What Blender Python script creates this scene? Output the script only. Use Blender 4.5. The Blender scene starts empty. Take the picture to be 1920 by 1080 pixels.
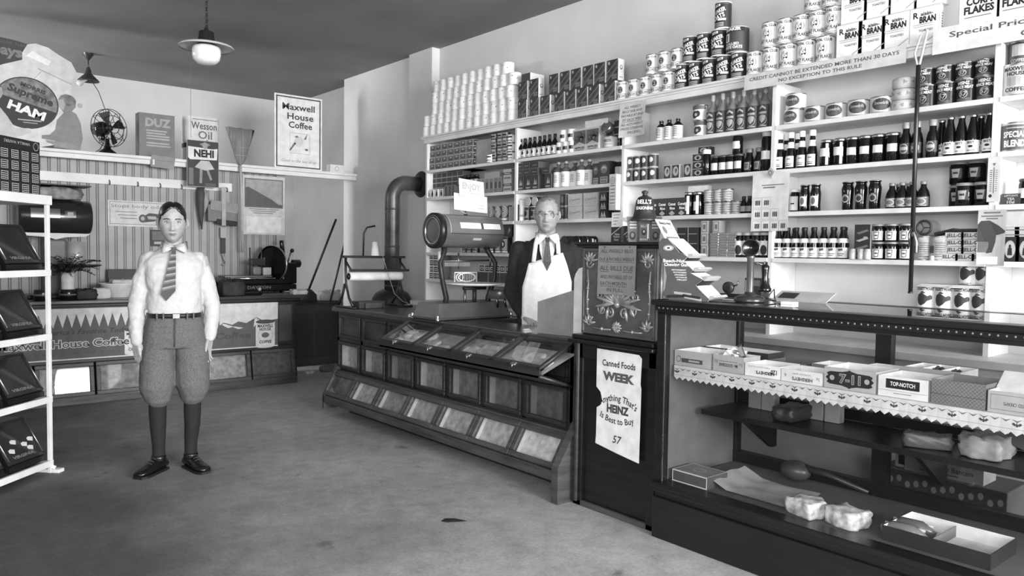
import bpy, bmesh, math, random
from mathutils import Vector, Matrix, Euler
random.seed(7)
SC = bpy.context.scene
COL = SC.collection
PI = math.pi
R = math.radians

# ---------------------------------------------------------------- camera, light, exposure
CAMZ, FPX = 1.36, 1447.03
YAW, PITCH, ROLL = R(39.934), R(2.643), R(0.828)
fwd = Vector((math.sin(YAW)*math.cos(PITCH), math.cos(YAW)*math.cos(PITCH), -math.sin(PITCH)))
_rt = Vector((math.cos(YAW), -math.sin(YAW), 0)); _up = _rt.cross(fwd)
rgt = _rt*math.cos(ROLL) + _up*math.sin(ROLL)
upv = -_rt*math.sin(ROLL) + _up*math.cos(ROLL)
CAM = Vector((0, 0, CAMZ))
cd = bpy.data.cameras.new('camera'); cam = bpy.data.objects.new('camera', cd); COL.objects.link(cam)
m3 = Matrix((rgt, upv, -fwd)).transposed()
cam.matrix_world = Matrix.Translation(CAM) @ m3.to_4x4()
cd.sensor_fit = 'HORIZONTAL'; cd.sensor_width = 36; cd.lens = 36*FPX/1920; cd.clip_start = .02
SC.camera = cam
SC.view_settings.view_transform = 'Standard'; SC.view_settings.look = 'None'
SC.view_settings.gamma = 1; SC.view_settings.use_curve_mapping = False
SC.view_settings.exposure = 0.78
W = bpy.data.worlds.new('sky'); SC.world = W; W.use_nodes = True
W.node_tree.nodes['Background'].inputs[0].default_value = (.8, .8, .8, 1)
W.node_tree.nodes['Background'].inputs[1].default_value = 0.6

def area(name, loc, target, sx, sy, power):
    l = bpy.data.lights.new(name, 'AREA'); l.shape = 'RECTANGLE'; l.size = sx; l.size_y = sy; l.energy = power
    o = bpy.data.objects.new(name, l); COL.objects.link(o); o.location = loc
    o.rotation_euler = (Vector(target)-Vector(loc)).to_track_quat('-Z', 'Y').to_euler()
    return o
# daylight through the shop front (behind the camera) and through a side window of the back room
area('shopfront_daylight', (2.3, -5.25, 1.95), (2.5, 4, 1.6), 3.5, 2.05, 780)
area('shop_door_daylight', (-0.9, -5.25, 1.7), (-0.3, 4, 1.3), 0.85, 1.8, 60)
area('added_side_light', (-1.75, -0.75, 2.0), (3, 1.0, 1.2), 2.7, 1.8, 130)  # added light, no such window known; brightens the room-facing fronts
area('back_room_daylight', (-1.72, 9.1, 2.2), (4, 9.1, 2.4), 1.2, 1.4, 120)

# ---------------------------------------------------------------- measuring helpers (world planes)
def ray(px, py): return rgt*(px-960) - upv*(py-540) + fwd*FPX
def on(px, py, X=None, Y=None, Z=None):
    d = ray(px, py)
    t = X/d.x if X is not None else Y/d.y if Y is not None else (Z-CAMZ)/d.z
    return CAM + d*t
def proj(p):
    q = Vector(p)-CAM; w = q.dot(fwd)
    return 960+FPX*q.dot(rgt)/w, 540-FPX*q.dot(upv)/w
def Yx(px, X, z):                        # world Y of a point on the shelf plane x=X, height z
    lo, hi = -1.0, 12.0
    for _ in range(50):
        m = (lo+hi)/2
        if proj((X, m, z))[0] > px: lo = m
        else: hi = m
    return lo
def Xy(px, Y, z):                        # world X of a point on the plane y=Y
    lo, hi = -6.0, 8.0
    for _ in range(50):
        m = (lo+hi)/2
        if proj((m, Y, z))[0] < px: lo = m
        else: hi = m
    return lo

# ---------------------------------------------------------------- materials
def lin(v): return ((v+.055)/1.055)**2.4 if v > .04045 else v/12.92
MATS = {}
def mt(v, r=.6, metal=0, var=.06, sc=14, name=None, bump=0, spec=.5):
    key = name or 'grey_%d_%d_%d' % (round(v*100), round(r*100), metal*100)
    if key in MATS: return MATS[key]
    m = bpy.data.materials.new(key); m.use_nodes = True; nt = m.node_tree
    b = nt.nodes['Principled BSDF']; b.inputs['Roughness'].default_value = r; b.inputs['Metallic'].default_value = metal
    b.inputs['Specular IOR Level'].default_value = spec
    tc = nt.nodes.new('ShaderNodeTexCoord'); nz = nt.nodes.new('ShaderNodeTexNoise')
    nz.inputs['Scale'].default_value = sc; nz.inputs['Detail'].default_value = 5
    nt.links.new(tc.outputs['Object'], nz.inputs['Vector'])
    rp = nt.nodes.new('ShaderNodeValToRGB')
    lo, hi = lin(max(0, v*(1-var))), lin(min(1, v*(1+var)))
    rp.color_ramp.elements[0].color = (lo, lo, lo, 1); rp.color_ramp.elements[1].color = (hi, hi, hi, 1)
    rp.color_ramp.elements[0].position = .3; rp.color_ramp.elements[1].position = .7
    nt.links.new(nz.outputs['Fac'], rp.inputs['Fac']); nt.links.new(rp.outputs['Color'], b.inputs['Base Color'])
    if bump:
        bp = nt.nodes.new('ShaderNodeBump'); bp.inputs['Strength'].default_value = bump; bp.inputs['Distance'].default_value = .005
        nt.links.new(nz.outputs['Fac'], bp.inputs['Height']); nt.links.new(bp.outputs['Normal'], b.inputs['Normal'])
    MATS[key] = m
    return m
def mglass(name='pane_glass', tint=.96, f=1.45, r=.02):
    if name in MATS: return MATS[name]
    m = bpy.data.materials.new(name); m.use_nodes = True; nt = m.node_tree; nt.nodes.clear()
    o = nt.nodes.new('ShaderNodeOutputMaterial'); mx = nt.nodes.new('ShaderNodeMixShader')
    t = nt.nodes.new('ShaderNodeBsdfTransparent'); g = nt.nodes.new('ShaderNodeBsdfGlossy'); fr = nt.nodes.new('ShaderNodeFresnel')
    t.inputs[0].default_value = (tint, tint, tint, 1); g.inputs['Roughness'].default_value = r; fr.inputs[0].default_value = f
    ge = nt.nodes.new('ShaderNodeNewGeometry'); ma_ = nt.nodes.new('ShaderNodeMath'); ma_.operation = 'SUBTRACT'; ma_.inputs[0].default_value = 1; mu = nt.nodes.new('ShaderNodeMath'); mu.operation = 'MULTIPLY'
    nt.links.new(ge.outputs['Backfacing'], ma_.inputs[1]); nt.links.new(ma_.outputs[0], mu.inputs[0]); nt.links.new(fr.outputs[0], mu.inputs[1]); nt.links.new(mu.outputs[0], mx.inputs[0]); nt.links.new(t.outputs[0], mx.inputs[1]); nt.links.new(g.outputs[0], mx.inputs[2])
    nt.links.new(mx.outputs[0], o.inputs[0]); MATS[name] = m
    return m
def mwood(name, a, b, r=.45, sc=(1, 1, 12), spec=.5):
    if name in MATS: return MATS[name]
    m = bpy.data.materials.new(name); m.use_nodes = True; nt = m.node_tree
    p = nt.nodes['Principled BSDF']; p.inputs['Roughness'].default_value = r; p.inputs['Specular IOR Level'].default_value = spec
    tc = nt.nodes.new('ShaderNodeTexCoord'); mp = nt.nodes.new('ShaderNodeMapping'); mp.inputs['Scale'].default_value = sc
    nz = nt.nodes.new('ShaderNodeTexNoise'); nz.inputs['Scale'].default_value = 3; nz.inputs['Detail'].default_value = 8; nz.inputs['Roughness'].default_value = .65
    rp = nt.nodes.new('ShaderNodeValToRGB'); rp.color_ramp.elements[0].position = .3; rp.color_ramp.elements[1].position = .72
    rp.color_ramp.elements[0].color = (lin(a),)*3+(1,); rp.color_ramp.elements[1].color = (lin(b),)*3+(1,)
    nt.links.new(tc.outputs['Object'], mp.inputs[0]); nt.links.new(mp.outputs[0], nz.inputs['Vector'])
    nt.links.new(nz.outputs['Fac'], rp.inputs['Fac']); nt.links.new(rp.outputs['Color'], p.inputs['Base Color'])
    MATS[name] = m
    return m

# ---------------------------------------------------------------- mesh builder
FONT_CACHE = {}
def glyphs(s, bold=0.0, shear=0.0, space=1.0):
    k = (s, bold, shear, space)
    if k in FONT_CACHE: return FONT_CACHE[k]
    c = bpy.data.curves.new('txt', 'FONT'); c.body = s; c.size = 1; c.offset = bold; c.shear = shear; c.space_character = space
    c.align_x = 'CENTER'; c.align_y = 'CENTER'; c.resolution_u = 2
    o = bpy.data.objects.new('txt', c); COL.objects.link(o)
    dg = bpy.context.evaluated_depsgraph_get()
    me = bpy.data.meshes.new_from_object(o.evaluated_get(dg))
    vs = [(v.co.x, v.co.y) for v in me.vertices]; fs = [tuple(p.vertices) for p in me.polygons]
    bpy.data.objects.remove(o); bpy.data.curves.remove(c); bpy.data.meshes.remove(me)
    if vs:
        xs = [a for a, b in vs]; ys = [b for a, b in vs]
        cx, cy, w, h = (min(xs)+max(xs))/2, (min(ys)+max(ys))/2, max(xs)-min(xs), max(ys)-min(ys)
        vs = [(a-cx, b-cy) for a, b in vs]
    else: w = h = 1
    FONT_CACHE[k] = (vs, fs, w, h)
    return FONT_CACHE[k]

class MB:
    def __init__(s): s.v = []; s.f = []; s.mi = []; s.sm = []; s.mats = []
    def add(s, vs, fs, mat, smooth=False, M=None):
        if mat not in s.mats: s.mats.append(mat)
        k = s.mats.index(mat); n = len(s.v)
        s.v += [tuple(M @ Vector(p)) if M is not None else tuple(p) for p in vs]
        for f in fs: s.f.append(tuple(n+i for i in f)); s.mi.append(k); s.sm.append(smooth)
        return s
    def box(s, x0, x1, y0, y1, z0, z1, mat, M=None):
        v = [(x0,y0,z0),(x1,y0,z0),(x1,y1,z0),(x0,y1,z0),(x0,y0,z1),(x1,y0,z1),(x1,y1,z1),(x0,y1,z1)]
        return s.add(v, [(0,3,2,1),(4,5,6,7),(0,1,5,4),(1,2,6,5),(2,3,7,6),(3,0,4,7)], mat, False, M)
    def rbox(s, x0, x1, y0, y1, z0, z1, mat, c=.004, M=None):       # chamfered box
        bm = bmesh.new(); bmesh.ops.create_cube(bm, size=1)
        for v in bm.verts: v.co = Vector(((x0+x1)/2+v.co.x*(x1-x0), (y0+y1)/2+v.co.y*(y1-y0), (z0+z1)/2+v.co.z*(z1-z0)))
        c = min(c, .3*min(x1-x0, y1-y0, z1-z0))
        bmesh.ops.bevel(bm, geom=bm.edges[:], offset=c, segments=2, profile=.5, affect='EDGES')
        bm.verts.index_update()
        vs = [v.co.copy() for v in bm.verts]; fs = [tuple(v.index for v in f.verts) for f in bm.faces]; bm.free()
        return s.add(vs, fs, mat, False, M)
    def lathe(s, prof, mat, n=20, M=None, smooth=True, cap=True, a0=0, a1=2*PI):
        vs = []; fs = []; full = abs(a1-a0-2*PI) < 1e-6; k = n if full else n+1
        for r, z in prof:
            for i in range(k):
                a = a0+(a1-a0)*i/n; vs.append((r*math.sin(a), -r*math.cos(a), z))
        for j in range(len(prof)-1):
            for i in range(n):
                i2 = (i+1) % k
                fs.append((j*k+i, j*k+i2, (j+1)*k+i2, (j+1)*k+i))
        s.add(vs, fs, mat, smooth, M)
        if cap and full:
            for j, rev in ((0, True), (len(prof)-1, False)):
                if prof[j][0] > 1e-5:
                    ring = [vs[j*k+i] for i in range(k)]
                    s.add(ring, [tuple(range(k))[::-1] if rev else tuple(range(k))], mat, False, M)
        return s
    def tube(s, pts, r, mat, n=8, closed=False, M=None, cap=True):
        pts = [Vector(p) for p in pts]; m = len(pts); rr = r if isinstance(r, (list, tuple)) else [r]*m
        vs = []; fs = []; prev = None
        for i, p in enumerate(pts):
            if closed: t = pts[(i+1) % m]-pts[i-1]
            else: t = pts[min(i+1, m-1)]-pts[max(i-1, 0)]
            t.normalize()
            if prev is None:
                a = Vector((0, 0, 1)) if abs(t.z) < .9 else Vector((1, 0, 0)); u = t.cross(a).normalized()
            else: u = (prev-t*prev.dot(t)).normalized()
            prev = u; w = t.cross(u)
            for j in range(n):
                an = 2*PI*j/n; vs.append(p+(u*math.cos(an)+w*math.sin(an))*rr[i])
        for i in range(m if closed else m-1):
            i2 = (i+1) % m
            for j in range(n): fs.append((i*n+j, i*n+(j+1) % n, i2*n+(j+1) % n, i2*n+j))
        if cap and not closed: fs += [tuple(range(n))[::-1], tuple((m-1)*n+j for j in range(n))]
        return s.add(vs, fs, mat, True, M)
    def ball(s, c, r, mat, n=14, M=None, sq=(1, 1, 1)):
        vs = []; fs = []; k = n; h = n//2
        for j in range(h+1):
            th = PI*j/h
            for i in range(k):
                a = 2*PI*i/k
                vs.append((c[0]+r*sq[0]*math.sin(th)*math.cos(a), c[1]+r*sq[1]*math.sin(th)*math.sin(a), c[2]-r*sq[2]*math.cos(th)))
        for j in range(h):
            for i in range(k): fs.append((j*k+i, j*k+(i+1) % k, (j+1)*k+(i+1) % k, (j+1)*k+i))
        return s.add(vs, fs, mat, True, M)
    def poly(s, pts, mat, M=None): return s.add(pts, [tuple(range(len(pts)))], mat, False, M)
    def prism(s, pts, y0, y1, mat, M=None, side=None):   # outline in local x,z ; extruded along y (front = y0)
        n = len(pts)
        area2 = sum(pts[i][0]*pts[(i+1) % n][1]-pts[(i+1) % n][0]*pts[i][1] for i in range(n))
        if area2 < 0: pts = pts[::-1]
        v = [(x, y0, z) for x, z in pts]+[(x, y1, z) for x, z in pts]
        s.add(v, [tuple(range(n)), tuple(range(n, 2*n))[::-1]], mat, False, M)
        return s.add(v, [(i, i+n, (i+1) % n+n, (i+1) % n) for i in range(n)], side or mat, False, M)
    def flat(s, pts, y, mat, M=None, bend=None):          # flat shape in local x,z on the front (facing -y)
        n = len(pts)
        area2 = sum(pts[i][0]*pts[(i+1) % n][1]-pts[(i+1) % n][0]*pts[i][1] for i in range(n))
        if area2 < 0: pts = pts[::-1]
        if bend:
            bm = bmesh.new(); bm.faces.new([bm.verts.new((x, 0, z)) for x, z in pts])
            if n > 4: bmesh.ops.triangulate(bm, faces=bm.faces[:])
            for _ in range(4):
                ee = [e for e in bm.edges if abs(e.verts[0].co.x-e.verts[1].co.x) > bend*.28]
                if not ee: break
                bmesh.ops.subdivide_edges(bm, edges=ee, cuts=1); bmesh.ops.triangulate(bm, faces=bm.faces[:])
            bm.verts.index_update()
            vs = [(bend*math.sin(q.co.x/bend), -bend*math.cos(q.co.x/bend), q.co.z) for q in bm.verts]; fs = [tuple(q.index for q in f.verts) for f in bm.faces]; bm.free()
            return s.add(vs, fs, mat, False, M)
        v = [(x, y, z) for x, z in pts]
        return s.add(v, [tuple(range(n))], mat, False, M)
    def rect(s, x0, x1, z0, z1, y, mat, M=None, bend=None):
        if bend:
            k = max(2, int(abs(x1-x0)/bend/.25)); 
            for i in range(k): s.flat([(x0+(x1-x0)*i/k, z0), (x0+(x1-x0)*(i+1)/k, z0), (x0+(x1-x0)*(i+1)/k, z1), (x0+(x1-x0)*i/k, z1)], y, mat, M, bend)
            return s
        return s.flat([(x0, z0), (x1, z0), (x1, z1), (x0, z1)], y, mat, M)
    def ell(s, x, z, rx, rz, y, mat, M=None, bend=None, n=18, a=0):
        ca, sa = math.cos(a), math.sin(a)
        pts = [(x+rx*math.cos(2*PI*i/n)*ca-rz*math.sin(2*PI*i/n)*sa, z+rx*math.cos(2*PI*i/n)*sa+rz*math.sin(2*PI*i/n)*ca) for i in range(n)]
        if bend:
            c = [(x+(p-x)*t, z+(q-z)*t) for t in (.02, .35, .7, 1) for p, q in pts]
            v = [(bend*math.sin(p/bend), -bend*math.cos(p/bend), q) for p, q in c]
            return s.add(v, [tuple(range(n))]+[(j*n+i, (j+1)*n+i, (j+1)*n+(i+1) % n, j*n+(i+1) % n) for j in range(3) for i in range(n)], mat, False, M)
        return s.flat(pts, y, mat, M)
    def ring(s, x, z, rx, rz, w, y, mat, M=None, bend=None, n=20):
        o = [(x+rx*math.cos(2*PI*i/n), z+rz*math.sin(2*PI*i/n)) for i in range(n)]
        q = [(x+(rx-w)*math.cos(2*PI*i/n), z+(rz-w)*math.sin(2*PI*i/n)) for i in range(n)]
        v = [(bend*math.sin(a/bend), -bend*math.cos(a/bend), b) if bend else (a, y, b) for a, b in o+q]
        return s.add(v, [(i, (i+1) % n, n+(i+1) % n, n+i) for i in range(n)], mat, False, M)
    def frame(s, x0, x1, z0, z1, w, y, mat, M=None, bend=None):
        s.rect(x0, x1, z0, z0+w, y, mat, M, bend); s.rect(x0, x1, z1-w, z1, y, mat, M, bend)
        s.rect(x0, x0+w, z0+w, z1-w, y, mat, M, bend); return s.rect(x1-w, x1, z0+w, z1-w, y, mat, M, bend)
    def text(s, t, x, z, h, y, mat, M=None, bold=.0, bend=None, w=None, rot=0, shear=0, flip=False, arc=None, space=1.0):
        # h = cap height, w = optional total width ; arc = radius to bow the line (positive: arched up)
        vs, fs, gw, gh = glyphs(t, bold, shear, space)
        hs = h/.72; ws = hs if w is None else w/max(gw, 1e-6)
        P = []
        for a, b in vs:
            a *= ws; b *= hs
            if arc: a, b = (arc+b)*math.sin(a/arc), (arc+b)*math.cos(a/arc)-arc
            if flip: a, b = -a, -b
            if rot: a, b = a*math.cos(rot)-b*math.sin(rot), a*math.sin(rot)+b*math.cos(rot)
            a += x; b += z
            P.append((bend*math.sin(a/bend), -bend*math.cos(a/bend), b) if bend else (a, y, b))
        return s.add(P, fs, mat, False, M)
    def build(s, name, parent=None, bevel=0, seg=2, shade=None):
        me = bpy.data.meshes.new(name); me.from_pydata(s.v, [], s.f); 
        for m in s.mats: me.materials.append(m)
        me.polygons.foreach_set('material_index', s.mi); me.polygons.foreach_set('use_smooth', s.sm)
        me.update()
        o = bpy.data.objects.new(name, me); COL.objects.link(o)
        if parent is not None: o.parent = parent
        if bevel:
            b = o.modifiers.new('bevel', 'BEVEL'); b.width = bevel; b.segments = seg; b.limit_method = 'ANGLE'; b.angle_limit = R(40)
        return o

def tag(o, label=None, cat=None, group=None, kind=None):
    if label: o['label'] = label
    if cat: o['category'] = cat
    if group: o['group'] = group
    if kind: o['kind'] = kind
    return o
def thing(name, label, cat, loc=(0, 0, 0), rz=0, group=None):
    o = bpy.data.objects.new(name, None); COL.objects.link(o); o.location = loc; o.rotation_euler = (0, 0, rz)
    o.empty_display_size = .05
    return tag(o, label, cat, group)
KIDS = {}
def kids(o): return [c for c in o.children]
def copy_tree(o, parent=None):
    c = o.copy(); COL.objects.link(c)
    if parent is not None: c.parent = parent
    for ch in kids(o): copy_tree(ch, c)
    return c
USED = set()
def put(proto, loc, rz, label, cat, group=None):
    """first call places the prototype itself, later calls place copies of it and its parts"""
    if id(proto) in USED: o = copy_tree(proto)
    else: o = proto; USED.add(id(proto))
    o.location = loc; o.rotation_euler = (0, 0, rz)
    if 'group' in o: del o['group']
    return tag(o, label, cat, group)
ORD = ['first','second','third','fourth','fifth','sixth','seventh','eighth','ninth','tenth','eleventh','twelfth','thirteenth','fourteenth','fifteenth']
def nth(i, n, a='left', b='right'):
    if n == 1: return 'only one'
    if i == 0: return a+'most'
    if i == n-1: return b+'most'
    if n == 3: return 'middle one'
    return ORD[i]+' from '+a
FACE = -PI/2        # shelf goods face the room (-x)

# tones
BLK, DRK, DK2, MID, LGT, WHT, PAP = mt(.10,.5), mt(.16,.5), mt(.26,.5), mt(.42,.55), mt(.66,.6), mt(.93,.6), mt(.88,.75)
INK = mt(.13,.7); TIN = mt(.75,.3,1); STEEL = mt(.5,.35,1); IRON = mt(.14,.45,0,.15); BLKGLOSS = mt(.06,.18); CHROME = mt(.85,.15,1)
CARD = mt(.60,.8); GREY = mt(.52,.7); SHELFP = mt(.86,.5,0,.05,6,'shelf_paint'); TAN = mt(.70,.75)
GLASSD = mt(.07,.08,name='dark_bottle_glass'); GLASSM = mt(.35,.08,name='mid_bottle_glass'); PANE = mglass()
# ---------------------------------------------------------------- room shell
ZC = 3.33
def wallmat(name, v, stain=.12, sc=1.2, r=.85):
    m = mt(v, r, 0, stain, sc, name, bump=.15); return m
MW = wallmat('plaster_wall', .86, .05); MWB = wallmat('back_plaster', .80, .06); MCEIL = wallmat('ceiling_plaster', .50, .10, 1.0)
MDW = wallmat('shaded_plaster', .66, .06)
def floor_mat():
    m = bpy.data.materials.new('worn_linoleum_lit_right'); m.use_nodes = True; nt = m.node_tree; p = nt.nodes['Principled BSDF']
    p.inputs['Roughness'].default_value = .62; p.inputs['Specular IOR Level'].default_value = .3
    tc = nt.nodes.new('ShaderNodeTexCoord')
    def noise(sc, det, a, b, ca, cb):
        n = nt.nodes.new('ShaderNodeTexNoise'); n.inputs['Scale'].default_value = sc; n.inputs['Detail'].default_value = det; n.inputs['Roughness'].default_value = .65
        nt.links.new(tc.outputs['Object'], n.inputs['Vector'])
        r = nt.nodes.new('ShaderNodeValToRGB'); r.color_ramp.elements[0].position = a; r.color_ramp.elements[1].position = b
        r.color_ramp.elements[0].color = (ca,)*3+(1,); r.color_ramp.elements[1].color = (cb,)*3+(1,)
        nt.links.new(n.outputs['Fac'], r.inputs['Fac']); return r.outputs['Color']
    def mul(a, b):
        x = nt.nodes.new('ShaderNodeMixRGB'); x.blend_type = 'MULTIPLY'; x.inputs[0].default_value = 1
        nt.links.new(a, x.inputs[1]); nt.links.new(b, x.inputs[2]); return x.outputs[0]
    base = noise(1.1, 8, .3, .7, lin(.62), lin(.74))
    c = mul(base, noise(9, 8, .3, .62, .72, 1)); c = mul(c, noise(60, 4, .35, .6, .8, 1)); c = mul(c, noise(2.6, 6, .30, .37, .55, 1))
    # painted light: floor brightens toward the counters, darkens to the left, ragged edges
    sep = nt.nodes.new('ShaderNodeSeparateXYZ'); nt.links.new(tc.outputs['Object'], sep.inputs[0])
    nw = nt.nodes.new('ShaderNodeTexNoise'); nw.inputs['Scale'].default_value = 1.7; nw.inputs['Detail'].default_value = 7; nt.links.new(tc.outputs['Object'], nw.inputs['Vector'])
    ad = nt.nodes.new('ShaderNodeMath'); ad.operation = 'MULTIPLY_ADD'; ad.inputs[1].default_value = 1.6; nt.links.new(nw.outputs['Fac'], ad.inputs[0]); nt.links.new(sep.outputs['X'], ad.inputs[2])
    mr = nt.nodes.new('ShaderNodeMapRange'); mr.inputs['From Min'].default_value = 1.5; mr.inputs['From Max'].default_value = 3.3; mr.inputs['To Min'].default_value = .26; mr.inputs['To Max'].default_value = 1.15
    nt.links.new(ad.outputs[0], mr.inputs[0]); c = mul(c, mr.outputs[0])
    nt.links.new(c, p.inputs['Base Color'])
    return m
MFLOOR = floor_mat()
def struct(name, mb, **k):
    o = mb.build(name, **k); o['kind'] = 'structure'; return o
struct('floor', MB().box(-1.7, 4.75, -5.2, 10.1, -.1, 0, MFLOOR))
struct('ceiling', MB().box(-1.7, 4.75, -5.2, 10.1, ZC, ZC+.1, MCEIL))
struct('wall_right', MB().box(4.32, 4.75, -5.2, 6.5, 0, ZC, MW))
struct('wall_pilaster', MB().box(4.232, 4.75, 6.31, 6.72, 0, ZC, MW))
struct('wall_right_rear', MB().box(4.285, 4.75, 6.72, 8.2, 0, ZC, MW))
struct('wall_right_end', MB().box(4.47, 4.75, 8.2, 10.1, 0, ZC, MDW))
struct('wall_back', MB().box(-1.7, 4.47, 10.0, 10.1, 0, ZC, MWB))
# left wall with a window opening into the back room
wl = MB()
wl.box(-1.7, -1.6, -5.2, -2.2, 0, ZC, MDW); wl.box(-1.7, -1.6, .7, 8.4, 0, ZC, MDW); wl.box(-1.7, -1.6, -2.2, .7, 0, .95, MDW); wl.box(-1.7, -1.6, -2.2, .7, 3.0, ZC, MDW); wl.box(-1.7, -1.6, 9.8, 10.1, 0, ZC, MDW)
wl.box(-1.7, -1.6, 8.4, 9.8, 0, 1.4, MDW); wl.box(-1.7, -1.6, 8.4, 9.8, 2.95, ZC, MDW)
struct('wall_left', wl)
w = MB()
for a, b, c, d in ((8.4, 8.46, 1.4, 2.95), (9.74, 9.8, 1.4, 2.95), (8.46, 9.74, 1.4, 1.46), (8.46, 9.74, 2.89, 2.95), (8.46, 9.74, 2.15, 2.2)): w.box(-1.69, -1.61, a, b, c, d, SHELFP)
win = struct('window_1', w); MB().box(-1.652, -1.648, 8.46, 9.74, 1.46, 2.89, PANE).build('window_pane', win)
w = MB()
for a, b, c, d in ((-2.2, -2.13, .95, 3.0), (.63, .7, .95, 3.0), (-2.13, .63, .95, 1.02), (-2.13, .63, 2.93, 3.0), (-.78, -.72, 1.02, 2.93)): w.box(-1.69, -1.61, a, b, c, d, SHELFP)
win = struct('added_side_window', w); MB().box(-1.652, -1.648, -2.13, .63, 1.02, 2.93, PANE).build('window_pane', win)  # added window, out of view, made to admit the extra side light
# shop front behind the camera: display window and glazed door
wf = MB()
wf.box(-1.6, 4.32, -5.2, -5.1, 0, .8, MDW); wf.box(-1.6, 4.32, -5.2, -5.1, 3.05, ZC, MDW)
wf.box(-1.6, -1.4, -5.2, -5.1, .8, 3.05, MDW); wf.box(-.4, .45, -5.2, -5.1, .8, 3.05, MDW); wf.box(4.15, 4.32, -5.2, -5.1, .8, 3.05, MDW)
struct('wall_front', wf)
w = MB()
for a, b, c, d in ((.45, .52, .8, 3.05), (4.08, 4.15, .8, 3.05), (.52, 4.08, .8, .87), (.52, 4.08, 2.98, 3.05), (2.27, 2.33, .87, 2.98)): w.box(a, b, -5.19, -5.11, c, d, DRK)
win = struct('window_2', w); MB().box(.52, 4.08, -5.152, -5.148, .87, 2.98, PANE).build('window_pane', win)
w = MB()
for a, b, c, d in ((-1.4, -1.3, .8, 3.05), (-.5, -.4, .8, 3.05), (-1.3, -.5, .8, .9), (-1.3, -.5, 2.9, 3.05), (-1.3, -.5, 2.2, 2.26)): w.box(a, b, -5.19, -5.11, c, d, DRK)
win = struct('door_1', w); MB().box(-1.3, -.5, -5.152, -5.148, .9, 2.9, PANE).build('door_pane', win)

# beadboard partition across the back of the shop
MBEAD = mt(.62, .55, 0, .06, 3, 'beadboard_paint')
pb = MB(); PY = 8.05; PXE = 3.47
pb.box(-1.6, PXE, PY+.012, PY+.1, 0, 2.17, MBEAD)
x = -1.6
while x < PXE-.05:                                   # one board per strip with a groove and bead between
    b = min(x+.078, PXE)
    pb.add([(x, PY+.012, 0), (x+.006, PY, 0), (b-.022, PY, 0), (b-.016, PY+.012, 0), (x, PY+.012, 2.17), (x+.006, PY, 2.17), (b-.022, PY, 2.17), (b-.016, PY+.012, 2.17)],
           [(0, 1, 5, 4), (1, 2, 6, 5), (2, 3, 7, 6)], MBEAD)
    pb.add([(b-.016, PY+.012, 0), (b-.012, PY+.001, 0), (b-.004, PY+.001, 0), (b, PY+.012, 0), (b-.016, PY+.012, 2.17), (b-.012, PY+.001, 2.17), (b-.004, PY+.001, 2.17), (b, PY+.012, 2.17)],
           [(0, 1, 5, 4), (1, 2, 6, 5), (2, 3, 7, 6)], MBEAD)
    x = b
struct('wall_partition', pb)
struct('trim_1', MB().box(PXE-.07, PXE+.03, PY-.02, PY+.115, 0, 2.17, MBEAD), bevel=.006)
# shelf on top of the partition, running on over the passage to the right wall
sh = MB(); SHZ = 2.222
sh.box(-1.6, 4.285, 7.88, 8.26, SHZ-.03, SHZ, SHELFP); sh.box(-1.6, 4.285, 7.9, 7.93, SHZ-.075, SHZ-.03, SHELFP); sh.box(-1.6, 4.2, 7.93, 8.2, SHZ-.05, SHZ-.03, SHELFP)
tag(sh.build('partition_shelf', bevel=.006), 'long white shelf along the top of the beadboard partition, running over the passage', 'shelf')
# peg rail with hooks
rail = thing('peg_rail', 'white hook rail across the beadboard partition behind the boy', 'rail', (0, 0, 0))
rx0, rx1 = -1.6, 2.92
MB().box(rx0, rx1, PY-.025, PY-.0005, 1.944, 2.03, SHELFP).build('board', rail, bevel=.004)
for px in (205, 258, 300, 340, 381, 425):
    X = Xy(px, PY-.03, 1.96)
    MB().tube([(X, PY-.025, 1.985), (X, PY-.05, 1.975), (X, PY-.06, 1.955), (X, PY-.05, 1.94), (X, PY-.04, 1.95)], .004, IRON, 6).build('hook', rail)

# ---------------------------------------------------------------- wall shelving
XS, XW = 4.05, 4.32
LZ = [2.115, 1.86, 1.615, 1.350]
DIV = [6.12, 4.818, 3.66, 2.499, 1.347]
YE = -.6
su = thing('wall_shelving', 'tall white painted shelving along the right wall holding the groceries', 'shelving', (0, 0, 0))
for i, y in enumerate(DIV+[.19]):
    MB().box(XS+.004, XW-.002, y-.014, y+.014, 0, 2.366, SHELFP).build('upright', su, bevel=.003)
edges = DIV+[.19, YE]
for j, z in enumerate(LZ+[1.10]):
    for i in range(len(edges)-1):
        a, b = edges[i+1]+.0145, edges[i]-.0145
        MB().box(XS, XW-.002, a, b, z-.026, z, SHELFP).build('shelf', su, bevel=.003)
fa = MB()
fa.box(XS-.005, XS+.02, YE, 6.16, 2.366, 2.412, SHELFP); fa.box(XS-.018, XS+.02, YE, 6.17, 2.400, 2.414, SHELFP)
fa.box(XS-.03, XW-.002, YE, 6.18, 2.414, 2.430, SHELFP)
fa.build('cornice', su, bevel=.004)
MB().box(XS-.16, XW-.002, YE, 6.13, .86, .90, SHELFP).build('ledge', su, bevel=.004)
MB().box(XS-.12, XW-.002, YE, 6.12, 0, .86, SHELFP).build('base', su)
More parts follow.
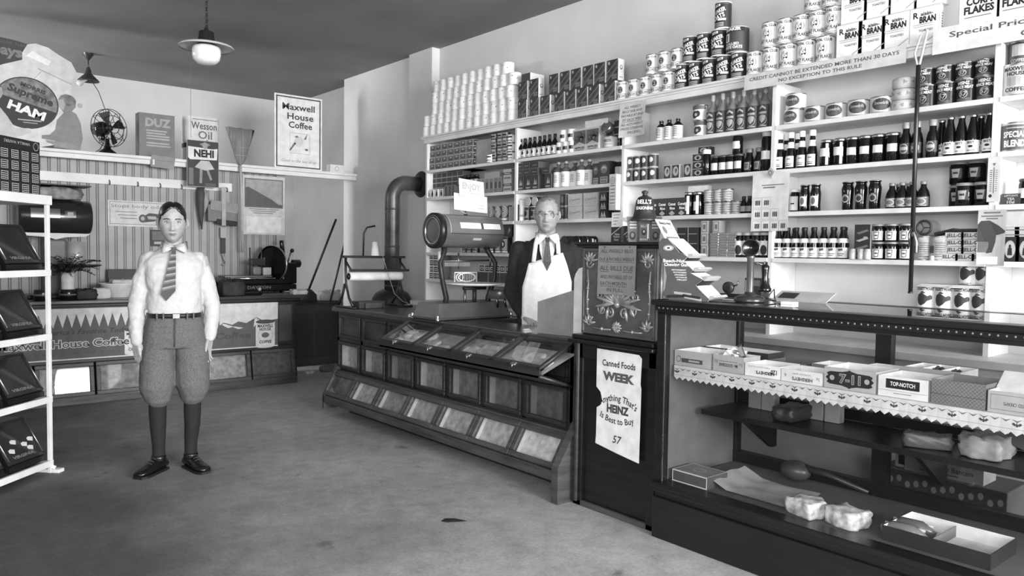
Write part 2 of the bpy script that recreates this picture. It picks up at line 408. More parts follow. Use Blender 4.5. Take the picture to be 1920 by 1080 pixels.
# ---------------------------------------------------------------- grocery stock on the wall shelving
TOPZ = 2.430
def lab(label, i, n, where): return '%s %s' % (label, where) if n == 1 else '%s, %s %s' % (label, nth(i, n), where)
def slots(n, pa, pb, z, X):
    a, b = Yx(pa, X, z+.08), Yx(pb, X, z+.08); s = (a-b)/n
    return [a-s*(i+.5) for i in range(n)], s
def fill(proto, n, pa, pb, z, depth, label, where, cat, group, set=.02, turn=0.0, jit=.06, dz=0, X=None, first=0, total=None):
    """n copies side by side between two measured ends of a shelf row; depth = half depth of the item"""
    Xc = (XS+set+depth) if X is None else X
    ys, s = slots(n, pa, pb, z, Xc-depth*.3)
    out = []; xs = [v.co.x for v in proto.data.vertices]; wd = max(xs)-min(xs)
    k = min(1, (s-.0012)/wd)
    for i, y in enumerate(ys):
        out.append(put(proto, (Xc+random.uniform(-.004, .004), y, z+dz), FACE+turn+random.uniform(-jit, jit), lab(label, i+first, total or n, where), cat, group)); out[-1].scale = (k, k, 1)
    return out
def single(proto, px, z, depth, label, cat, group=None, set=.02, turn=0, X=None):
    Xc = (XS+set+depth) if X is None else X
    return put(proto, (Xc, Yx(px, Xc-depth*.3, z+.08), z), FACE+turn, label, cat, group)

def can(name, r, h, body, art=None, rim=None, lid=True, n=24):
    mb = MB(); e = .004; rim = rim or TIN
    mb.lathe([(r*.96, 0), (r, e*.7), (r, e), (r, h-e)], body, n, cap=True)
    for a, b in ((0, e*1.6), (h-e*1.6, h)):
        mb.lathe([(r, a), (r+.0014, (a+b)/2-.001), (r+.0014, (a+b)/2+.001), (r, b)], rim, n, cap=False)
    if art: art(mb, r+.0008, h)
    o = mb.build(name)
    if lid:
        MB().lathe([(r, h-.001), (r, h), (r*.93, h), (r*.9, h-.003), (.0008, h-.003)], rim, n, cap=False).build('lid', o)
    return o
def carton(name, w, d, h, front, side=None, top=None, art=None, c=.0):
    """box with printed front, base centre of the front face at the origin (front faces -y)"""
    mb = MB(); side = side or front; top = top or side
    x0, x1 = -w/2, w/2
    mb.poly([(x0, 0, 0), (x1, 0, 0), (x1, 0, h), (x0, 0, h)], front); mb.poly([(x1, d, 0), (x0, d, 0), (x0, d, h), (x1, d, h)], front)
    mb.poly([(x1, 0, 0), (x1, d, 0), (x1, d, h), (x1, 0, h)], side); mb.poly([(x0, d, 0), (x0, 0, 0), (x0, 0, h), (x0, d, h)], side)
    mb.poly([(x0, 0, h), (x1, 0, h), (x1, d, h), (x0, d, h)], top); mb.poly([(x0, d, 0), (x1, d, 0), (x1, 0, 0), (x0, 0, 0)], top)
    if art: art(mb, w, h, d)
    return mb.build(name)
SIDEM = lambda w: Matrix.Translation((w/2+.0006, 0, 0)) @ Matrix.Rotation(PI/2, 4, 'Z')    # art plane on the right-hand side of a carton
def bottle(name, prof, glass, label=None, lm=None, cap=None, cm=None, neck=None, art=None, n=18, capname='cap'):
    o = MB().lathe(prof, glass, n).build(name)
    def rad(z):
        for (r0, z0), (r1, z1) in zip(prof, prof[1:]):
            if z0 <= z <= z1 and z1 > z0: return r0+(r1-r0)*(z-z0)/(z1-z0)
        return prof[-1][0]
    if label:
        z0, z1, half = label; mb = MB(); k = 12; r = rad((z0+z1)/2)
        ra, rb = rad(z0)+.0012, rad(z1)+.0012
        vs = []
        for i in range(k+1):
            a = -half+2*half*i/k
            vs += [(ra*math.sin(a), -ra*math.cos(a), z0), (rb*math.sin(a), -rb*math.cos(a), z1)]
        mb.add(vs, [(2*i, 2*i+2, 2*i+3, 2*i+1) for i in range(k)], lm or WHT, True)
        if art: art(mb, max(ra, rb)+.0008, z0, z1)
        mb.build('label', o)
    if neck:
        z0, z1 = neck
        MB().lathe([(rad(z0)+.001, z0), (rad((z0+z1)/2)+.001, (z0+z1)/2), (rad(z1)+.001, z1)], lm or WHT, n, cap=False).build('neck_label', o)
    if cap:
        rc, z0, z1 = cap
        MB().lathe([(rc*.98, z0), (rc, z0+.001), (rc, z1-.003), (rc*.9, z1), (.001, z1)], cm or WHT, n).build(capname, o)
    return o
def bprof(r, rn, h, hb, hs, base=.92):   # round-shouldered bottle: body to hb, shoulder to hs, neck to h
    return [(r*base, 0), (r, .006), (r, hb), (r*.93, hb+(hs-hb)*.25), (rn+(r-rn)*.42, hb+(hs-hb)*.62), (rn*1.08, hs), (rn, hs+(h-hs)*.3), (rn, h-.012), (rn*1.18, h-.011), (rn*1.18, h)]

# ======== top ledge: wrapped rolls
def roll_proto():
    mb = MB(); r, h = .054, .1
    prof = [(r*.35, 0.002), (r*.93, 0), (r, .006), (r*.985, h*.3), (r*1.005, h*.33), (r*.985, h*.36), (r*.99, h*.62), (r*1.01, h*.65), (r*.985, h*.68), (r, h-.006), (r*.93, h), (r*.35, h-.002), (.002, h-.012)]
    mb.lathe(prof, mt(.92, .8, 0, .04, 30, 'wrapping_tissue', bump=.5), 20)
    for a, z in ((.35, .05), (-.5, .07)): mb.ell(a*.05, z, .006, .003, 0, INK, bend=r+.0015, n=6, a=.5)
    o = mb.build('toilet_roll'); return o
pr = roll_proto(); RW = 'of the pyramid'
rowname = ['bottom row', 'second row up', 'third row up', 'fourth row up', 'top row']
for j, (n, a, b) in enumerate(((12, 795, 968), (12, 797, 968), (11, 811, 965), (11, 812, 970), (10, 814, 956))):
    fill(pr, n, a, b, TOPZ, .049, 'white paper-wrapped roll', 'in the %s of the white pyramid' % rowname[j], 'toilet roll', 'white rolls in the pyramid on the ledge', set=.015, jit=1.2, dz=.1*j)
# ======== dark soap-flake cartons with a diagonal band
def dark_art(mb, w, h, d):
    y = -.0006
    L, D = mt(.30, .5), mt(.11, .5)
    mb.poly([(-w/2, y, h*.42), (w/2, y, h*1.0), (w/2, y, h*.62), (-w/2+.002, y, h*.05)], L)
    for q0, q1 in (((-w/2, h*.42), (w/2, h)), ((-w/2+.002, h*.05), (w/2, h*.62))):
        mb.poly([(q0[0], y-.0004, q0[1]), (q1[0], y-.0004, q1[1]), (q1[0], y-.0004, q1[1]-.003), (q0[0], y-.0004, q0[1]-.003)], LGT)
    mb.ell(-w*.32, h*.86, .009, .012, y, LGT, n=12)
    mb.text('ROMAN', -.002, h*.53, .018, y-.0008, D, rot=.66, bold=.02)
    for k in range(5): mb.rect(w*(-.05), w*.42, h*(.09+.05*k), h*(.11+.05*k), y-.0004, LGT if k % 2 else GREY)
    M = SIDEM(w)
    mb.ell(d*.5, h*.62, .014, .016, 0, mt(.3, .6), M, n=12); mb.ell(d*.5, h*.63, .008, .01, -.0005, WHT, M, n=10)
    mb.rect(d*.2, d*.8, h*.15, h*.18, 0, MID, M)
pd = carton('soap_carton', .106, .062, .150, mt(.17, .5), mt(.86, .6), mt(.5, .6), dark_art)
def place_px(proto, lst, z, label, where, cat, group, set=.02, first=0, total=None, X=None, lift=0):
    n = total or len(lst)
    for i, (a, b) in enumerate(lst):
        Xf = XS+set if X is None else X
        y = (Yx(a, Xf, z+.08)+Yx(b, Xf, z+.08))/2
        put(proto, (Xf, y, z+lift), FACE, lab(label, i+first, n, where), cat, group)
G1 = 'dark diagonal-banded cartons on the ledge'
place_px(pd, [(971, 987), (992.5, 1011), (1013, 1031), (1039, 1058), (1060, 1079), (1081.5, 1101), (1102.5, 1124), (1133, 1152)], TOPZ, 'dark carton with diagonal band', 'in the lower row', 'carton', G1)
place_px(pd, [(971, 989), (991.5, 1010), (1028, 1047), (1049, 1068), (1069.5, 1089), (1092, 1112), (1113, 1134.5), (1136.5, 1159)], TOPZ, 'dark carton with diagonal band', 'in the upper row', 'carton', G1, lift=.150)
fl = carton('soap_carton', .106, .15, .062, mt(.25, .5), mt(.86, .6), mt(.3, .6))
put(fl, (XS+.03, Yx(986, XS+.03, 2.75), TOPZ+.3005), FACE, 'dark carton with white end lying flat on top of the dark carton stack', 'carton')
# ======== club brand tins
def club_small(mb, r, h):
    mb.text('ROYAL CLUB', 0, h*.86, h*.085, 0, INK, bend=r, w=r*2.0, bold=.02)
    mb.ell(0, h*.55, r*.42, h*.17, 0, INK, bend=r+.0004); mb.ring(0, h*.55, r*.36, h*.145, .0025, 0, LGT, bend=r+.0008)
    mb.text('2', 0, h*.55, h*.17, 0, LGT, bend=r+.0012, bold=.03)
    mb.rect(-r*1.3, r*1.3, h*.16, h*.165+.002, 0, INK, bend=r); mb.rect(-r*1.3, r*1.3, h*.33, h*.335+.002, 0, INK, bend=r)
    mb.text('WHITE OATS', 0, h*.245, h*.10, 0, INK, bend=r, w=r*2.1, bold=.03)
def club_big(mb, r, h):
    mb.text('ROYAL CLUB', 0, h*.86, h*.10, 0, INK, bend=r, w=r*2.2, bold=.03)
    mb.ell(0, h*.55, r*.62, h*.2, 0, mt(.72, .7), bend=r+.0003); mb.ell(0, h*.55, r*.4, h*.19, 0, WHT, bend=r+.0005)
    mb.text('3', 0, h*.55, h*.27, 0, INK, bend=r+.0009, bold=.06)
    mb.rect(-r*1.35, r*1.35, h*.15, h*.16, 0, MID, bend=r); mb.rect(-r*1.35, r*1.35, h*.33, h*.34, 0, MID, bend=r)
    mb.text('OAT FLAKES', 0, h*.245, h*.12, 0, INK, bend=r, w=r*2.2, bold=.03)
    mb.rect(-r*.8, r*.8, h*.07, h*.09, 0, MID, bend=r)
cs = can('oats_tin', .0465, .137, WHT, club_small); cb = can('flakes_tin', .0492, .150, WHT, club_big)
GS, GB = 'small white tins with a dark medallion', 'large white flake tins on the ledge'
fill(cs, 5, 1157, 1264, TOPZ, .0465, 'small white tin with dark medallion', 'in the lower row', 'tin', GS, turn=.15, set=.015)
fill(cs, 3, 1210, 1280, TOPZ, .0465, 'small white tin with dark medallion', 'in the upper row', 'tin', GS, turn=.15, dz=.1375, set=.015)
fill(cb, 5, 1398, 1562, TOPZ, .056, 'large white flakes tin', 'in the bottom row', 'tin', GB, turn=.2, set=.015)
fill(cb, 5, 1426, 1577, TOPZ, .056, 'large white flakes tin', 'in the middle row', 'tin', GB, turn=.2, dz=.1505, set=.015)
fill(cb, 2, 1504, 1570, TOPZ, .056, 'large white flakes tin', 'in the top row', 'tin', GB, turn=.2, dz=.301, set=.015)
def quaker(mb, r, h):
    mb.rect(-r*1.5, r*1.5, h*.9, h*.93, 0, mt(.3, .5), bend=r)
    mb.flat([(-r*.55, h*.80), (r*.25, h*.84), (r*.25, h*.92), (-r*.55, h*.89)], 0, WHT, bend=r)
    mb.text('PURE', -r*.15, h*.86, h*.05, 0, INK, bend=r+.0005, rot=.08, bold=.03)
    mb.text('QUAKER', 0, h*.64, h*.145, 0, WHT, bend=r+.0004, w=r*1.85, rot=.3, bold=.035)
    mb.text('OATS', 0, h*.45, h*.17, 0, WHT, bend=r+.0004, w=r*1.6, rot=.3, bold=.035)
    mb.rect(-r*.05, r*.95, h*.30, h*.38, 0, WHT, bend=r)
    for k in range(3): mb.rect(-r*.6, r*.7, h*(.09+.055*k), h*(.12+.055*k), 0, LGT, bend=r)
    mb.rect(-r*1.6, r*1.6, h*.03, h*.05, 0, WHT, bend=r)
qd = mt(.15, .5)
qs = can('oats_canister', .0522, .165, qd, quaker, mt(.85, .6)); GQ = 'dark round oats canisters on the ledge'
fill(qs, 5, 1266, 1397, TOPZ, .0535, 'dark round oats canister', 'in the bottom row', 'canister', GQ, turn=.1, set=.015)
fill(qs, 3, 1279, 1359, TOPZ, .0535, 'dark round oats canister', 'in the second row', 'canister', GQ, turn=.1, dz=.1655, set=.015)
single(qs, 1353, TOPZ+.331, .0535, 'dark round oats canister standing alone at the very top of the canister pyramid', 'canister', GQ)
def bigoats(mb, r, h):
    mb.rect(-r*1.2, r*1.2, h*.80, h*.97, 0, INK, bend=r)
    mb.text('QUAKER', 0, h*.885, h*.11, 0, WHT, bend=r+.0005, w=r*1.7, bold=.04)
    mb.rect(-r*.8, -r*.2, h*.42, h*.74, 0, WHT, bend=r); mb.rect(-r*.62, -r*.38, h*.46, h*.7, 0, MID, bend=r+.0004)
    mb.text('ROLLED', 0, h*.33, h*.09, 0, WHT, bend=r, w=r*1.4, bold=.03); mb.text('WHITE OATS', 0, h*.2, h*.11, 0, WHT, bend=r, w=r*2.0, bold=.04)
bo = can('oats_drum', .068, .155, mt(.26, .5), bigoats, mt(.7, .5))
single(bo, 1380, TOPZ+.1655, .06, 'wide oats drum lettered rolled white oats among the dark canisters', 'canister')
# ======== cereal boxes
def bran(mb, w, h, d):
    y = -.0006
    for s, x, z, hh, ww, b in (('R', -w*.30, h*.80, .030, None, .03), ('aisin-', w*.07, h*.815, .018, w*.42, .03), ('BRAN', w*.1, h*.66, .030, w*.55, .05), ('TOASTED', w*.05, h*.37, .0115, w*.48, .02)):
        mb.text(s, x, z, hh, y, INK, bold=b, w=ww)
    mb.rect(-w*.4, w*.3, h*.52, h*.555, y, mt(.75, .7)); mb.rect(-w*.38, w*.28, h*.47, h*.49, y, LGT)
    mb.flat([(w*.12, h*.06), (w*.46, h*.22), (w*.46, h*.25), (w*.12, h*.09)], y, LGT)
    mb.frame(-w/2+.0005, w/2-.0005, .0005, h-.0005, .0015, y, LGT)
    M = SIDEM(w); mb.rect(d*.3, d*.7, h*.15, h*.85, 0, mt(.80, .7), M)
    for k in range(9): mb.rect(d*.36, d*.64, h*(.2+.07*k), h*(.23+.07*k), -.0005, MID, M)
br = carton('bran_box', .142, .058, .182, WHT, PAP, PAP, bran); GBR = 'raisin bran boxes on the ledge'
place_px(br, [(1570.5, 1614), (1615, 1653), (1657, 1701), (1709, 1758)], TOPZ, 'white raisin bran box', 'in the lower row', 'cereal box', GBR)
place_px(br, [(1578.5, 1620), (1622, 1664), (1667, 1714), (1716, 1764)], TOPZ, 'white raisin bran box', 'in the upper row', 'cereal box', GBR, lift=.1825)
def flakes(mb, w, h, d):
    y = -.0006
    mb.text("Kellogg's", 0, h*.78, .030, y, INK, bold=.03, shear=.35, w=w*.72, rot=.06)
    mb.text('CORN', -w*.0, h*.58, .034, y, INK, bold=.045, w=w*.64); mb.text('FLAKES', 0, h*.43, .034, y, INK, bold=.045, w=w*.74)
    mb.rect(-w*.36, w*.3, h*.30, h*.315, y, MID); mb.text('W. K. Kellogg', w*.02, h*.19, .016, y, MID, shear=.4, w=w*.6)
    mb.frame(-w/2+.0005, w/2-.0005, .0005, h-.0005, .0015, y, MID)
cf = carton('corn_flakes_box', .176, .07, .27, WHT, PAP, PAP, flakes)
place_px(cf, [(1803, 1868), (1875, 1944)], TOPZ, 'tall corn flakes box on the ledge', 'of the pair at the right', 'cereal box', 'corn flakes boxes on the ledge')
bpy.context.view_layer.update()
for o in list(COL.objects):
    if o.get('label', '').startswith('tall corn flakes box'):
        o['label'] = 'corn flakes box on the ledge, wholly in view' if 'leftmost' in o['label'] else 'corn flakes box on the ledge, cut off by the right edge of the picture'

# ======== section 1 (far left bay)
def tea_art(mb, w, h, d):
    y = -.0006
    mb.frame(-w/2, w/2, 0, h, .004, y, LGT); mb.rect(-w*.3, w*.3, h*.18, h*.55, y, mt(.3, .5)); mb.rect(-w*.15, w*.15, h*.55, h*.78, y, LGT); mb.rect(-w*.38, w*.38, h*.1, h*.16, y, LGT)
    M = SIDEM(w); mb.ell(d*.5, h*.62, d*.3, h*.14, 0, LGT, M, n=10); mb.frame(0, d, 0, h, .003, 0, LGT, M)
tb = carton('small_carton', .088, .07, .057, mt(.38, .55), mt(.24, .55), mt(.4, .6), tea_art)
for j in range(4):
    fill(tb, 7, 805, 887, LZ[0], 0, 'small grey carton', 'in the %s of the far left stack' % ['bottom row', 'second row', 'third row', 'top row'][j], 'carton', 'small grey cartons in the far left bay', jit=.01, dz=.0575*j, X=XS+.03)
tl = carton('tall_box', .20, .10, .215, mt(.62, .7), mt(.85, .7), PAP)
place_px(tl, [(894, 917)], LZ[0], 'tall plain light box', 'beside the small grey carton stack', 'box', None, set=.06)
def spice_art(mb, r, h):
    mb.rect(-r*1.1, r*1.1, h*.55, h*.9, 0, LGT, bend=r); mb.rect(-r*.8, r*.8, h*.62, h*.82, 0, INK, bend=r+.0004); mb.rect(-r*1.0, r*1.0, h*.15, h*.35, 0, mt(.6, .5), bend=r)
sp = can('spice_tin', .036, .08, mt(.25, .4), spice_art, TIN, lid=False, n=16)
sw = can('spice_tin', .034, .072, WHT, lambda mb, r, h: [mb.rect(-r, r, h*.25, h*.33, 0, INK, bend=r), mb.rect(-r, r, h*.6, h*.75, 0, INK, bend=r)], TIN, lid=False, n=16)
for i, px in enumerate((927, 938.5, 948)):
    for j in range(3):
        single(sp, px, LZ[0]+.0802*j, .036, 'dark spice tin, %s of the %s column' % (['bottom', 'middle', 'top'][j], ['left', 'middle', 'right'][i]), 'spice tin', 'spice tins in the far left bay')
for j in range(3): single(sw, 957.5, LZ[0]+.0722*j, .034, 'white banded spice tin, %s of the column beside the upright' % ['bottom', 'middle', 'top'][j], 'spice tin', 'white spice tins in the far left bay')
single(sw, 918.5, LZ[0], .03, 'short white spice tin alone in front of the tall light box', 'spice tin', set=.0)
# bay 1, second shelf
def brick_art(mb, w, h, d): mb.frame(-w/2, w/2, 0, h, .0035, -.0006, LGT)
bk = carton('packet', .087, .09, .045, mt(.26, .6), mt(.3, .6), mt(.45, .6), brick_art)
for j in range(3): fill(bk, 6, 809, 869, LZ[1]+.092, 0, 'dark packet with light edges', 'in the %s of the packet stack' % ['bottom row', 'middle row', 'top row'][j], 'packet', 'dark packets stacked in the far left bay', jit=.01, dz=.0455*j, X=XS+.07)
bl = carton('flat_box', .235, .1, .09, mt(.33, .6), mt(.45, .6), mt(.4, .6), brick_art)
fill(bl, 2, 808, 869, LZ[1], 0, 'long dark box', 'under the packet stack in the far left bay', 'box', 'long dark boxes under the packet stack', jit=0, X=XS+.065)
def vial_art(mb, w, h, d): mb.ell(0, h*.4, w*.3, h*.32, -.0006, INK, n=12); mb.rect(-w*.14, w*.14, h*.7, h*.88, -.0006, INK)
vb = carton('remedy_box', .046, .035, .075, WHT, WHT, WHT, vial_art)
fill(vb, 4, 800, 831, LZ[1], 0, 'little white box with dark figure', 'in front of the long dark boxes', 'box', 'little white boxes in the far left bay', jit=.02, X=XS+.02)
bkk = carton('book_box', .05, .045, .098, mt(.32, .6), mt(.3, .6), LGT, brick_art)
fill(bkk, 3, 833, 853, LZ[1], 0, 'upright dark box', 'behind the sign on the scale', 'box', 'upright dark boxes behind the scale sign', X=XS+.012, jit=.0)
tj = bottle('tonic_jar', [(.024, 0), (.027, .004), (.027, .05), (.02, .06), (.015, .064), (.015, .074)], GLASSD, (.008, .044, 1.4), LGT, (.018, .066, .084), BLK)
for i, px in enumerate((864, 871, 878, 886, 893)): single(tj, px, LZ[1]+.0905, .027, 'small dark-capped tonic jar, %s on the long dark box' % nth(i, 5), 'jar', 'tonic jars in the far left bay')
tall = carton('starch_box', .06, .05, .13, mt(.5, .6), mt(.62, .6), mt(.7, .6), lambda mb, w, h, d: [mb.frame(-w/2, w/2, 0, h, .004, -.0006, LGT), mb.rect(-w*.25, w*.25, h*.3, h*.7, -.0006, DK2)])
fill(tall, 6, 894, 941, LZ[1], 0, 'upright grey box', 'on the second shelf of the far left bay', 'box', 'upright grey boxes in the far left bay', X=XS+.03, jit=.03)
lay = carton('starch_box', .19, .05, .045, mt(.62, .6), mt(.6, .6), mt(.75, .6), brick_art)
place_px(lay, [(910, 934)], LZ[1]+.1305, 'long light box', 'lying on the upright grey boxes', 'box', None, set=.03)
dbl = carton('paste_box', .105, .08, .092, mt(.68, .6), mt(.5, .6), LGT, lambda mb, w, h, d: [mb.rect(-w/2, w/2, h*.5, h*.72, -.0006, INK), mb.rect(-w*.4, w*.4, h*.56, h*.66, -.001, LGT), mb.rect(-w*.4, w*.4, h*.15, h*.3, -.0006, MID)])
for j in range(2): place_px(dbl, [(944, 959)], LZ[1]+.0925*j, 'light box with dark band, %s of two' % ['lower', 'upper'][j], 'stacked beside the far left upright', 'box', 'banded boxes in the far left bay')
nm = MB()
for k in range(4): nm.rbox(-.22+.01*k, .2-.015*k, 0, .18, .008*k, .008*k+.007, mt(.3+.15*(k % 2), .8), .002)
np_ = nm.build('folded_papers'); put(np_, (XS+.04, Yx(862, XS+.04, 2.02), LZ[1]+.092+.137), FACE, 'folded papers lying on top of the dark packet stack', 'papers')
# bay 1, third and fourth shelves
def swirl(mb, r, h):
    for k in range(4): mb.ring(r*.15, h*.62, r*(.95-.22*k), h*(.36-.085*k), r*.1, 0, WHT, bend=r)
    mb.rect(-r*1.3, r*1.3, h*.05, h*.28, 0, mt(.5, .5), bend=r); mb.rect(-r, r, h*.1, h*.2, 0, WHT, bend=r+.0004)
sc_ = can('coffee_tin', .0455, .135, mt(.16, .4), swirl, TIN)
fill(sc_, 3, 916, 955, LZ[2], .05, 'dark tin with white swirls', 'on the third shelf of the far left bay', 'tin', 'swirl tins in the far left bay')
place_px(carton('tea_box', .07, .06, .12, mt(.6, .6), mt(.5, .6), LGT, brick_art), [(955, 963)], LZ[2], 'light box', 'squeezed between the swirl tins and the upright', 'box', None)
place_px(carton('tea_box', .30, .1, .06, mt(.5, .6), mt(.4, .6), LGT, brick_art), [(818, 850)], LZ[2], 'long grey box', 'partly hidden behind the scale sign', 'box', None)
def emblem(mb, r, h):
    mb.rect(-r*.9, r*.9, h*.18, h*.85, 0, LGT, bend=r); mb.ell(0, h*.55, r*.5, h*.22, 0, INK, bend=r+.0004); mb.ell(0, h*.55, r*.22, h*.12, 0, WHT, bend=r+.0008); mb.rect(-r, r, h*.06, h*.14, 0, WHT, bend=r)
em = can('syrup_tin', .0455, .14, mt(.2, .4), emblem, TIN)
fill(em, 3, 916, 955, LZ[3], .05, 'dark tin with light oval emblem', 'on the fourth shelf, far left bay', 'tin', 'emblem tins in the far left bay')
fr = carton('fruit_box', .112, .1, .09, mt(.14, .5), mt(.2, .5), mt(.2, .5), lambda mb, w, h, d: [mb.ell(w*.1, h*.4, w*.12, h*.22, -.0006, MID, n=10), mb.ell(w*.22, h*.6, w*.1, h*.2, -.0006, LGT, n=10)])
fill(fr, 2, 929, 959, LZ[3]+.1405, 0, 'dark fruit-pictured box', 'on top of the emblem tins', 'box', 'dark fruit boxes in the far left bay', X=XS+.03, jit=.02)
lg = carton('starch_carton', .31, .1, .062, mt(.62, .7), mt(.6, .7), mt(.7, .7), brick_art)
place_px(lg, [(826, 866)], LZ[3], 'long light carton', 'on the fourth shelf behind the scale', 'carton', None)
sm2 = can('small_tin', .035, .06, mt(.16, .4), spice_art, TIN, lid=False)
fill(sm2, 3, 867, 895, LZ[3], .035, 'small dark tin', 'on the fourth shelf behind the scale', 'tin', 'small dark tins behind the scale', set=.03)
def pale_art(mb, w, h, d): mb.frame(-w/2, w/2, 0, h, .006, -.0006, PAP); mb.rect(-w*.3, w*.3, h*.3, h*.7, -.0006, PAP); mb.rect(-w*.2, w*.2, h*.4, h*.6, -.001, DRK)
lb = carton('tack_box', .075, .08, .06, DRK, MID, MID, pale_art)
for j in range(4): fill(lb, 3, 805, 829, 1.10, 0, 'small dark box with pale markings', 'in row %s behind the scale' % ['one', 'two', 'three', 'four'][j], 'box', 'small dark boxes low in the far left bay', jit=.02, dz=.0605*j, X=XS+.04)
fill(lb, 6, 899, 958, 1.19, 0, 'small dark box', 'in the upper row behind the scale pan', 'box', 'small dark boxes behind the scale pan', X=XS+.03, jit=.02, dz=.0)
fill(carton('tack_box', .17, .12, .09, mt(.3, .6), MID, MID, brick_art), 3, 895, 960, 1.10, 0, 'wide dark box', 'under the small boxes behind the scale pan', 'box', 'wide dark boxes behind the scale pan', X=XS+.03, jit=0)
# ======== bay 2
B2 = 'on the top shelf of the second bay'
ext = bottle('extract_bottle', bprof(.03, .011, .155, .085, .125), GLASSD, (.01, .075, 1.5), PAP, (.013, .138, .165), BLK, art=lambda mb, r, a, b: [mb.ell(0, .045, .012, .016, 0, INK, bend=r), mb.rect(-.02, .02, .066, .070, 0, INK, bend=r), mb.rect(-.02, .02, .016, .02, 0, INK, bend=r)])
fill(ext, 8, 970, 1044, LZ[0], .03, 'dark extract bottle', B2, 'bottle', 'extract bottles in the second bay')
wc = can('spice_can', .03, .088, WHT, lambda mb, r, h: [mb.rect(-r, r, h*.3, h*.62, 0, MID, bend=r), mb.rect(-r*.5, r*.5, h*.34, h*.58, 0, INK, bend=r+.0004)], WHT, n=18)
fill(wc, 3, 1043, 1079, LZ[0], .03, 'small white can', 'in the lower row beside the extract bottles', 'can', 'small white cans in the second bay', X=XS+.045)
fill(wc, 2, 1049, 1077, LZ[0], .03, 'small white can', 'in the upper row beside the extract bottles', 'can', 'small white cans in the second bay', dz=.0885, X=XS+.045)
def apples(mb, w, h, d):
    mb.rect(-w/2, w/2, h*.3, h*.92, -.0006, mt(.36, .6))
    for x, z, r in ((-.2, .55, .2), (.15, .5, .22), (.05, .72, .17), (.32, .66, .14)): mb.ell(w*x, h*z, w*r, w*r, -.001, mt(.22, .5), n=14); mb.ell(w*(x-.05), h*z+w*.05, w*r*.3, w*r*.3, -.0014, MID, n=8)
    mb.flat([(-w*.4, h*.3), (0, h*.42), (w*.4, h*.3)], -.0012, LGT)
    mb.text('APPLES', 0, h*.16, h*.085, -.0008, INK, bold=.03, w=w*.8); mb.rect(-w*.35, w*.35, h*.05, h*.08, -.0008, MID)
ap = carton('apple_box', .125, .09, .165, mt(.72, .6), mt(.86, .6), PAP, apples)
place_px(ap, [(1077, 1097), (1098.5, 1123)], LZ[0], 'dried apple box with dark fruit picture', 'on the top shelf of the second bay', 'box', 'apple boxes in the second bay', set=.025)
put(carton('flat_carton', .23, .1, .05, mt(.82, .6), mt(.7, .6), PAP), (XS+.03, Yx(1118, XS+.03, 2.3), LZ[0]+.1655), FACE, 'plain light carton lying on top of the apple boxes', 'carton')
lt = can('lard_tin', .05, .085, mt(.8, .45), lambda mb, r, h: [mb.text('CRISCO', 0, h*.62, h*.22, 0, INK, bend=r, w=r*1.5, bold=.02), mb.rect(-r*.9, r*.9, h*.3, h*.34, 0, MID, bend=r)], TIN)
single(lt, 1143, LZ[0], .05, 'light shortening tin beside the apple boxes', 'tin')
lo = MB().lathe([(.042, 0), (.045, .003), (.045, .05), (.042, .053), (.036, .05), (.001, .05)], TIN, 24).ring(0, 0, 0, 0, 0, 0, TIN).build('round_tin')
lo.location = (XS+.065, Yx(1144, XS+.065, 2.24), LZ[0]+.1325); lo.rotation_euler = (0, R(-68), 0); tag(lo, 'round tin tilted on its edge on top of the shortening tin', 'tin')
pk = carton('packet', .055, .09, .05, mt(.22, .6), mt(.2, .6), mt(.3, .6), brick_art)
for j in range(4): place_px(pk, [(1152, 1161.5)], LZ[0]+.0505*j, 'dark packet, %s of the narrow stack' % ['bottom', 'second', 'third', 'top'][j], 'by the second upright', 'packet', 'narrow stack of dark packets', X=XS+.09)
# second shelf
def meat_art(mb, w, h, d):
    mb.flat([(-w*.2, h*.35), (0, h*.8), (w*.08, h*.4), (w*.22, h*.7), (w*.3, h*.35)], -.0006, LGT); mb.rect(-w*.35, w*.35, h*.12, h*.2, -.0006, LGT); mb.rect(-w*.25, w*.25, h*.05, h*.08, -.0006, MID)
sb = carton('matches_box', .075, .085, .115, mt(.17, .55), mt(.34, .6), mt(.3, .6), meat_art)
place_px(sb, [(970, 982), (984, 996), (997, 1009), (1020.5, 1034)], LZ[1], 'dark emblem carton', 'in the lower row of the second bay', 'carton', 'dark upright cartons in the second bay')
hb = carton('matches_box', .085, .12, .052, mt(.16, .55), mt(.33, .6), mt(.4, .6), lambda mb, w, h, d: [mb.rect(-w*.3, w*.3, h*.4, h*.55, -.0006, MID), mb.frame(-w/2, w/2, 0, h, .002, -.0006, MID)])
for j, lst in enumerate(([(968, 980), (981, 993.5), (996, 1008), (1017, 1030)], [(968, 980), (981, 993), (996, 1010)])):
    place_px(hb, lst, LZ[1]+.1155+.0525*j, 'dark flat carton', 'in the %s layer on the upright cartons' % ['lower', 'upper'][j], 'carton', 'dark flat cartons in the second bay', X=XS+.02)
bb = bottle('ammonia_bottle', [(.034, 0), (.038, .005), (.038, .125), (.034, .14), (.024, .152), (.013, .158), (.012, .172), (.016, .173), (.016, .185)], GLASSM, (.006, .120, 2.2), WHT, (.013, .180, .20), LGT, art=lambda mb, r, a, b: [mb.rect(-.02, .02, .09-.012*k, .094-.012*k, 0, MID, bend=r) for k in range(5)])
for i, px in enumerate((1045, 1059, 1076, 1088, 1103)): single(bb, px, LZ[1], .044, 'wide bottle wrapped in a white label, %s on the second shelf' % nth(i, 5), 'bottle', 'white-labelled bottles in the second bay', set=.02+(.0 if i in (0, 1, 3) else .03))
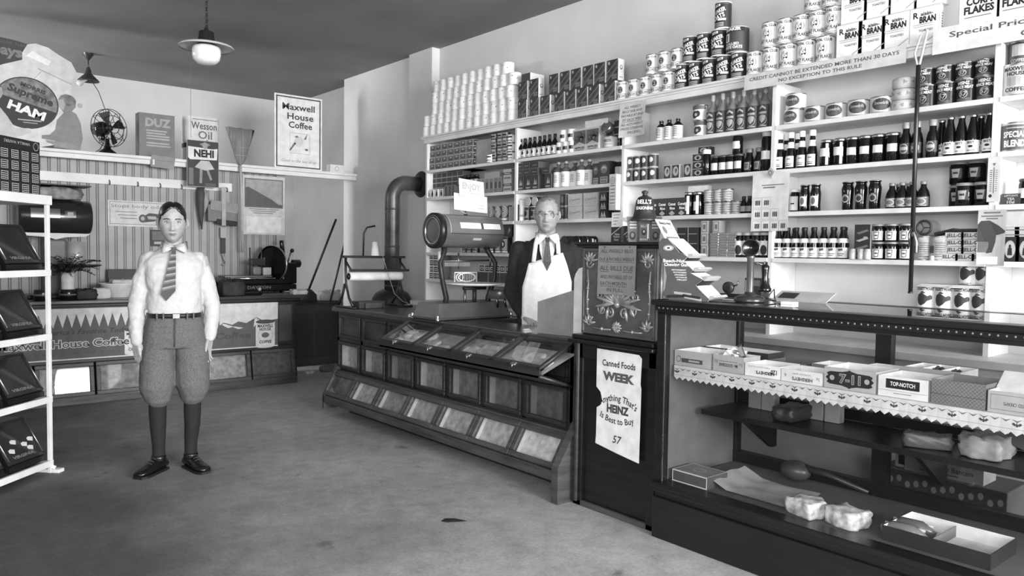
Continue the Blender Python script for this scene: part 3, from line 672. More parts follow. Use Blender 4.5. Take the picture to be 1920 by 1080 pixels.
def panc(mb, w, h, d):
    mb.rect(-w*.35, w*.35, h*.04, h*.32, -.0006, LGT); mb.text('PANCAKE', 0, h*.25, h*.08, -.001, INK, w=w*.6, bold=.03); mb.text('FLOUR', 0, h*.12, h*.08, -.001, INK, w=w*.5, bold=.03)
    mb.ell(0, h*.66, w*.32, h*.2, -.0006, mt(.4, .6)); mb.ell(0, h*.68, w*.22, h*.1, -.001, LGT); mb.ell(0, h*.62, w*.2, h*.07, -.0014, MID)
pf = carton('flour_box', .105, .07, .16, mt(.15, .5), mt(.12, .5), mt(.2, .5), panc)
place_px(pf, [(1112, 1127), (1123, 1142)][1:], LZ[1], 'dark pancake flour box', 'at the right end of the second shelf', 'box', None, set=.01)
place_px(carton('flour_box', .07, .07, .155, mt(.15, .5), mt(.12, .5), mt(.2, .5), panc), [(1112, 1122)], LZ[1], 'narrow dark flour box', 'behind the pancake flour box', 'box', None, set=.03)
place_px(pf, [(1146, 1160)], LZ[1], 'dark pancake flour box', 'behind the hanging carton', 'box', None, set=.1)
# third shelf
jl = can('cocoa_tin', .035, .115, mt(.16, .4), lambda mb, r, h: [mb.rect(-r*.9, r*.9, h*.2, h*.75, 0, mt(.5, .5), bend=r), mb.ell(0, h*.5, r*.5, h*.2, 0, INK, bend=r+.0004)], mt(.8, .5))
place_px(carton('cocoa_box', .045, .06, .135, mt(.2, .5), mt(.2, .5), LGT, brick_art), [(967, 974.5)], LZ[2], 'narrow dark box', 'beside the upright on the third shelf', 'box', None)
tallw = can('cocoa_tin', .036, .17, WHT, lambda mb, r, h: [mb.rect(-r, r, h*.2, h*.3, 0, LGT, bend=r)], WHT)
single(tallw, 979, LZ[2], .036, 'tall white round carton behind the storekeeper, left of his head', 'canister')
for i, px in enumerate((989, 1001)): single(jl, px, LZ[2], .036, 'dark round tin with pale label, %s behind his head' % ['left one', 'right one'][i], 'tin', 'dark round tins behind the storekeeper')
for i, px in enumerate((990, 1003)):
    o = can('oats_roll', .036, .15, mt(.2, .5), None, WHT) if i == 0 else copy_tree(lying)
    lying = o; y = Yx(px, XS+.02, 1.76); o.location = (XS+.012, y, LZ[2]+.152); o.rotation_euler = (0, R(90), 0)
    MB().lathe([(.0335, -.0005), (.001, -.0007)], mt(.7, .6), 20, cap=False).build('lid', o) if i == 0 else None
    tag(o, 'round carton lying end-on above the dark tins, %s of two' % ['left', 'right'][i], 'canister', 'round cartons lying behind the storekeeper')
dk = can('molasses_tin', .047, .098, mt(.13, .35), lambda mb, r, h: [mb.rect(-r*.4, r*.3, h*.3, h*.8, 0, MID, bend=r), mb.rect(-r, r, h*.04, h*.07, 0, TIN, bend=r)], TIN)
for j in range(2): single(dk, 1059.5, LZ[2]+.0985*j, .047, 'dark molasses tin right of his head, %s of two' % ['lower', 'upper'][j], 'tin', 'dark molasses tins in the second bay')
def script(mb, w, h, d):
    mb.text('Caseline', 0, h*.55, h*.2, -.0006, MID, shear=.4, w=w*.75, rot=.08); mb.rect(-w*.3, w*.35, h*.32, h*.35, -.0006, LGT); mb.frame(-w/2, w/2, 0, h, .001, -.0006, LGT)
cp = carton('biscuit_carton', .147, .09, .094, mt(.74, .65), mt(.66, .65), mt(.78, .65), script)
for j in range(2): place_px(cp, [(1065, 1091), (1093, 1122)], LZ[2]+.0945*j, 'light carton with script lettering', 'in the %s row on the third shelf' % ['lower', 'upper'][j], 'carton', 'light script cartons in the second bay')
cln = carton('cleanser_box', .072, .07, .062, mt(.14, .5), mt(.12, .5), mt(.2, .5), lambda mb, w, h, d: [mb.flat([(-w*.35, h*.2), (-w*.2, h*.8), (w*.0, h*.3), (w*.15, h*.85), (w*.35, h*.2)], -.0006, LGT), mb.rect(-w*.4, w*.4, h*.04, h*.14, -.0006, LGT)])
for j in range(3): place_px(cln, [(1124, 1138.5)], LZ[2]+.0625*j, 'dark box with white figure, %s of three' % ['bottom', 'middle', 'top'][j], 'stacked on the third shelf', 'box', 'dark boxes beside the script cartons')
# fourth shelf behind the storekeeper
pj = bottle('peanut_jar', [(.035, 0), (.038, .004), (.038, .075), (.033, .085), (.033, .09)], GLASSD, (.015, .065, 1.4), mt(.3, .6), (.037, .086, .104), BLK, art=lambda mb, r, a, b: [mb.ell(-.02+.014*k, .03+.012*(k % 3), .004, .004, 0, WHT, bend=r, n=8) for k in range(4)], capname='lid')
for i, px in enumerate((991, 1003)): single(pj, px, LZ[3], .038, 'dark jar left of the storekeeper, %s on the fourth shelf' % ['left one', 'right one'][i], 'jar', 'dark jars left of the storekeeper')
for i, px in enumerate((1057, 1068.5, 1080, 1095)):
    o = can('salmon_tin', .0385, .115, mt(.12, .4), lambda mb, r, h: [mb.rect(-r*.5, r*.5, h*.4, h*.55, 0, WHT, bend=r), mb.rect(-r*.3, r*.3, h*.65, h*.75, 0, WHT, bend=r)], TIN) if i == 0 else copy_tree(ly2)
    if i == 0: MB().lathe([(.0365, -.0005), (.033, .002), (.001, .002)], TIN, 20, cap=False).build('lid', o)
    ly2 = o; o.location = (XS+.03, Yx(px, XS+.03, 1.45), LZ[3]+.0625+.039); o.rotation_euler = (0, R(90), 0)
    tag(o, 'dark tin lying on its side behind the storekeeper, %s' % nth(i, 4), 'tin', 'dark tins lying on the fourth shelf')
st = can('salmon_tin', .042, .061, mt(.12, .4), lambda mb, r, h: [mb.rect(-r*.9, -r*.6, 0, h, 0, LGT, bend=r)], TIN)
fill(st, 5, 1046, 1119, LZ[3], .042, 'low dark tin', 'standing under the lying tins', 'tin', 'low dark tins on the fourth shelf')
# long carton hung on the second upright
hc = MB(); hc.rbox(-.033, .033, -.05, 0, 0, .25, mt(.75, .65), .002)
hc.ring(0, .205, .022, .026, .004, -.0506, MID); hc.ell(0, .205, .013, .016, -.0506, LGT)
for k in range(6): hc.rect(-.022, .022, .165-.024*k, .172-.024*k, -.0506, MID)
hc.rect(-.03, .03, .0, .035, -.0506, LGT)
o = hc.build('hanging_carton'); o.location = (XS-.002, 3.70, 1.665); o.rotation_euler = (0, 0, FACE)
MB().rbox(-.022, .03, -.006, 0, .25, .305, mt(.55, .6), .002).build('hanger_tab', o)
tag(o, 'long pale dispenser carton hung on the upright between second and third bay', 'carton')

# ======== bay 3
lb3 = bottle('tonic_bottle', bprof(.036, .013, .135, .092, .118), GLASSD, (.006, .092, 2.4), WHT, (.014, .122, .14), TIN, art=lambda mb, r, a, b: [mb.rect(-.02, .02, .078-.011*k, .083-.011*k, 0, MID, bend=r) for k in range(6)])
fill(lb3, 3, 1230, 1277, LZ[0], .036, 'dark bottle with full white label', 'on the top shelf of the third bay', 'bottle', 'white-labelled bottles in the third bay')
jm = can('jam_tin', .047, .1, mt(.85, .6), lambda mb, r, h: [mb.rect(-r*1.4, r*1.4, h*.7, h*.95, 0, mt(.35, .5), bend=r), mb.ell(-r*.2, h*.38, r*.5, h*.24, 0, DRK, bend=r), mb.ell(r*.25, h*.42, r*.35, h*.2, 0, DRK, bend=r+.0003), mb.ell(0, h*.38, r*.22, h*.1, 0, LGT, bend=r+.0006)], TIN)
for j in range(2): single(jm, 1313-2*j, LZ[0]+.1005*j, .047, 'pale jam tin with dark fruit, %s of two stacked beside the liquor-shaped bottles' % ['lower', 'upper'][j], 'tin', 'jam tins in the third bay')
def shield(mb, r, a, b):
    mb.flat([(-.024, .12), (0, .135), (.024, .12), (.024, .108), (0, .122), (-.024, .108)], 0, LGT, bend=r); mb.rect(-.028, .028, .085, .098, 0, LGT, bend=r)
    mb.flat([(-.022, .075), (.022, .075), (.02, .05), (0, .03), (-.02, .05)], 0, LGT, bend=r); mb.ring(0, .05, .03, .03, .003, 0, LGT, bend=r); mb.rect(-.03, .03, .012, .018, 0, LGT, bend=r)
vin = bottle('vinegar_bottle', bprof(.04, .011, .235, .145, .19), mt(.46, .15, name='vinegar_glass'), (.006, .14, 1.2), mt(.2, .5), (.014, .212, .25), LGT, art=shield)
fill(vin, 6, 1325, 1443, LZ[0], .04, 'tall shield-labelled bottle', 'in the front row of the third bay', 'bottle', 'shield-labelled bottles in the third bay')
ln = bottle('vinegar_bottle', bprof(.034, .011, .232, .145, .19), mt(.52, .15, name='pale_vinegar_glass'), None, None, (.013, .21, .245), LGT)
for i, px in enumerate((1341, 1362, 1384, 1407, 1423)): single(ln, px, LZ[0], .034, 'light-capped bottle standing behind the shield-labelled row, %s' % nth(i, 5), 'bottle', 'rear row of bottles in the third bay', X=XS+.15)
# second shelf
dc = can('cocoa_tin', .034, .088, mt(.24, .4), lambda mb, r, h: [mb.ell(0, h*.58, r*.55, h*.2, 0, WHT, bend=r)], mt(.7, .5), n=18)
for j in range(2):
    fill(dc, 4, 1176, 1232, LZ[1], .034, 'dark tin with white spot', 'in the %s row of the third bay' % ['lower', 'upper'][j], 'tin', 'white-spotted tins in the third bay', dz=.0885*j, jit=.3)
sbx = carton('gelatin_box', .06, .035, .088, mt(.18, .5), mt(.75, .6), LGT, lambda mb, w, h, d: [mb.ell(0, h*.52, w*.36, h*.36, -.0006, LGT), mb.ell(w*.05, h*.55, w*.14, h*.18, -.001, MID), mb.ell(w*.08, h*.62, w*.07, h*.08, -.0014, INK), mb.frame(-w/2, w/2, 0, h, .003, -.0006, LGT)])
place_px(sbx, [(1245, 1257), (1260, 1274), (1281, 1297)], LZ[1], 'small upright box with oval picture', 'on the second shelf of the third bay', 'box', 'small oval-pictured boxes')
fb = carton('raisin_box', .082, .06, .047, mt(.13, .5), mt(.2, .5), mt(.2, .5), lambda mb, w, h, d: [mb.ell(0, h*.5, w*.33, h*.33, -.0006, LGT), mb.ell(0, h*.48, w*.15, h*.22, -.001, INK), mb.frame(-w/2, w/2, 0, h, .002, -.0006, LGT)])
for j in range(3): place_px(fb, [(1299, 1319)], LZ[1]+.0475*j, 'dark box with pale oval, %s of the stack' % ['bottom', 'middle', 'third'][j], 'next to the jars', 'box', 'dark oval boxes in the third bay')
place_px(fb, [(1309, 1330)], LZ[1]+.1425, 'dark box with pale oval', 'set askew on top of the stack', 'box', 'dark oval boxes in the third bay', set=.05)
oj = bottle('olive_jar', [(.024, 0), (.027, .004), (.027, .125), (.022, .135), (.022, .14)], GLASSD, None, None, (.026, .137, .165), WHT, capname='lid')
single(oj, 1323.5, LZ[1], .027, 'narrow dark jar with white lid, beside the dark box stack', 'jar', set=.01)
pj2 = bottle('preserve_jar', [(.028, 0), (.031, .004), (.031, .095), (.026, .106), (.026, .11)], GLASSD, (.03, .075, .9), PAP, (.03, .107, .12), mt(.3, .4), capname='lid')
for i, px in enumerate((1341, 1356, 1370, 1385)): single(pj2, px, LZ[1], .031, 'dark preserve jar with square label, %s on the second shelf' % nth(i, 4), 'jar', 'preserve jars in the third bay')
single(pj2, 1382, LZ[1]+.1205, .031, 'dark preserve jar standing alone on top of the other jars', 'jar')
def stone(mb, r, a, b):
    mb.flat([(-.018, .06), (.018, .06), (.013, .018), (-.013, .018)], 0, LGT, bend=r); mb.flat([(-.015, .056), (.015, .056), (.011, .022), (-.011, .022)], 0, mt(.35, .6), bend=r+.0004)
kb = bottle('chutney_bottle', [(.028, 0), (.032, .005), (.032, .06), (.026, .085), (.019, .105), (.018, .125)], GLASSD, (.012, .066, .75), DRK, (.022, .12, .145), mt(.45, .4), art=stone)
for i, px in enumerate((1403.5, 1422)): single(kb, px, LZ[1], .032, 'dark bottle with keystone label, %s of the pair' % ['left', 'right'][i], 'bottle', 'keystone bottles in the third bay')
tj3 = bottle('olive_jar', [(.026, 0), (.03, .005), (.03, .19), (.024, .205), (.024, .21)], GLASSD, (.07, .12, 1.2), PAP, (.028, .205, .245), LGT, capname='lid')
single(tj3, 1435.5, LZ[1], .03, 'tall slender jar with light lid beside the third upright', 'jar')
# third shelf
def comet(mb, w, h, d):
    mb.flat([(-w/2, h*.98), (w/2, h*.98), (w/2, h*.75), (-w/2, h*.6)], -.0005, mt(.22, .5)); mb.text('Comet', 0, h*.66, h*.16, -.001, WHT, w=w*.8, bold=.04); mb.text('Rice', w*.05, h*.43, h*.14, -.001, WHT, w=w*.55, bold=.04)
    mb.flat([(-w*.35, h*.13), (0, h*.3), (w*.35, h*.13), (0, h*.02)], -.0006, LGT)
cr = carton('rice_box', .075, .05, .117, mt(.13, .45), mt(.35, .5), mt(.3, .5), comet)
place_px(cr, [(1216, 1232), (1233.5, 1250), (1252, 1268), (1270, 1286)], LZ[2], 'dark rice box', 'on the third shelf of the third bay', 'box', 'rice boxes in the third bay')
wl_ = bottle('peanut_jar', [(.031, 0), (.0345, .005), (.0345, .12), (.03, .132), (.03, .137)], GLASSD, (.03, .085, .55), WHT, (.034, .132, .15), TIN, art=lambda mb, r, a, b: mb.rect(.004, .022, .008, .125, 0, WHT, bend=r), capname='lid')
for i, px in enumerate((1291, 1308.5)): single(wl_, px, LZ[2], .0345, 'dark jar with white paper strip, %s of the pair by the rice boxes' % ['left', 'right'][i], 'jar', 'paper-strip jars in the third bay')
place_px(carton('paper_box', .15, .05, .04, WHT, PAP, PAP), [(1291, 1326)], LZ[2]+.155, 'white flat box', 'raised behind the paper-strip jars', 'box', None, X=XS+.11)
bpy.context.view_layer.update()
place_px(carton('paper_box', .15, .05, .154, mt(.5, .7), MID, MID), [(1291, 1326)], LZ[2], 'grey box', 'supporting the white flat box', 'box', None, X=XS+.11)
def veg(mb, r, h):
    for k in range(4): mb.rect(-r*1.2, r*1.2, h*(.15+.19*k), h*(.22+.19*k), 0, mt(.45, .5), bend=r)
    mb.rect(-r*.4, r*.5, h*.35, h*.75, 0, LGT, bend=r+.0005)
vc = can('vegetable_tin', .0345, .078, mt(.72, .5), veg, TIN, n=18)
for px, lv in ((1329, 2), (1347, 3), (1363.5, 3), (1381, 1)):
    for j in range(min(lv, 2)):
        single(vc, px, LZ[2]+.0785*j, .0345, 'pale ribbed tin, %s of the %s column' % (['lower', 'upper'][j], {1329: 'first', 1347: 'second', 1363.5: 'third', 1381: 'short fourth'}[px]), 'tin', 'pale ribbed tins in the third bay', set=.02+.01*(j == 0))
sv = bottle('sauce_bottle', [(.02, 0), (.023, .004), (.023, .05), (.013, .075), (.01, .085), (.01, .097)], GLASSD, (.012, .045, 1.1), mt(.5, .5), (.012, .088, .105), BLK)
for i, px in enumerate((1393.5, 1404.5)): single(sv, px, LZ[2], .023, 'small dark sauce bottle, %s of the pair beside the ribbed tins' % ['left', 'right'][i], 'bottle', 'small sauce bottles in the third bay')
# fourth shelf
gb = carton('cracker_box', .05, .06, .075, mt(.72, .6), mt(.6, .6), LGT, lambda mb, w, h, d: [mb.frame(-w*.4, w*.4, h*.08, h*.92, .003, -.0006, INK), mb.rect(-w*.2, w*.2, h*.3, h*.7, -.0006, MID)])
for j in range(2): place_px(gb, [(1313, 1328)], LZ[3]+.0755*j, 'pale framed box, %s of two stacked' % ['lower', 'upper'][j], 'beside the sardine tins', 'box', 'pale framed boxes in the third bay')
place_px(gb, [(1314, 1328), (1336, 1350)], LZ[3]+.151, 'pale framed box', 'on top of the framed box and sardine stacks', 'box', 'pale framed boxes in the third bay')
sd = MB()
sd.rbox(-.032, .032, 0, .075, .001, .0155, mt(.72, .4), .005); sd.rect(-.028, .028, .005, .012, -.0004, MID)
sdn = sd.build('sardine_tin')
for i, px in enumerate((1339, 1355.5, 1371)):
    for j in range(9): put(sdn, (XS+.02+random.uniform(-.003, .003), Yx(px, XS+.02, 1.42), LZ[3]+.0166*j), FACE, 'flat pale tin, %s up in the %s sardine stack' % (ORD[j], ['left', 'middle', 'right'][i]), 'tin', 'stacks of flat tins in the third bay')
wd = carton('shadow_box', .085, .08, .062, mt(.16, .5), mt(.2, .5), mt(.25, .5), lambda mb, w, h, d: [mb.rect(-w*.4, w*.4, h*.3, h*.36, -.0006, LGT), mb.rect(-w*.45, -w*.38, 0, h, -.0006, LGT)])
for j in range(3): place_px(wd, [(1268, 1287), (1289, 1309)], LZ[3]+.0625*j, 'dark small box with light edge', 'in the %s row behind the gum display' % ['bottom', 'middle', 'top'][j], 'box', 'dark boxes behind the gum display')
fill(vc, 4, 1228, 1266, LZ[3], .0345, 'pale ribbed tin', 'on the fourth shelf behind the seasoning card', 'tin', 'tins behind the seasoning card')
cj = bottle('pickle_jar', [(.029, 0), (.032, .005), (.032, .12), (.028, .133), (.028, .138)], GLASSD, (.015, .1, 1.0), PAP, (.032, .133, .15), LGT, art=lambda mb, r, a, b: mb.ell(.01, .045, .02, .03, 0, INK, bend=r), capname='lid')
for i, px in enumerate((1385, 1400, 1417, 1432.5)): single(cj, px, LZ[3], .032, 'dark pickle jar behind the telephone, %s' % nth(i, 4), 'jar', 'pickle jars behind the telephone')
# flat papers on the shelf front
def sheet(name, w, h, mat, art=None, curl=0.004, nx=6, nz=6, th=.0012):
    """a slightly curled sheet hanging on its front face; local origin top centre, faces -y"""
    mb = MB(); f = lambda x, z: -curl*((2*x/w)**2)*(0.3-z/h)
    for s, dy in ((0, 0), (1, th)):
        vs = [(-w/2+w*i/nx, f(-w/2+w*i/nx, -h*j/nz)+dy, -h*j/nz) for j in range(nz+1) for i in range(nx+1)]
        fs = [(j*(nx+1)+i, (j+1)*(nx+1)+i, (j+1)*(nx+1)+i+1, j*(nx+1)+i+1) for j in range(nz) for i in range(nx)]
        mb.add(vs, [q[::-1] for q in fs] if s else fs, mat)
    if art:
        n = len(mb.v); art(mb)
        for k in range(n, len(mb.v)):
            x, y, z = mb.v[k]; mb.v[k] = (x, y+f(x, z)-.0009, z)
    return mb.build(name)
def notice(lines, ink=INK):
    def art(mb):
        for t, x, z, h, w, u in lines:
            mb.text(t, x, z, h, 0, ink, w=w, bold=.012)
            if u: mb.rect(x-w/2, x+w/2, z-h*.95, z-h*.82, 0, ink)
    return art
p = sheet('notice_paper', .235, .235, mt(.80, .8), notice([('ALL WEEKLY', 0, -.035, .017, .15, 0), ('BILLS DUE AND', 0, -.062, .017, .18, 0), ('PAYABLE AT END', 0, -.09, .017, .2, 0), ('OF EACH WEEK', 0, -.118, .017, .18, 1), ('ALL ACTS-WEEKLY', 0, -.15, .017, .2, 0), ('UNLESS OTHERWISE', 0, -.178, .017, .21, 0), ('SPECIFIED.', .02, -.206, .017, .13, 0)], mt(.4, .8)), .01)
put(p, (XS-.035, 3.545, 2.395), FACE-.03, 'hand-lettered paper notice about weekly bills, hanging from the cornice above three bottles', 'notice')
p = sheet('notice_paper', .93, .088, mt(.78, .8), notice([('CREDIT CANNOT BE EXTENDED MORE THAN 30 DAYS', 0, -.03, .020, .86, 0), ('NO EXCEPTION TO THIS RULE', 0, -.062, .019, .48, 0)], mt(.3, .8)), .003, 12)
put(p, (XS-.036, 2.21, 2.425), FACE, 'long paper strip notice on the cornice saying credit cannot be extended', 'notice')
p = sheet('notice_paper', .95, .125, mt(.83, .8), notice([('Special Prices Do Not Apply', 0, -.045, .026, .80, 0), ('Or Those', .02, -.095, .026, .24, 0)], mt(.3, .8)), .003, 12)
put(p, (XS-.040, 1.145, 2.475), FACE, 'long paper strip notice about special prices, at the upper right on the cornice', 'notice')
# ======== bay 4 (largest, in front of the storekeeper's showcase)
def snow(mb, r, h):
    mb.ell(0, h*.52, r*.85, h*.36, 0, mt(.22, .45), bend=r); mb.text('Snowdrift', 0, h*.6, h*.2, 0, LGT, bend=r+.0006, w=r*1.25, bold=.02)
    for k in range(3): mb.rect(-r*.45, r*.45, h*(.24+.08*k), h*(.27+.08*k), 0, MID, bend=r+.0006)
sn = can('shortening_tin', .057, .088, mt(.80, .35), snow, TIN)
GSN = 'shortening tins in the fourth bay'
for i, px in enumerate((1487, 1525.5, 1566, 1608, 1651)): single(sn, px, LZ[0], .057, 'pale tin with dark oval label, %s on the top shelf' % nth(i, 5), 'tin', GSN, turn=-.1+.12*i)
single(sn, 1490, LZ[0]+.0885, .057, 'pale tin with dark oval label, raised on top of the leftmost one', 'tin', GSN)
bu = MB(); bu.lathe([(.045, 0), (.058, .004), (.062, .03), (.06, .05), (.053, .056), (.02, .058), (.001, .056)], mt(.72, .7, 0, .1, 30), 20)
for a in range(6): bu.ell(-.1+.04*a, .03, .012, .012, 0, mt(.55, .7), bend=.0635, n=3, a=a)
bun = bu.build('wrapped_bundle')
for j in range(3): put(bun, (XS+.09+.004*j, Yx(1695, XS+.09, 2.2), LZ[0]+.0585*j), FACE+j, 'paper-wrapped round bundle, %s of three stacked by the shortening tins' % ['bottom', 'middle', 'top'][j], 'bundle', 'wrapped bundles in the fourth bay')
def mince(mb, r, h):
    mb.text('HEINZ', 0, h*.83, h*.13, 0, WHT, bend=r, w=r*1.2, bold=.04); mb.text('MINCE MEAT', 0, h*.66, h*.12, 0, WHT, bend=r, w=r*1.9, bold=.04)
    mb.ring(0, h*.37, r*.42, h*.18, .003, 0, LGT, bend=r); mb.text('57', 0, h*.37, h*.2, 0, LGT, bend=r+.0004, bold=.03, shear=.2)
    for k in range(2): mb.rect(-r*.7, r*.7, h*(.06+.07*k), h*(.1+.07*k), 0, MID, bend=r)
mc = can('mincemeat_tin', .0455, .112, mt(.15, .28), mince, TIN); mcs = can('mincemeat_tin', .043, .084, mt(.15, .28), mince, TIN)
for j, (pr_, lbl) in enumerate(((mc, 'large dark mincemeat tin'), (mcs, 'small dark mincemeat tin'))):
    for i, px in enumerate((1738, 1774, 1811, 1848)): single(pr_, px-(2 if j else 0), LZ[0]+.1125*j, .0505, '%s, %s in the %s row' % (lbl, nth(i, 4), ['lower', 'upper'][j]), 'tin', lbl+'s in the fourth bay', turn=.1*i-.2)
# second shelf: catsup, preserves, sauces
cat = bottle('catsup_bottle', [(.025, 0), (.0275, .006), (.0275, .085), (.024, .115), (.016, .15), (.0145, .185)], GLASSD, (.012, .075, 1.1), PAP, (.0175, .178, .212), WHT, (.12, .155), lambda mb, r, a, b: [mb.rect(-.02, .02, .03, .034, 0, MID, bend=r), mb.rect(-.016, .016, .02, .025, 0, INK, bend=r), mb.rect(-.012, .012, .055, .06, 0, MID, bend=r)])
for i, px in enumerate((1461, 1481.5, 1502.5, 1521.5)): single(cat, px, LZ[1], .0275, 'dark catsup bottle with white top and labels, %s of the front four' % nth(i, 4), 'bottle', 'catsup bottles on the second shelf')
for i, px in enumerate((1472, 1493)): single(cat, px, LZ[1], .0275, 'catsup bottle standing behind the front four, %s' % ['left', 'right'][i], 'bottle', 'catsup bottles behind', X=XS+.11)
pv = bottle('preserve_jar', [(.032, 0), (.036, .005), (.036, .118), (.031, .13), (.031, .134)], GLASSD, (.055, .1, .8), PAP, (.036, .132, .149), TIN, art=lambda mb, r, a, b: mb.rect(.012, .026, .008, .125, 0, WHT, bend=r), capname='lid')
pv2 = bottle('preserve_jar', [(.032, 0), (.036, .005), (.036, .118), (.031, .13), (.031, .134)], GLASSD, (.05, .09, .7), PAP, (.036, .132, .149), TIN, capname='lid')
for i, px in enumerate((1548.5, 1574, 1598, 1622, 1646.5, 1673)): single(pv if i in (0, 1) else pv2, px, LZ[1], .036, 'dark preserve jar with metal lid, %s on the second shelf' % nth(i, 6), 'jar', 'preserve jars in the fourth bay', turn=.0+.05*i)
ch = bottle('chili_bottle', [(.026, 0), (.0285, .005), (.0285, .10), (.024, .125), (.017, .14), (.016, .165)], GLASSD, (.03, .085, 1.2), DRK, (.019, .16, .192), mt(.55, .35), art=lambda mb, r, a, b: [mb.ell(0, .057, .022, .025, 0, LGT, bend=r), mb.ell(0, .057, .019, .021, 0, DK2, bend=r+.0004), mb.rect(-.022, .022, .05, .066, 0, LGT, bend=r+.0007)])
for i, px in enumerate((1697, 1718, 1747)): single(ch, px, LZ[1], .0285, 'dark chili sauce bottle with round label, %s beside the hanging rod' % nth(i, 3), 'bottle', 'chili bottles in the fourth bay')
def best(mb, r, a, b): mb.text('BEST', 0, .06, .011, 0, INK, bend=r, w=.034, bold=.03); mb.ell(0, .041, .011, .006, 0, INK, bend=r); mb.text('TOMATO CATSUP', 0, .022, .007, 0, INK, bend=r, w=.04, bold=.02)
be = bottle('catsup_bottle', [(.026, 0), (.029, .005), (.029, .095), (.022, .135), (.0145, .17), (.0145, .188)], GLASSD, (.012, .07, 1.5), WHT, (.0175, .183, .196), TIN, art=best)
for i, px in enumerate((1780, 1801, 1823, 1837, 1854)): single(be, px, LZ[1], .029, 'tall low-labelled catsup bottle, %s in the row by the upright' % nth(i, 5), 'bottle', 'white-labelled catsup bottles in the fourth bay', X=XS+.055 if i != 3 else XS+.12)
single(be, 1764, LZ[1], .029, 'dark catsup bottle set back between the chili and white-labelled bottles', 'bottle', X=XS+.12)
# third shelf
wj = bottle('olive_jar', [(.024, 0), (.028, .006), (.026, .03), (.0275, .07), (.029, .10), (.024, .125), (.023, .14), (.027, .146)], GLASSD, (.03, .085, .75), PAP, (.0275, .146, .152), TIN, art=lambda mb, r, a, b: [mb.ell(0, .058, .012, .02, 0, MID, bend=r)], capname='lid')
for i, px in enumerate((1507.5, 1528)): single(wj, px, LZ[2], .029, 'waisted dark olive jar beside the hanging card, %s of two' % ['left', 'right'][i], 'jar', 'olive jars by the hanging card')
wj2 = bottle('olive_jar', [(.024, 0), (.028, .006), (.027, .04), (.031, .09), (.033, .115), (.027, .135), (.026, .142), (.031, .148)], GLASSD, (.04, .085, .8), DRK, (.0315, .148, .153), TIN, art=lambda mb, r, a, b: [mb.ell(0, .062, .02, .022, 0, LGT, bend=r), mb.ell(.002, .06, .014, .014, 0, DRK, bend=r+.0004), mb.rect(-.012, .012, .076, .08, 0, MID, bend=r+.0006)], capname='lid')
for i, px in enumerate((1588, 1613, 1639)): single(wj2, px, LZ[2], .033, 'wide-necked dark jar with oval label, %s of the trio' % nth(i, 3), 'jar', 'trio of jars on the third shelf')
sj = bottle('mustard_jar', [(.026, 0), (.03, .006), (.03, .10), (.025, .112), (.025, .118)], GLASSD, (.01, .09, 1.0), PAP, (.028, .115, .13), WHT, art=lambda mb, r, a, b: mb.rect(-.012, .012, .045, .052, 0, INK, bend=r), capname='lid')
single(sj, 1489.5, LZ[2], .03, 'jar with a tall white label, half behind the hanging card', 'jar', set=.045)
jb = bottle('juice_bottle', [(.028, 0), (.031, .005), (.031, .06), (.026, .082), (.014, .104), (.013, .125)], GLASSD, (.008, .055, 1.3), DK2, (.0155, .118, .134), mt(.5, .3), art=lambda mb, r, a, b: [mb.ell(0, .031, .026, .017, 0, LGT, bend=r), mb.ell(0, .031, .02, .011, 0, MID, bend=r+.0004), mb.rect(-.028, .028, .047, .051, 0, LGT, bend=r), mb.rect(-.028, .028, .009, .013, 0, LGT, bend=r)])
for i, px in enumerate((1671, 1690.5, 1709, 1730)): single(jb, px, LZ[2], .031, 'small dark juice bottle with oval label, %s on the third shelf' % nth(i, 4), 'bottle', 'juice bottles in the fourth bay')
for i, px in enumerate((1684, 1703)): single(jb, px, LZ[2], .031, 'small juice bottle standing behind the front row, %s' % ['left', 'right'][i], 'bottle', 'rear juice bottles in the fourth bay', X=XS+.13)
dj = bottle('preserve_jar', [(.036, 0), (.041, .005), (.041, .085), (.037, .096), (.037, .1)], GLASSD, (.03, .078, .7), DRK, (.041, .098, .113), mt(.6, .3), art=lambda mb, r, a, b: [mb.flat([(-.02, .075), (.02, .075), (.013, .032), (-.013, .032)], 0, LGT, bend=r), mb.rect(-.012, .012, .05, .06, 0, DRK, bend=r+.0004)], capname='lid')
for i, (px, X, lv) in enumerate(((1808, XS+.06, 0), (1842, XS+.06, 0), (1795, XS+.16, 0), (1830, XS+.16, 0), (1796, XS+.13, 1), (1830, XS+.13, 1))):
    single(dj, px, LZ[2]+.1135*lv, .041, 'dark preserve jar with keystone label, %s' % ['front left of the shadowed group', 'front right of the shadowed group', 'rear left of the shadowed group', 'rear right of the shadowed group', 'left one stacked on the shadowed group', 'right one stacked on the shadowed group'][i], 'jar', 'shadowed preserve jars in the fourth bay', X=X)
# fourth shelf
def beefs(mb, r, a, b): mb.ell(-.005, .05, .009, .007, 0, mt(.35, .6), bend=r, n=10); mb.ell(.007, .052, .007, .008, 0, mt(.35, .6), bend=r, n=10); mb.rect(-.02, .02, .026, .03, 0, MID, bend=r); mb.rect(-.014, .014, .016, .02, 0, MID, bend=r)
kc = bottle('catsup_bottle', [(.024, 0), (.027, .005), (.027, .085), (.0225, .115), (.0145, .14), (.013, .165)], GLASSD, (.006, .062, 1.5), WHT, (.0155, .158, .176), BLK, (.088, .112), beefs)
fill(kc, 8, 1450, 1588, LZ[3], .027, 'white-labelled catsup bottle', 'in the front row of the fourth shelf', 'bottle', 'catsup bottles on the fourth shelf')
fill(kc, 7, 1462, 1592, LZ[3], .027, 'dark catsup bottle', 'in the rear row of the fourth shelf', 'bottle', 'rear catsup bottles on the fourth shelf', X=XS+.125)
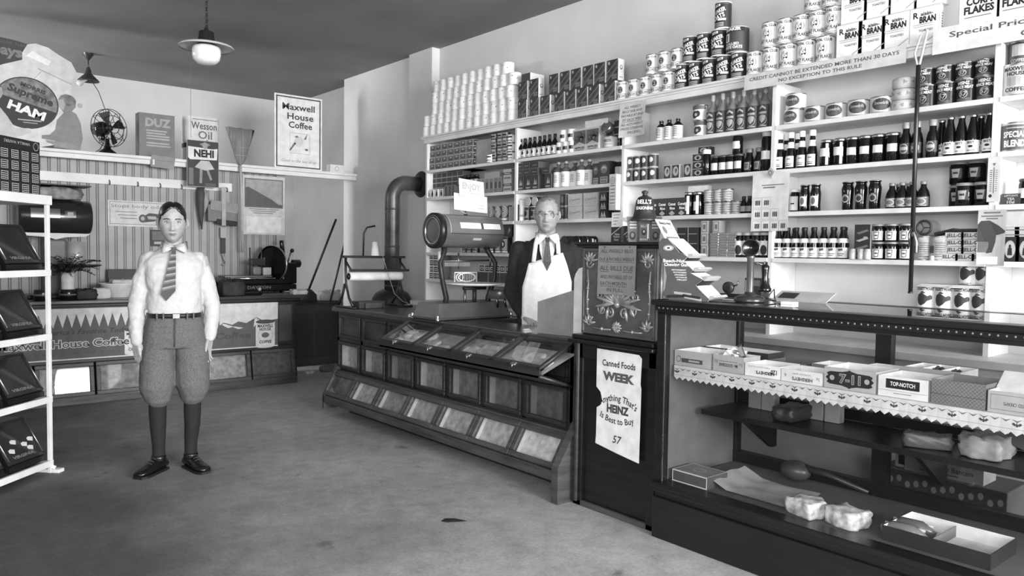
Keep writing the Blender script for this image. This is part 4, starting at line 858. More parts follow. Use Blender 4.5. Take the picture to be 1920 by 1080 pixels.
pkc = carton('display_carton', .085, .05, .185, mt(.17, .5), LGT, MID, lambda mb, w, h, d: [mb.flat([(-w*.4, h*(.1+.22*k)), (w*.3, h*(.2+.22*k)), (w*.4, h*(.15+.22*k)), (-w*.2, h*(.06+.22*k))], -.0006, MID if k % 2 else LGT) for k in range(4)]+[mb.ell(-w*.2, h*.25, w*.12, w*.12, -.001, LGT, n=10), mb.ell(w*.2, h*.62, w*.15, w*.08, -.001, LGT, n=10)])
place_px(pkc, [(1602, 1631)], LZ[3], 'dark patterned display carton', 'between catsup bottles and relish jars', 'carton', None)
wb = bottle('mustard_jar', [(.016, 0), (.018, .004), (.018, .038), (.014, .044)], mt(.7, .2), None, None, (.016, .042, .055), LGT, capname='lid')
for i, px in enumerate((1598.5, 1614, 1626)): single(wb, px, LZ[3], .018, 'tiny pale jar in front of the dark display carton, %s' % nth(i, 3), 'jar', 'tiny pale jars on the fourth shelf', set=-.03+.005)
rj = bottle('relish_jar', [(.028, 0), (.032, .005), (.034, .07), (.031, .08), (.031, .084)], GLASSD, (.008, .056, 1.0), PAP, (.035, .082, .093), mt(.6, .3), art=lambda mb, r, a, b: [mb.flat([(-.016, .052), (.016, .052), (.011, .014), (-.011, .014)], 0, mt(.3, .6), bend=r), mb.flat([(-.012, .048), (.012, .048), (.008, .018), (-.008, .018)], 0, PAP, bend=r+.0004), mb.rect(-.008, .008, .03, .036, 0, INK, bend=r+.0008)], capname='lid')
for j in range(2):
    for i, px in enumerate((1647, 1672, 1699)): single(rj, px, LZ[3]+.0935*j, .034, 'keystone-labelled relish jar, %s in the %s row' % (nth(i, 3), ['lower', 'upper'][j]), 'jar', 'relish jars on the fourth shelf')
gt = can('coffee_can', .046, .122, mt(.62, .45, 0, .15, 40), lambda mb, r, h: [mb.rect(-r*.8, -r*.2, h*.3, h*.6, 0, mt(.3, .5), bend=r)]+[mb.rect(-r*.1, r*.9, h*(.15+.09*k), h*(.19+.09*k), 0, MID, bend=r) for k in range(7)], TIN)
for i, px in enumerate((1731, 1760)): single(gt, px, LZ[3], .046, 'tall grey mottled tin, %s of two right of the rod' % ['left', 'right'][i], 'tin', 'mottled tins on the fourth shelf')
jr = MB().lathe([(.036, 0), (.04, .004), (.04, .1), (.035, .108), (.001, .108)], mglass('jar_glass', .9), 22).build('glass_jar')
MB().tube([(.034*math.cos(a*PI/10), .034*math.sin(a*PI/10), -.004) for a in range(20)], .006, DRK, 8, closed=True).build('rim', jr); mbx = MB()
for a in (0.5, 2.6, 4.7): mbx.tube([(0, 0, -.004), (.034*math.cos(a), .034*math.sin(a), -.004)], .003, DRK)
mbx.build('wire_bail', jr)
jr.location = (XS+.035, Yx(1733, XS+.035, 1.5), LZ[3]+.1235+.0405); jr.rotation_euler = (0, R(90), 0); tag(jr, 'empty glass jar lying on its side on the mottled tins', 'jar')
o = MB().rbox(-.045, .05, 0, .06, 0, .016, DRK, .003).build('dark_packet'); o.location = (XS+.07, Yx(1768, XS+.06, 1.5), LZ[3]+.1235+.0105); o.rotation_euler = (0, R(-14), FACE); tag(o, 'dark flat packet resting tilted on the right mottled tin', 'packet')
def jello(mb, w, h, d): mb.text('JELL-O', 0, h*.5, h*.5, -.0006, mt(.18, .6), w=w*.82, bold=.03); mb.frame(-w/2, w/2, 0, h, .0008, -.0006, MID)
je = carton('gelatin_box', .083, .07, .0345, mt(.82, .6), mt(.78, .6), PAP, jello)
for j in range(3): place_px(je, [(1775.5, 1805), (1806, 1835.5)], LZ[3]+.035*(j+1), 'pale gelatin dessert box', 'in the %s row of the gelatin stack' % ['second', 'third', 'top'][j], 'box', 'gelatin boxes on the fourth shelf', set=.045)
place_px(je, [(1765, 1794), (1795, 1824.5), (1826, 1855)], LZ[3], 'pale gelatin dessert box', 'in the bottom row of the gelatin stack', 'box', 'gelatin boxes on the fourth shelf', set=.03)
dpp = MB()
for k in range(3): dpp.rbox(-.08+.01*k, .1-.02*k, .01, .12, .006*k, .006*k+.005, mt(.15+.08*k, .8), .002)
o = dpp.build('folded_papers'); o.location = (XS+.06, Yx(1812, XS+.05, 1.5), LZ[3]+.1405); o.rotation_euler = (0, 0, FACE+.1); tag(o, 'dark folded papers lying on top of the gelatin boxes', 'papers')
o = MB().lathe([(.011, 0), (.012, .002), (.012, .02), (.009, .024), (.001, .025)], LGT, 14).build('mustard_jar'); o.location = (XS+.005+.012, Yx(1744, XS, 1.36), LZ[3]); tag(o, 'tiny pale pot standing alone in front of the mottled tins', 'jar')
# bench level: pear tins with papers between
def pear(mb, r, h):
    pts = [(-.75, .35), (-.82, .5), (-.7, .66), (-.35, .74), (.0, .68), (.3, .6), (.6, .66), (.8, .6), (.78, .48), (.55, .44), (.3, .40), (.05, .28), (-.3, .2), (-.6, .25)]
    mb.flat([(x*r, z*h) for x, z in pts], 0, mt(.2, .5), bend=r+.0004); mb.flat([(-.45*r, .75*h), (-.2*r, .83*h), (.15*r, .74*h), (-.25*r, .70*h)], 0, mt(.3, .5), bend=r+.0006)
    mb.text('CRABO PEARS', 0, h*.9, h*.1, 0, INK, bend=r, w=r*1.9, bold=.03); mb.text('IN SYRUP', 0, h*.08, h*.06, 0, MID, bend=r, w=r*1.0)
pe = can('pear_tin', .0455, .118, mt(.86, .5), pear, TIN)
for i, px in enumerate((1736, 1770, 1805, 1838)): single(pe, px, 1.10, .0475, 'white pear tin with dark fruit picture, %s behind the showcase' % nth(i, 4), 'tin', 'pear tins behind the showcase', turn=.1, X=XS+.06)
for i, px in enumerate((1817, 1846)): single(pe, px, 1.10+.1325, .0475, 'pear tin raised on the paper pads in shadow, %s of two' % ['left', 'right'][i], 'tin', 'upper pear tins behind the showcase', X=XS+.085)
mp = MB()
for k in range(3): mp.rbox(-.1+.008*k, .1-.006*k, -.05, .07, .0045*k, .0045*k+.004, mt(.85-.1*(k % 2), .8), .001)
for i, px in enumerate((1763, 1822)):
    o = mp.build('paper_pad') if i == 0 else copy_tree(o)
    o.location = (XS+.06, Yx(px, XS+.06, 1.23), 1.10+.1185); o.rotation_euler = (0, 0, FACE+.08*i); o.scale = (.9, 1, 1); tag(o, 'paper pads lying on top of the pear tins, %s pile' % ['left', 'right'][i], 'papers', 'paper pads on the pear tins')

# ======== bay 5 (right edge)
def mhc(mb, r, h):
    mb.text('MAXWELL', 0, h*.84, h*.12, 0, INK, bend=r, w=r*1.5, bold=.03); mb.text('HOUSE', 0, h*.69, h*.12, 0, INK, bend=r, w=r*1.1, bold=.03); mb.rect(-r*.55, r*.55, h*.33, h*.6, 0, mt(.62, .6), bend=r); mb.text('COFFEE', 0, h*.2, h*.12, 0, INK, bend=r, w=r*1.3, bold=.03)
mh = can('coffee_can', .07, .147, mt(.72, .4), mhc, TIN); single(mh, 1908, LZ[0], .07, 'large pale coffee tin at the right edge of the top shelf', 'tin', turn=.1)
mh2 = can('coffee_can', .052, .105, mt(.25, .4), lambda mb, r, h: [mb.rect(-r*.5, r*.6, h*.35, h*.85, 0, LGT, bend=r), mb.text('COFFEE', 0, h*.15, h*.14, 0, LGT, bend=r, w=r*1.2, bold=.03)], TIN); single(mh2, 1913, LZ[0]+.1475, .07, 'smaller dark coffee tin standing on the large pale coffee tin', 'tin')
def spb(mb, r, h):
    mb.rect(-r*1.4, r*1.4, h*.06, h*.9, 0, mt(.3, .4), bend=r); mb.text('SPECIAL', 0, h*.58, h*.2, 0, WHT, bend=r+.0005, w=r*1.35, bold=.03); mb.text('BLEND', .0, h*.27, h*.22, 0, WHT, bend=r+.0005, w=r*1.25, bold=.04); mb.rect(-r*.5, r*.7, h*.78, h*.82, 0, LGT, bend=r+.0005)
sb5 = can('coffee_can', .071, .135, mt(.68, .35), spb, TIN); single(sb5, 1905, LZ[1], .071, 'special blend coffee tin at the right edge of the second shelf', 'tin', turn=.12)
lt5 = carton('tea_tin', .078, .05, .052, mt(.22, .5), mt(.3, .5), mt(.3, .5), lambda mb, w, h, d: [mb.text("LIPTON'S", 0, h*.82, h*.16, -.0006, LGT, w=w*.7, bold=.03), mb.text('TEA', 0, h*.53, h*.22, -.0006, LGT, w=w*.4, bold=.04), mb.text('10¢', 0, h*.22, h*.24, -.0006, LGT, w=w*.42, bold=.04)])
place_px(lt5, [(1882, 1911)], LZ[2], 'small dark tea tin priced ten cents', 'on the third shelf at the right edge', 'tin', None, set=.05)
single(pj2, 1923, LZ[2], .031, 'dark jar cut off by the right edge, beside the small tea tin', 'jar', set=.05)
tob = carton('tobacco_tin', .075, .03, .115, mt(.14, .45), mt(.2, .5), mt(.2, .5), lambda mb, w, h, d: [mb.ell(0, h*.5, w*.3, h*.36, -.0006, LGT), mb.ell(0, h*.5, w*.25, h*.31, -.001, mt(.7, .6)), mb.ell(0, h*.62, w*.07, h*.08, -.0014, INK, n=10), mb.flat([(-w*.14, h*.26), (w*.14, h*.26), (w*.1, h*.56), (-w*.1, h*.56)], -.0014, INK)])
place_px(tob, [(1881, 1907), (1909, 1936)], LZ[3], 'dark tobacco tin with pale oval', 'of the pair on the fourth shelf', 'tin', 'tobacco tins at the right edge')
bxl = carton('cigar_box', .08, .06, .022, mt(.72, .6), mt(.6, .6), LGT, lambda mb, w, h, d: mb.rect(-w*.4, w*.4, h*.3, h*.5, -.0006, MID))
for j in range(2): place_px(bxl, [(1881, 1907), (1909, 1936)], LZ[3]+.1155+.0225*j, 'flat pale box', 'in the %s layer on the tobacco tins' % ['lower', 'upper'][j], 'box', 'flat pale boxes on the tobacco tins')
place_px(carton('cigar_box', .16, .06, .07, mt(.76, .65), mt(.7, .65), LGT), [(1881, 1936)], LZ[3]+.161, 'plain pale carton', 'topmost on the tobacco tins', 'carton', None)
# things hung on the shelf uprights
def hang(o, px, z, X, label, cat, rz=0):
    return put(o, (X, Yx(px, X, z), z), FACE+rz, label, cat)
th = MB(); th.rbox(-.028, .028, -.006, 0, -.21, 0, mt(.78, .5), .002)
th.flat([(-.008, -.03), (.008, -.03), (0, -.044)], -.0066, MID); th.rect(-.0015, .0015, -.17, -.05, -.0066, INK); th.ell(-.012, -.182, .007, .008, -.0066, INK, n=10)
for k in range(11): th.rect(-.017, -.007, -.065-.0095*k, -.062-.0095*k, -.0066, INK); th.rect(.006, .015, -.065-.0095*k, -.062-.0095*k, -.0066, MID)
hang(th.build('thermometer'), 1866, 1.838, XS-.002, 'pale wall thermometer hung on the upright right of the shadowed jars', 'thermometer')
def calart(mb):
    for a, b, w in ((-.014, .008, .07), (-.03, .006, .09), (-.042, .006, .05)): mb.rect(-w/2, w/2, a-b/2, a+b/2, 0, MID)
    mb.flat([(-.058, -.07), (-.045, -.052), (-.01, -.05), (.03, -.075), (.058, -.1), (.055, -.11), (.02, -.12), (.018, -.15), (.005, -.2), (-.02, -.205), (-.02, -.16), (-.058, -.15)], 0, mt(.25, .7)); mb.flat([(-.055, -.15), (.0, -.15), (-.02, -.2), (-.055, -.2)], 0, MID)
    mb.flat([(.03, -.105), (.05, -.105), (.035, -.125)], 0, LGT)
    mb.rect(-.055, .03, -.255, -.22, 0, WHT)
    for k in range(3):
        for q in range(7): mb.rect(-.05+.0115*q, -.045+.0115*q, -.234-.008*k, -.231-.008*k, 0, MID)
hang(sheet('calendar', .118, .262, mt(.70, .7), calart, .006), 1861, 1.592, XS-.006, 'small calendar with a dark picture, pinned to the upright beside the gelatin boxes', 'calendar')
def cardart(mb):
    mb.rect(-.06, .09, -.075, -.07, 0, MID); mb.rect(-.05, .03, -.09, -.083, 0, MID)
    for i, j in ((0, 0), (1, 0), (0, 1), (1, 1), (2, 1), (0, 2), (1, 2), (2, 2), (3, 2)):
        x, z = -.112+.058*i, -.142-.068*j
        mb.frame(x, x+.055, z-.062, z, .002, -.001, LGT)
        for k in range(3): mb.rect(x+.015+.011*k, x+.022+.011*k, z-.046, z-.018, -.001, INK)
o = hang(sheet('display_card', .245, .34, mt(.86, .7), cardart, .006), 1446, 1.845, XS-.012, 'pale hanging display card with rows of small packets, on the third upright above the telephone', 'card', -.05)
d = MB(); d.prism([(0, .03), (.03, 0), (.01, -.035), (-.025, -.01)], -.012, -.004, LGT); d.ring(.002, -.004, .012, .014, .003, -.0126, INK); d.build('paper_clip', o)
# reach pole hanging from a strap on the cornice
pl = thing('reach_pole', 'long dark grocer reach pole hanging from the cornice in front of the fourth bay', 'pole')
a, b = on(1722, 122, X=XS-.05), on(1707, 550, X=XS-.05)
dv = (b-a)
pb_ = MB(); pb_.tube([a, a+dv*.25, b], .0105, mt(.11, .35), 12); pb_.lathe([(.012, 0), (.013, .004), (.012, .008)], IRON, 12, M=Matrix.Translation(b)); pb_.build('shaft', pl)
q = a+dv*.74
MB().tube([q+Vector((-.012, .0, .03)), q+Vector((-.03, .005, .0)), q+Vector((-.028, .0, -.05))], .005, STEEL).tube([q+Vector((-.012, -.014, .0)), q+Vector((-.02, -.03, -.04)), q+Vector((-.02, -.03, -.09))], .005, mt(.7, .3), 6).lathe([(.016, -.01), (.018, 0), (.016, .012)], IRON, 12, M=Matrix.Translation(q)).build('grip', pl)
MB().tube([a+Vector((0, 0, -.02)), a+Vector((.012, -.012, .06)), (XS-.036, a.y-.03, a.z+.16), (XS-.036, a.y-.022, a.z+.175)], .006, mt(.7, .6), 6).tube([a+Vector((0, 0, -.02)), a+Vector((0, .02, .06)), (XS-.034, a.y, a.z+.15)], .005, mt(.75, .6), 6).build('strap', pl)
# ---------------------------------------------------------------- bin counter
WD = mwood('dark_counter_wood', .13, .24, .38); WD2 = mwood('worn_counter_wood', .20, .36, .5); WDT = mwood('counter_top_wood', .17, .30, .25, (1, .3, 6)); WBLK = mwood('black_case_wood', .06, .12, .3)
CT = 3.03; Y0, Y1 = 2.99, 5.90; NB = 7; BS = (5.90-3.11)/NB
bc = thing('bin_counter', 'long dark wooden grocery counter with rows of glass-fronted bins and a slanted glass top case', 'counter', (0, 0, 0))
MB().box(2.99, 3.33, Y0-.01, 4.24, .845, .885, WDT).box(2.99, 3.62, 4.2401, Y1+.03, .845, .885, WDT).build('worktop', bc, bevel=.008)
b = MB(); b.box(CT+.10, 3.32, Y0, 4.22, .10, .845, WD2); b.box(CT+.10, 3.6, 4.22, Y1, .10, .845, WD2); b.box(CT+.06, 3.33, Y0+.03, Y1-.1, 0, .1, DRK)
b.box(CT, CT+.1, Y0, Y0+.11, .40, .845, WD); b.box(CT, CT+.1, Y1-.02, Y1, .33, .845, WD)
for z0, z1 in ((.815, .845), (.60, .635), (.335, .375)): b.box(CT, CT+.1, Y0, Y1, z0, z1, WD)
for i in range(NB+1):
    y = Y1-.02-BS*i; b.box(CT, CT+.1, y-.02, y+.02, .34, .82, WD)
b.build('carcass', bc, bevel=.003)
MFR = Matrix.Rotation(FACE, 4, 'Z')           # local -y faces -x
TONES = [(.75, .60, .45, .62, .50, .45, .40), (.50, .76, .66, .72, .74, .76, .88)]
def bin_front(parent, name, yc, w, h, M, frame, tone, fw=.03, depth=.07):
    """framed pane with goods or lining visible behind; M maps local (x right, -y front, z up, base centre) to the counter"""
    f = MB(); x0, x1 = -w/2, w/2
    for a in ((x0, x1, 0, fw), (x0, x1, h-fw, h), (x0, x0+fw, fw, h-fw), (x1-fw, x1, fw, h-fw)): f.rbox(a[0], a[1], -.018, .012, a[2], a[3], frame, .005, M)
    o = f.build(name, parent)
    MB().box(x0+fw, x1-fw, -.002, .001, fw, h-fw, PANE, M).build('pane', o)
    c = MB(); cm = mt(tone, .8, 0, .16, 22, 'bin_lining_%d' % round(tone*100))
    c.box(x0+fw*.5, x1-fw*.5, depth, depth+.004, .004, h-.004, cm, M)
    for a in (x0+fw*.4, x1-fw*.4-.003): c.box(a, a+.003, .013, depth, .004, h-.004, mt(min(.85, tone+.15), .8), M)
    c.box(x0+fw*.5, x1-fw*.5, .013, depth, .003, .006, cm, M)
    c.build('bin_lining', o)
    return o
for i in range(NB):
    yc = Y1-.02-BS*(i+.5)
    # upper row of recessed panels
    p = MB(); M = Matrix.Translation((CT, yc, .632)) @ MFR; w, h = BS-.045, .19
    for a in ((-w/2, w/2, 0, .024), (-w/2, w/2, h-.024, h), (-w/2, -w/2+.024, .024, h-.024), (w/2-.024, w/2, .024, h-.024)): p.rbox(a[0], a[1], -.012, .02, a[2], a[3], WD, .004, M)
    p.box(-w/2+.02, w/2-.02, .012, .018, .02, h-.02, mt(.27, .4, 0, .2, 9, 'panel_varnish'), M)
    p.build('panel', bc)
    bin_front(bc, 'bin_front', yc, BS-.042, .225, Matrix.Translation((CT, yc, .375)) @ MFR, WD, TONES[0][i], .026)
# tilted bottom row of bins
BX, BZ, TX, TZ = 2.885, .165, 2.995, .345
L = math.hypot(TX-BX, TZ-BZ); tilt = math.atan2(TX-BX, TZ-BZ)
for i in range(NB):
    yc = Y1-.045-(Y1-3.03-.07)/NB*(i+.5)
    bin_front(bc, 'tilted_bin_front', yc, (Y1-3.1)/NB-.006, L, Matrix.Translation((BX, yc, BZ)) @ MFR @ Matrix.Rotation(-tilt, 4, 'X'), WD2, TONES[1][i], .034, .05)
b = MB(); b.rbox(BX-.015, BX+.02, 3.0, Y1-.06, .105, .165, WD2, .006); b.rbox(TX-.01, CT+.02, 3.0, Y1-.03, .335, .365, WD2, .005); b.build('bin_rail', bc)
b = MB(); b.prism([(-3.02, .40), (-2.985, .43), (-2.835, .20), (-2.835, 0), (-3.06, 0), (-3.06, .40)], 0, .05, WD2, Matrix.Translation((0, 3.03, 0)) @ Matrix.Rotation(PI, 4, 'Z') ); b.build('end_board', bc, bevel=.004)
b = MB(); b.prism([(-3.02, .38), (-2.99, .40), (-2.87, .17), (-2.87, .05), (-3.06, .05)], 0, .03, WD2, Matrix.Translation((0, Y1-.05, 0)) @ Matrix.Rotation(PI, 4, 'Z')); b.build('end_board', bc, bevel=.004)
MB().box(2.96, 3.06, 2.981, 3.0, 0, .885, WD).build('corner_post', bc, bevel=.004)
# slanted glass display case hung on the counter front
dc_ = MB(); ya, yb = 3.03, 4.70; FX, FZ = 2.735, .742; UX, UZ = 2.985, .868
sl = Vector((UX-FX, 0, UZ-FZ)); L2 = sl.length; ang = math.atan2(UZ-FZ, UX-FX)
MD = Matrix.Translation((FX, 0, FZ)) @ Matrix.Rotation(-ang, 4, 'Y')      # local x up-slope, y world, z outwards
for k in range(5):
    y = ya+(yb-ya)*k/4; dc_.rbox(0, L2, max(ya, y-.022), min(yb, y+.022), -.02, .006, WD, .004, MD)
dc_.rbox(0, .03, ya, yb, -.02, .006, WD, .004, MD); dc_.rbox(L2-.03, L2, ya, yb, -.02, .006, WD, .004, MD)
dc_.box(FX, FX+.015, ya, yb, FZ-.05, FZ, WD); 
dc_.add([(FX, ya, FZ-.05), (FX, yb, FZ-.05), (CT, yb, .60), (CT, ya, .60), (FX, ya, FZ-.038), (FX, yb, FZ-.038), (CT, yb, .612), (CT, ya, .612)], [(0, 1, 2, 3), (7, 6, 5, 4), (0, 4, 5, 1), (1, 5, 6, 2), (3, 2, 6, 7), (0, 3, 7, 4)], WD2)
dc_.add([(FX, yb, FZ-.05), (CT, yb, .60), (CT, yb, .86), (UX, yb, UZ), (FX, yb, FZ)], [(0, 1, 2, 3, 4)], WD)
cs_ = dc_.build('display_case', bc)
for k in range(4):
    y0_, y1_ = ya+(yb-ya)*k/4+.022, ya+(yb-ya)*(k+1)/4-.022
    MB().box(.03, L2-.03, y0_, y1_, -.008, -.005, PANE, MD).build('pane', cs_)
    q = MB(); q.rbox(-.012, .012, (y0_+y1_)/2-.02, (y0_+y1_)/2+.02, .0, .012, mt(.7, .35, 1), .003, MD); q.tube([(-.012, (y0_+y1_)/2, .01), (-.022, (y0_+y1_)/2, -.005)], .004, TIN, 6, M=MD); q.build('latch', cs_)
e = MB(); e.add([(FX+.01, ya+.004, FZ-.03), (CT-.005, ya+.004, .62), (CT-.005, ya+.004, .85), (UX-.005, ya+.004, UZ-.02)], [(0, 1, 2, 3), (3, 2, 1, 0)], PANE); e.build('end_pane', cs_)
MB().add([(FX+.016, ya+.01, FZ-.042), (FX+.016, yb-.01, FZ-.042), (3.02, yb-.01, .80), (3.02, ya+.01, .80)], [(0, 3, 2, 1)], mt(.74, .8, 0, .12, 14)).build('lining', cs_)  # added pale false bottom, stands in for bright reflection on the glass
e = MB(); e.tube([(FX, ya, FZ-.04), (CT, ya, .606)], .012, WD, 4); e.tube([(FX, ya, FZ), (UX, ya, UZ)], .011, WD, 4); e.build('end_frame', cs_)
for j, (y, x) in enumerate(((4.71, UX+.01), (3.45, UX+.01))):
    o = MB().rbox(-.03, .03, -.012, .012, 0, .018, LGT, .006).rbox(-.012, .03, .008, .03, 0, .022, WHT, .005).build('catch', bc); o.location = (x, y-.02, .8855)
# goods in the display case: rounds and packets under the glass
ck = MB().lathe([(.055, 0), (.06, .008), (.055, .022), (.03, .028), (.001, .029)], mt(.80, .7, 0, .15, 25, 'biscuit'), 16).build('biscuit_round')
n = 0
for k, num in ((3, 6), (2, 3)):
    for i in range(num):
        y = ya+(yb-ya)*k/4+.075+(.118*(i % 3)); x = 2.81+.115*(i//3)+.01*(i % 2); z = (.752 if i < 3 else .70)
        zz = .70+(x-.06-2.751)*.372+.008
        o = put(ck, (x-.0, y, zz+.012), 0, 'pale round biscuit under the glass of the %s pane, %s' % ({3: 'far left', 2: 'second'}[k], ['front left', 'front middle', 'front right', 'back left', 'back middle', 'back right'][i]), 'biscuit', 'biscuits under the slanted glass'); o.rotation_euler = (0, R(-20), 0)
pkt = MB().rbox(-.05, .05, -.055, .055, 0, .022, mt(.74, .7, 0, .15, 20), .008).build('biscuit_packet')
for k, num in ((2, 1), (1, 3), (0, 2)):
    for i in range(num):
        y = ya+(yb-ya)*k/4+.1+.115*i; x = 2.84+.05*(i % 2); zz = .70+(x-2.751)*.372+.004
        if k == 2: y += .24
        o = put(pkt, (x, y, zz), .3*i, 'pale packet under the glass of the %s pane, %s' % ({2: 'second', 1: 'third', 0: 'nearest'}[k], nth(i, 3, 'near', 'far') if num > 1 else 'by the biscuits'), 'packet', 'packets under the slanted glass'); o.rotation_euler = (0, R(-20), .15*i)

# ---------------------------------------------------------------- cash register on its cabinet
RX, RY0, RY1 = 2.93, 2.40, 2.96
cb_ = thing('register_cabinet', 'dark panelled wooden cabinet under the cash register, between bin counter and showcase', 'cabinet', (0, 0, 0))
b = MB(); b.box(RX+.02, 3.5, RY0, RY1, 0, .885, WBLK); b.box(RX+.0, RX+.03, RY0, RY0+.05, 0, .88, WBLK); b.box(RX, RX+.03, RY1-.06, RY1, 0, .88, WBLK); b.box(RX, RX+.03, RY0, RY1, .80, .88, WBLK); b.box(RX, RX+.02, RY0, RY1, 0, .03, WD2)
b.build('body', cb_, bevel=.004)
MB().lathe([(.016, 0), (.016, .86)], WD, 12, M=Matrix.Translation((RX+.005, RY1-.02, .02))).build('corner_bead', cb_)
MB().rbox(RX-.05, 3.52, RY0-.012, RY1+.012, .885, .905, WBLK, .006).rbox(RX-.03, 3.5, RY0, RY1, .905, .93, WBLK, .008).build('top_moulding', cb_)
rg = thing('cash_register', 'dark ornate metal cash register with relief scrolls, seen from behind, a notice pinned on it', 'cash register', (0, 0, 0))
BRZ = mt(.36, .38, .35, .15, 9, 'bronze_case'); BRH = mt(.62, .35, .4, .15, 20, 'bronze_relief')
MB().box(RX+.02, 3.0, RY0+.02, RY1-.02, .93, 1.395, BRZ).build('case', rg, bevel=.012, seg=3)
MB().rbox(RX-.005, 3.015, RY0-.005, RY1+.003, 1.392, 1.405, WBLK, .004).rbox(RX-.015, 3.025, RY0-.013, RY1+.008, 1.405, 1.420, WBLK, .005).build('top_slab', rg)
f = MB()
for a in ((RX+.012, RX+.022, RY0+.03, RY1-.03, .935, .95), (RX+.012, RX+.022, RY0+.03, RY1-.03, 1.372, 1.388), (RX+.012, RX+.022, RY0+.03, RY0+.045, .94, 1.38), (RX+.012, RX+.022, RY1-.045, RY1-.03, .94, 1.38)): f.rbox(*a, BRZ, .004)
f.build('panel_frame', rg)
MR = Matrix.Translation((RX+.018, (RY0+RY1)/2, 1.155)) @ MFR      # relief plane, origin centre
rl = MB()
def scroll(cx, cz, s, a0, flip=1, turns=1.3, n=22):
    pts = []
    for i in range(n):
        t = i/(n-1); r = s*(1-.8*t); a = a0+flip*turns*2*PI*t
        pts.append((cx+r*math.cos(a), -.001, cz+r*math.sin(a)))
    rl.tube(pts, [.006*(1-.45*i/n) for i in range(n)], BRH, 6, M=MR)
def leaf(cx, cz, l, a, w=.012):
    ca, sa = math.cos(a), math.sin(a); P = [(cx, 0, cz), (cx+l*.4*ca, -.004, cz+l*.4*sa), (cx+l*.8*ca, -.003, cz+l*.8*sa), (cx+l*ca, 0, cz+l*sa)]
    rl.tube(P, [w*.3, w*.75, w*.5, w*.12], BRH, 6, M=MR)
for sx in (-1, 1):
    for a in (0, .5, 1.0, 1.5, 2.0, 2.6): leaf(sx*.195, .165, .055, PI/2+sx*(a-1.2)*1.0)
    scroll(sx*.20, .155, .028, 0, sx); scroll(sx*.195, -.155, .026, 1, -sx)
    for a in (0, .6, 1.2, 1.9, 2.6): leaf(sx*.2, -.165, .05, PI/2+sx*(a-1.2))
    rl.tube([(sx*.215, 0, .12), (sx*.208, 0, .05), (sx*.215, 0, -.03), (sx*.21, 0, -.12)], .0045, BRH, 6, M=MR)
    for z in (.06, .02, -.04, -.09): rl.ball((sx*.211, 0, z), .009, BRH, 8, MR)
    rl.tube([(sx*.17, 0, -.187), (sx*.1, 0, -.19), (sx*.04, 0, -.187)], .0045, BRH, 6, M=MR); rl.ball((sx*.105, 0, -.188), .010, BRH, 8, MR)
    for k in range(7): leaf(sx*.015, -.05, .08+.012*k, PI/2-sx*(-.2+.42*k)*.9+sx*.35, .016)
    scroll(sx*.075, -.03, .035, .3, sx); scroll(sx*.105, -.085, .03, 2.2, -sx); scroll(sx*.05, -.10, .028, 1.2, sx); scroll(sx*.125, -.01, .022, 2.2, sx)
    leaf(sx*.09, -.06, .06, -PI/2+sx*.5, .014); leaf(sx*.06, -.07, .07, -PI/2+sx*.15, .014)
for k in range(7): leaf(0, -.175, .035, PI*k/6, .012); leaf(0, -.175, .03, -PI*k/6, .010)
rl.ball((0, 0, -.055), .018, BRH, 10, MR); rl.ball((0, 0, -.175), .012, BRH, 10, MR)
rl.build('relief', rg)
rl = MB(); MR = Matrix.Translation((RX+.18, RY0+.018, 1.155))
for z in (-.15, .1): 
    pass
rl.tube([(-.135, 0, -.18), (-.13, 0, -.05), (-.135, 0, .05), (-.13, 0, .18)], .008, BRH, 6, M=MR); rl.build('side_relief', rg)
def handlines(mb):
    for t, x, z, h, w, u in (('ALL WEEKLY BILLS', 0, -.028, .018, .215, 0), ('DUE & PAYABLE WEEKLY', 0, -.070, .017, .235, 1), ('ALL BILLS DUE', 0, -.115, .024, .225, 0), ('AND PAYABLE 1ST OF', 0, -.160, .019, .22, 0), ('EACH MONTH', -.02, -.193, .018, .175, 1), ('IN FULL.', -.005, -.226, .018, .12, 0)):
        mb.text(t, x, z, h, 0, mt(.28, .8), w=w, bold=.008)
        if u: mb.rect(x-w/2, x+w/2, z-h*.85, z-h*.75, 0, mt(.28, .8))
    mb.rect(-.11, -.05, -.135, -.132, 0, mt(.28, .8)); mb.rect(.04, .105, -.135, -.132, 0, mt(.28, .8))
    for x in (-.085, .085): mb.ell(x, -.008, .004, .004, 0, INK, n=8)
p = sheet('notice_card', .255, .25, mt(.50, .85, 0, .06, 20), handlines, .006)
put(p, (RX-.0175, 2.655, 1.402), FACE, 'hand-lettered card about weekly bills, pinned on the back of the cash register', 'notice')
def heinz(mb):
    I = mt(.16, .7)
    mb.text('Canned Foods', 0, -.068, .032, 0, I, w=.225, bold=.022); mb.text('WEEK', 0, -.135, .042, 0, mt(.34, .7), w=.215, bold=.06)
    mb.text("Anything That's", .0, -.245, .034, 0, I, w=.265, bold=.016, arc=.24); mb.text('HEINZ', 0, -.30, .040, 0, mt(.26, .7), w=.15, bold=.055)
    mb.text('Is Best to Buy', -.005, -.365, .032, 0, I, w=.235, bold=.016, arc=-.30); mb.text('57', 0, -.455, .040, 0, mt(.3, .7), shear=.25, bold=.02)
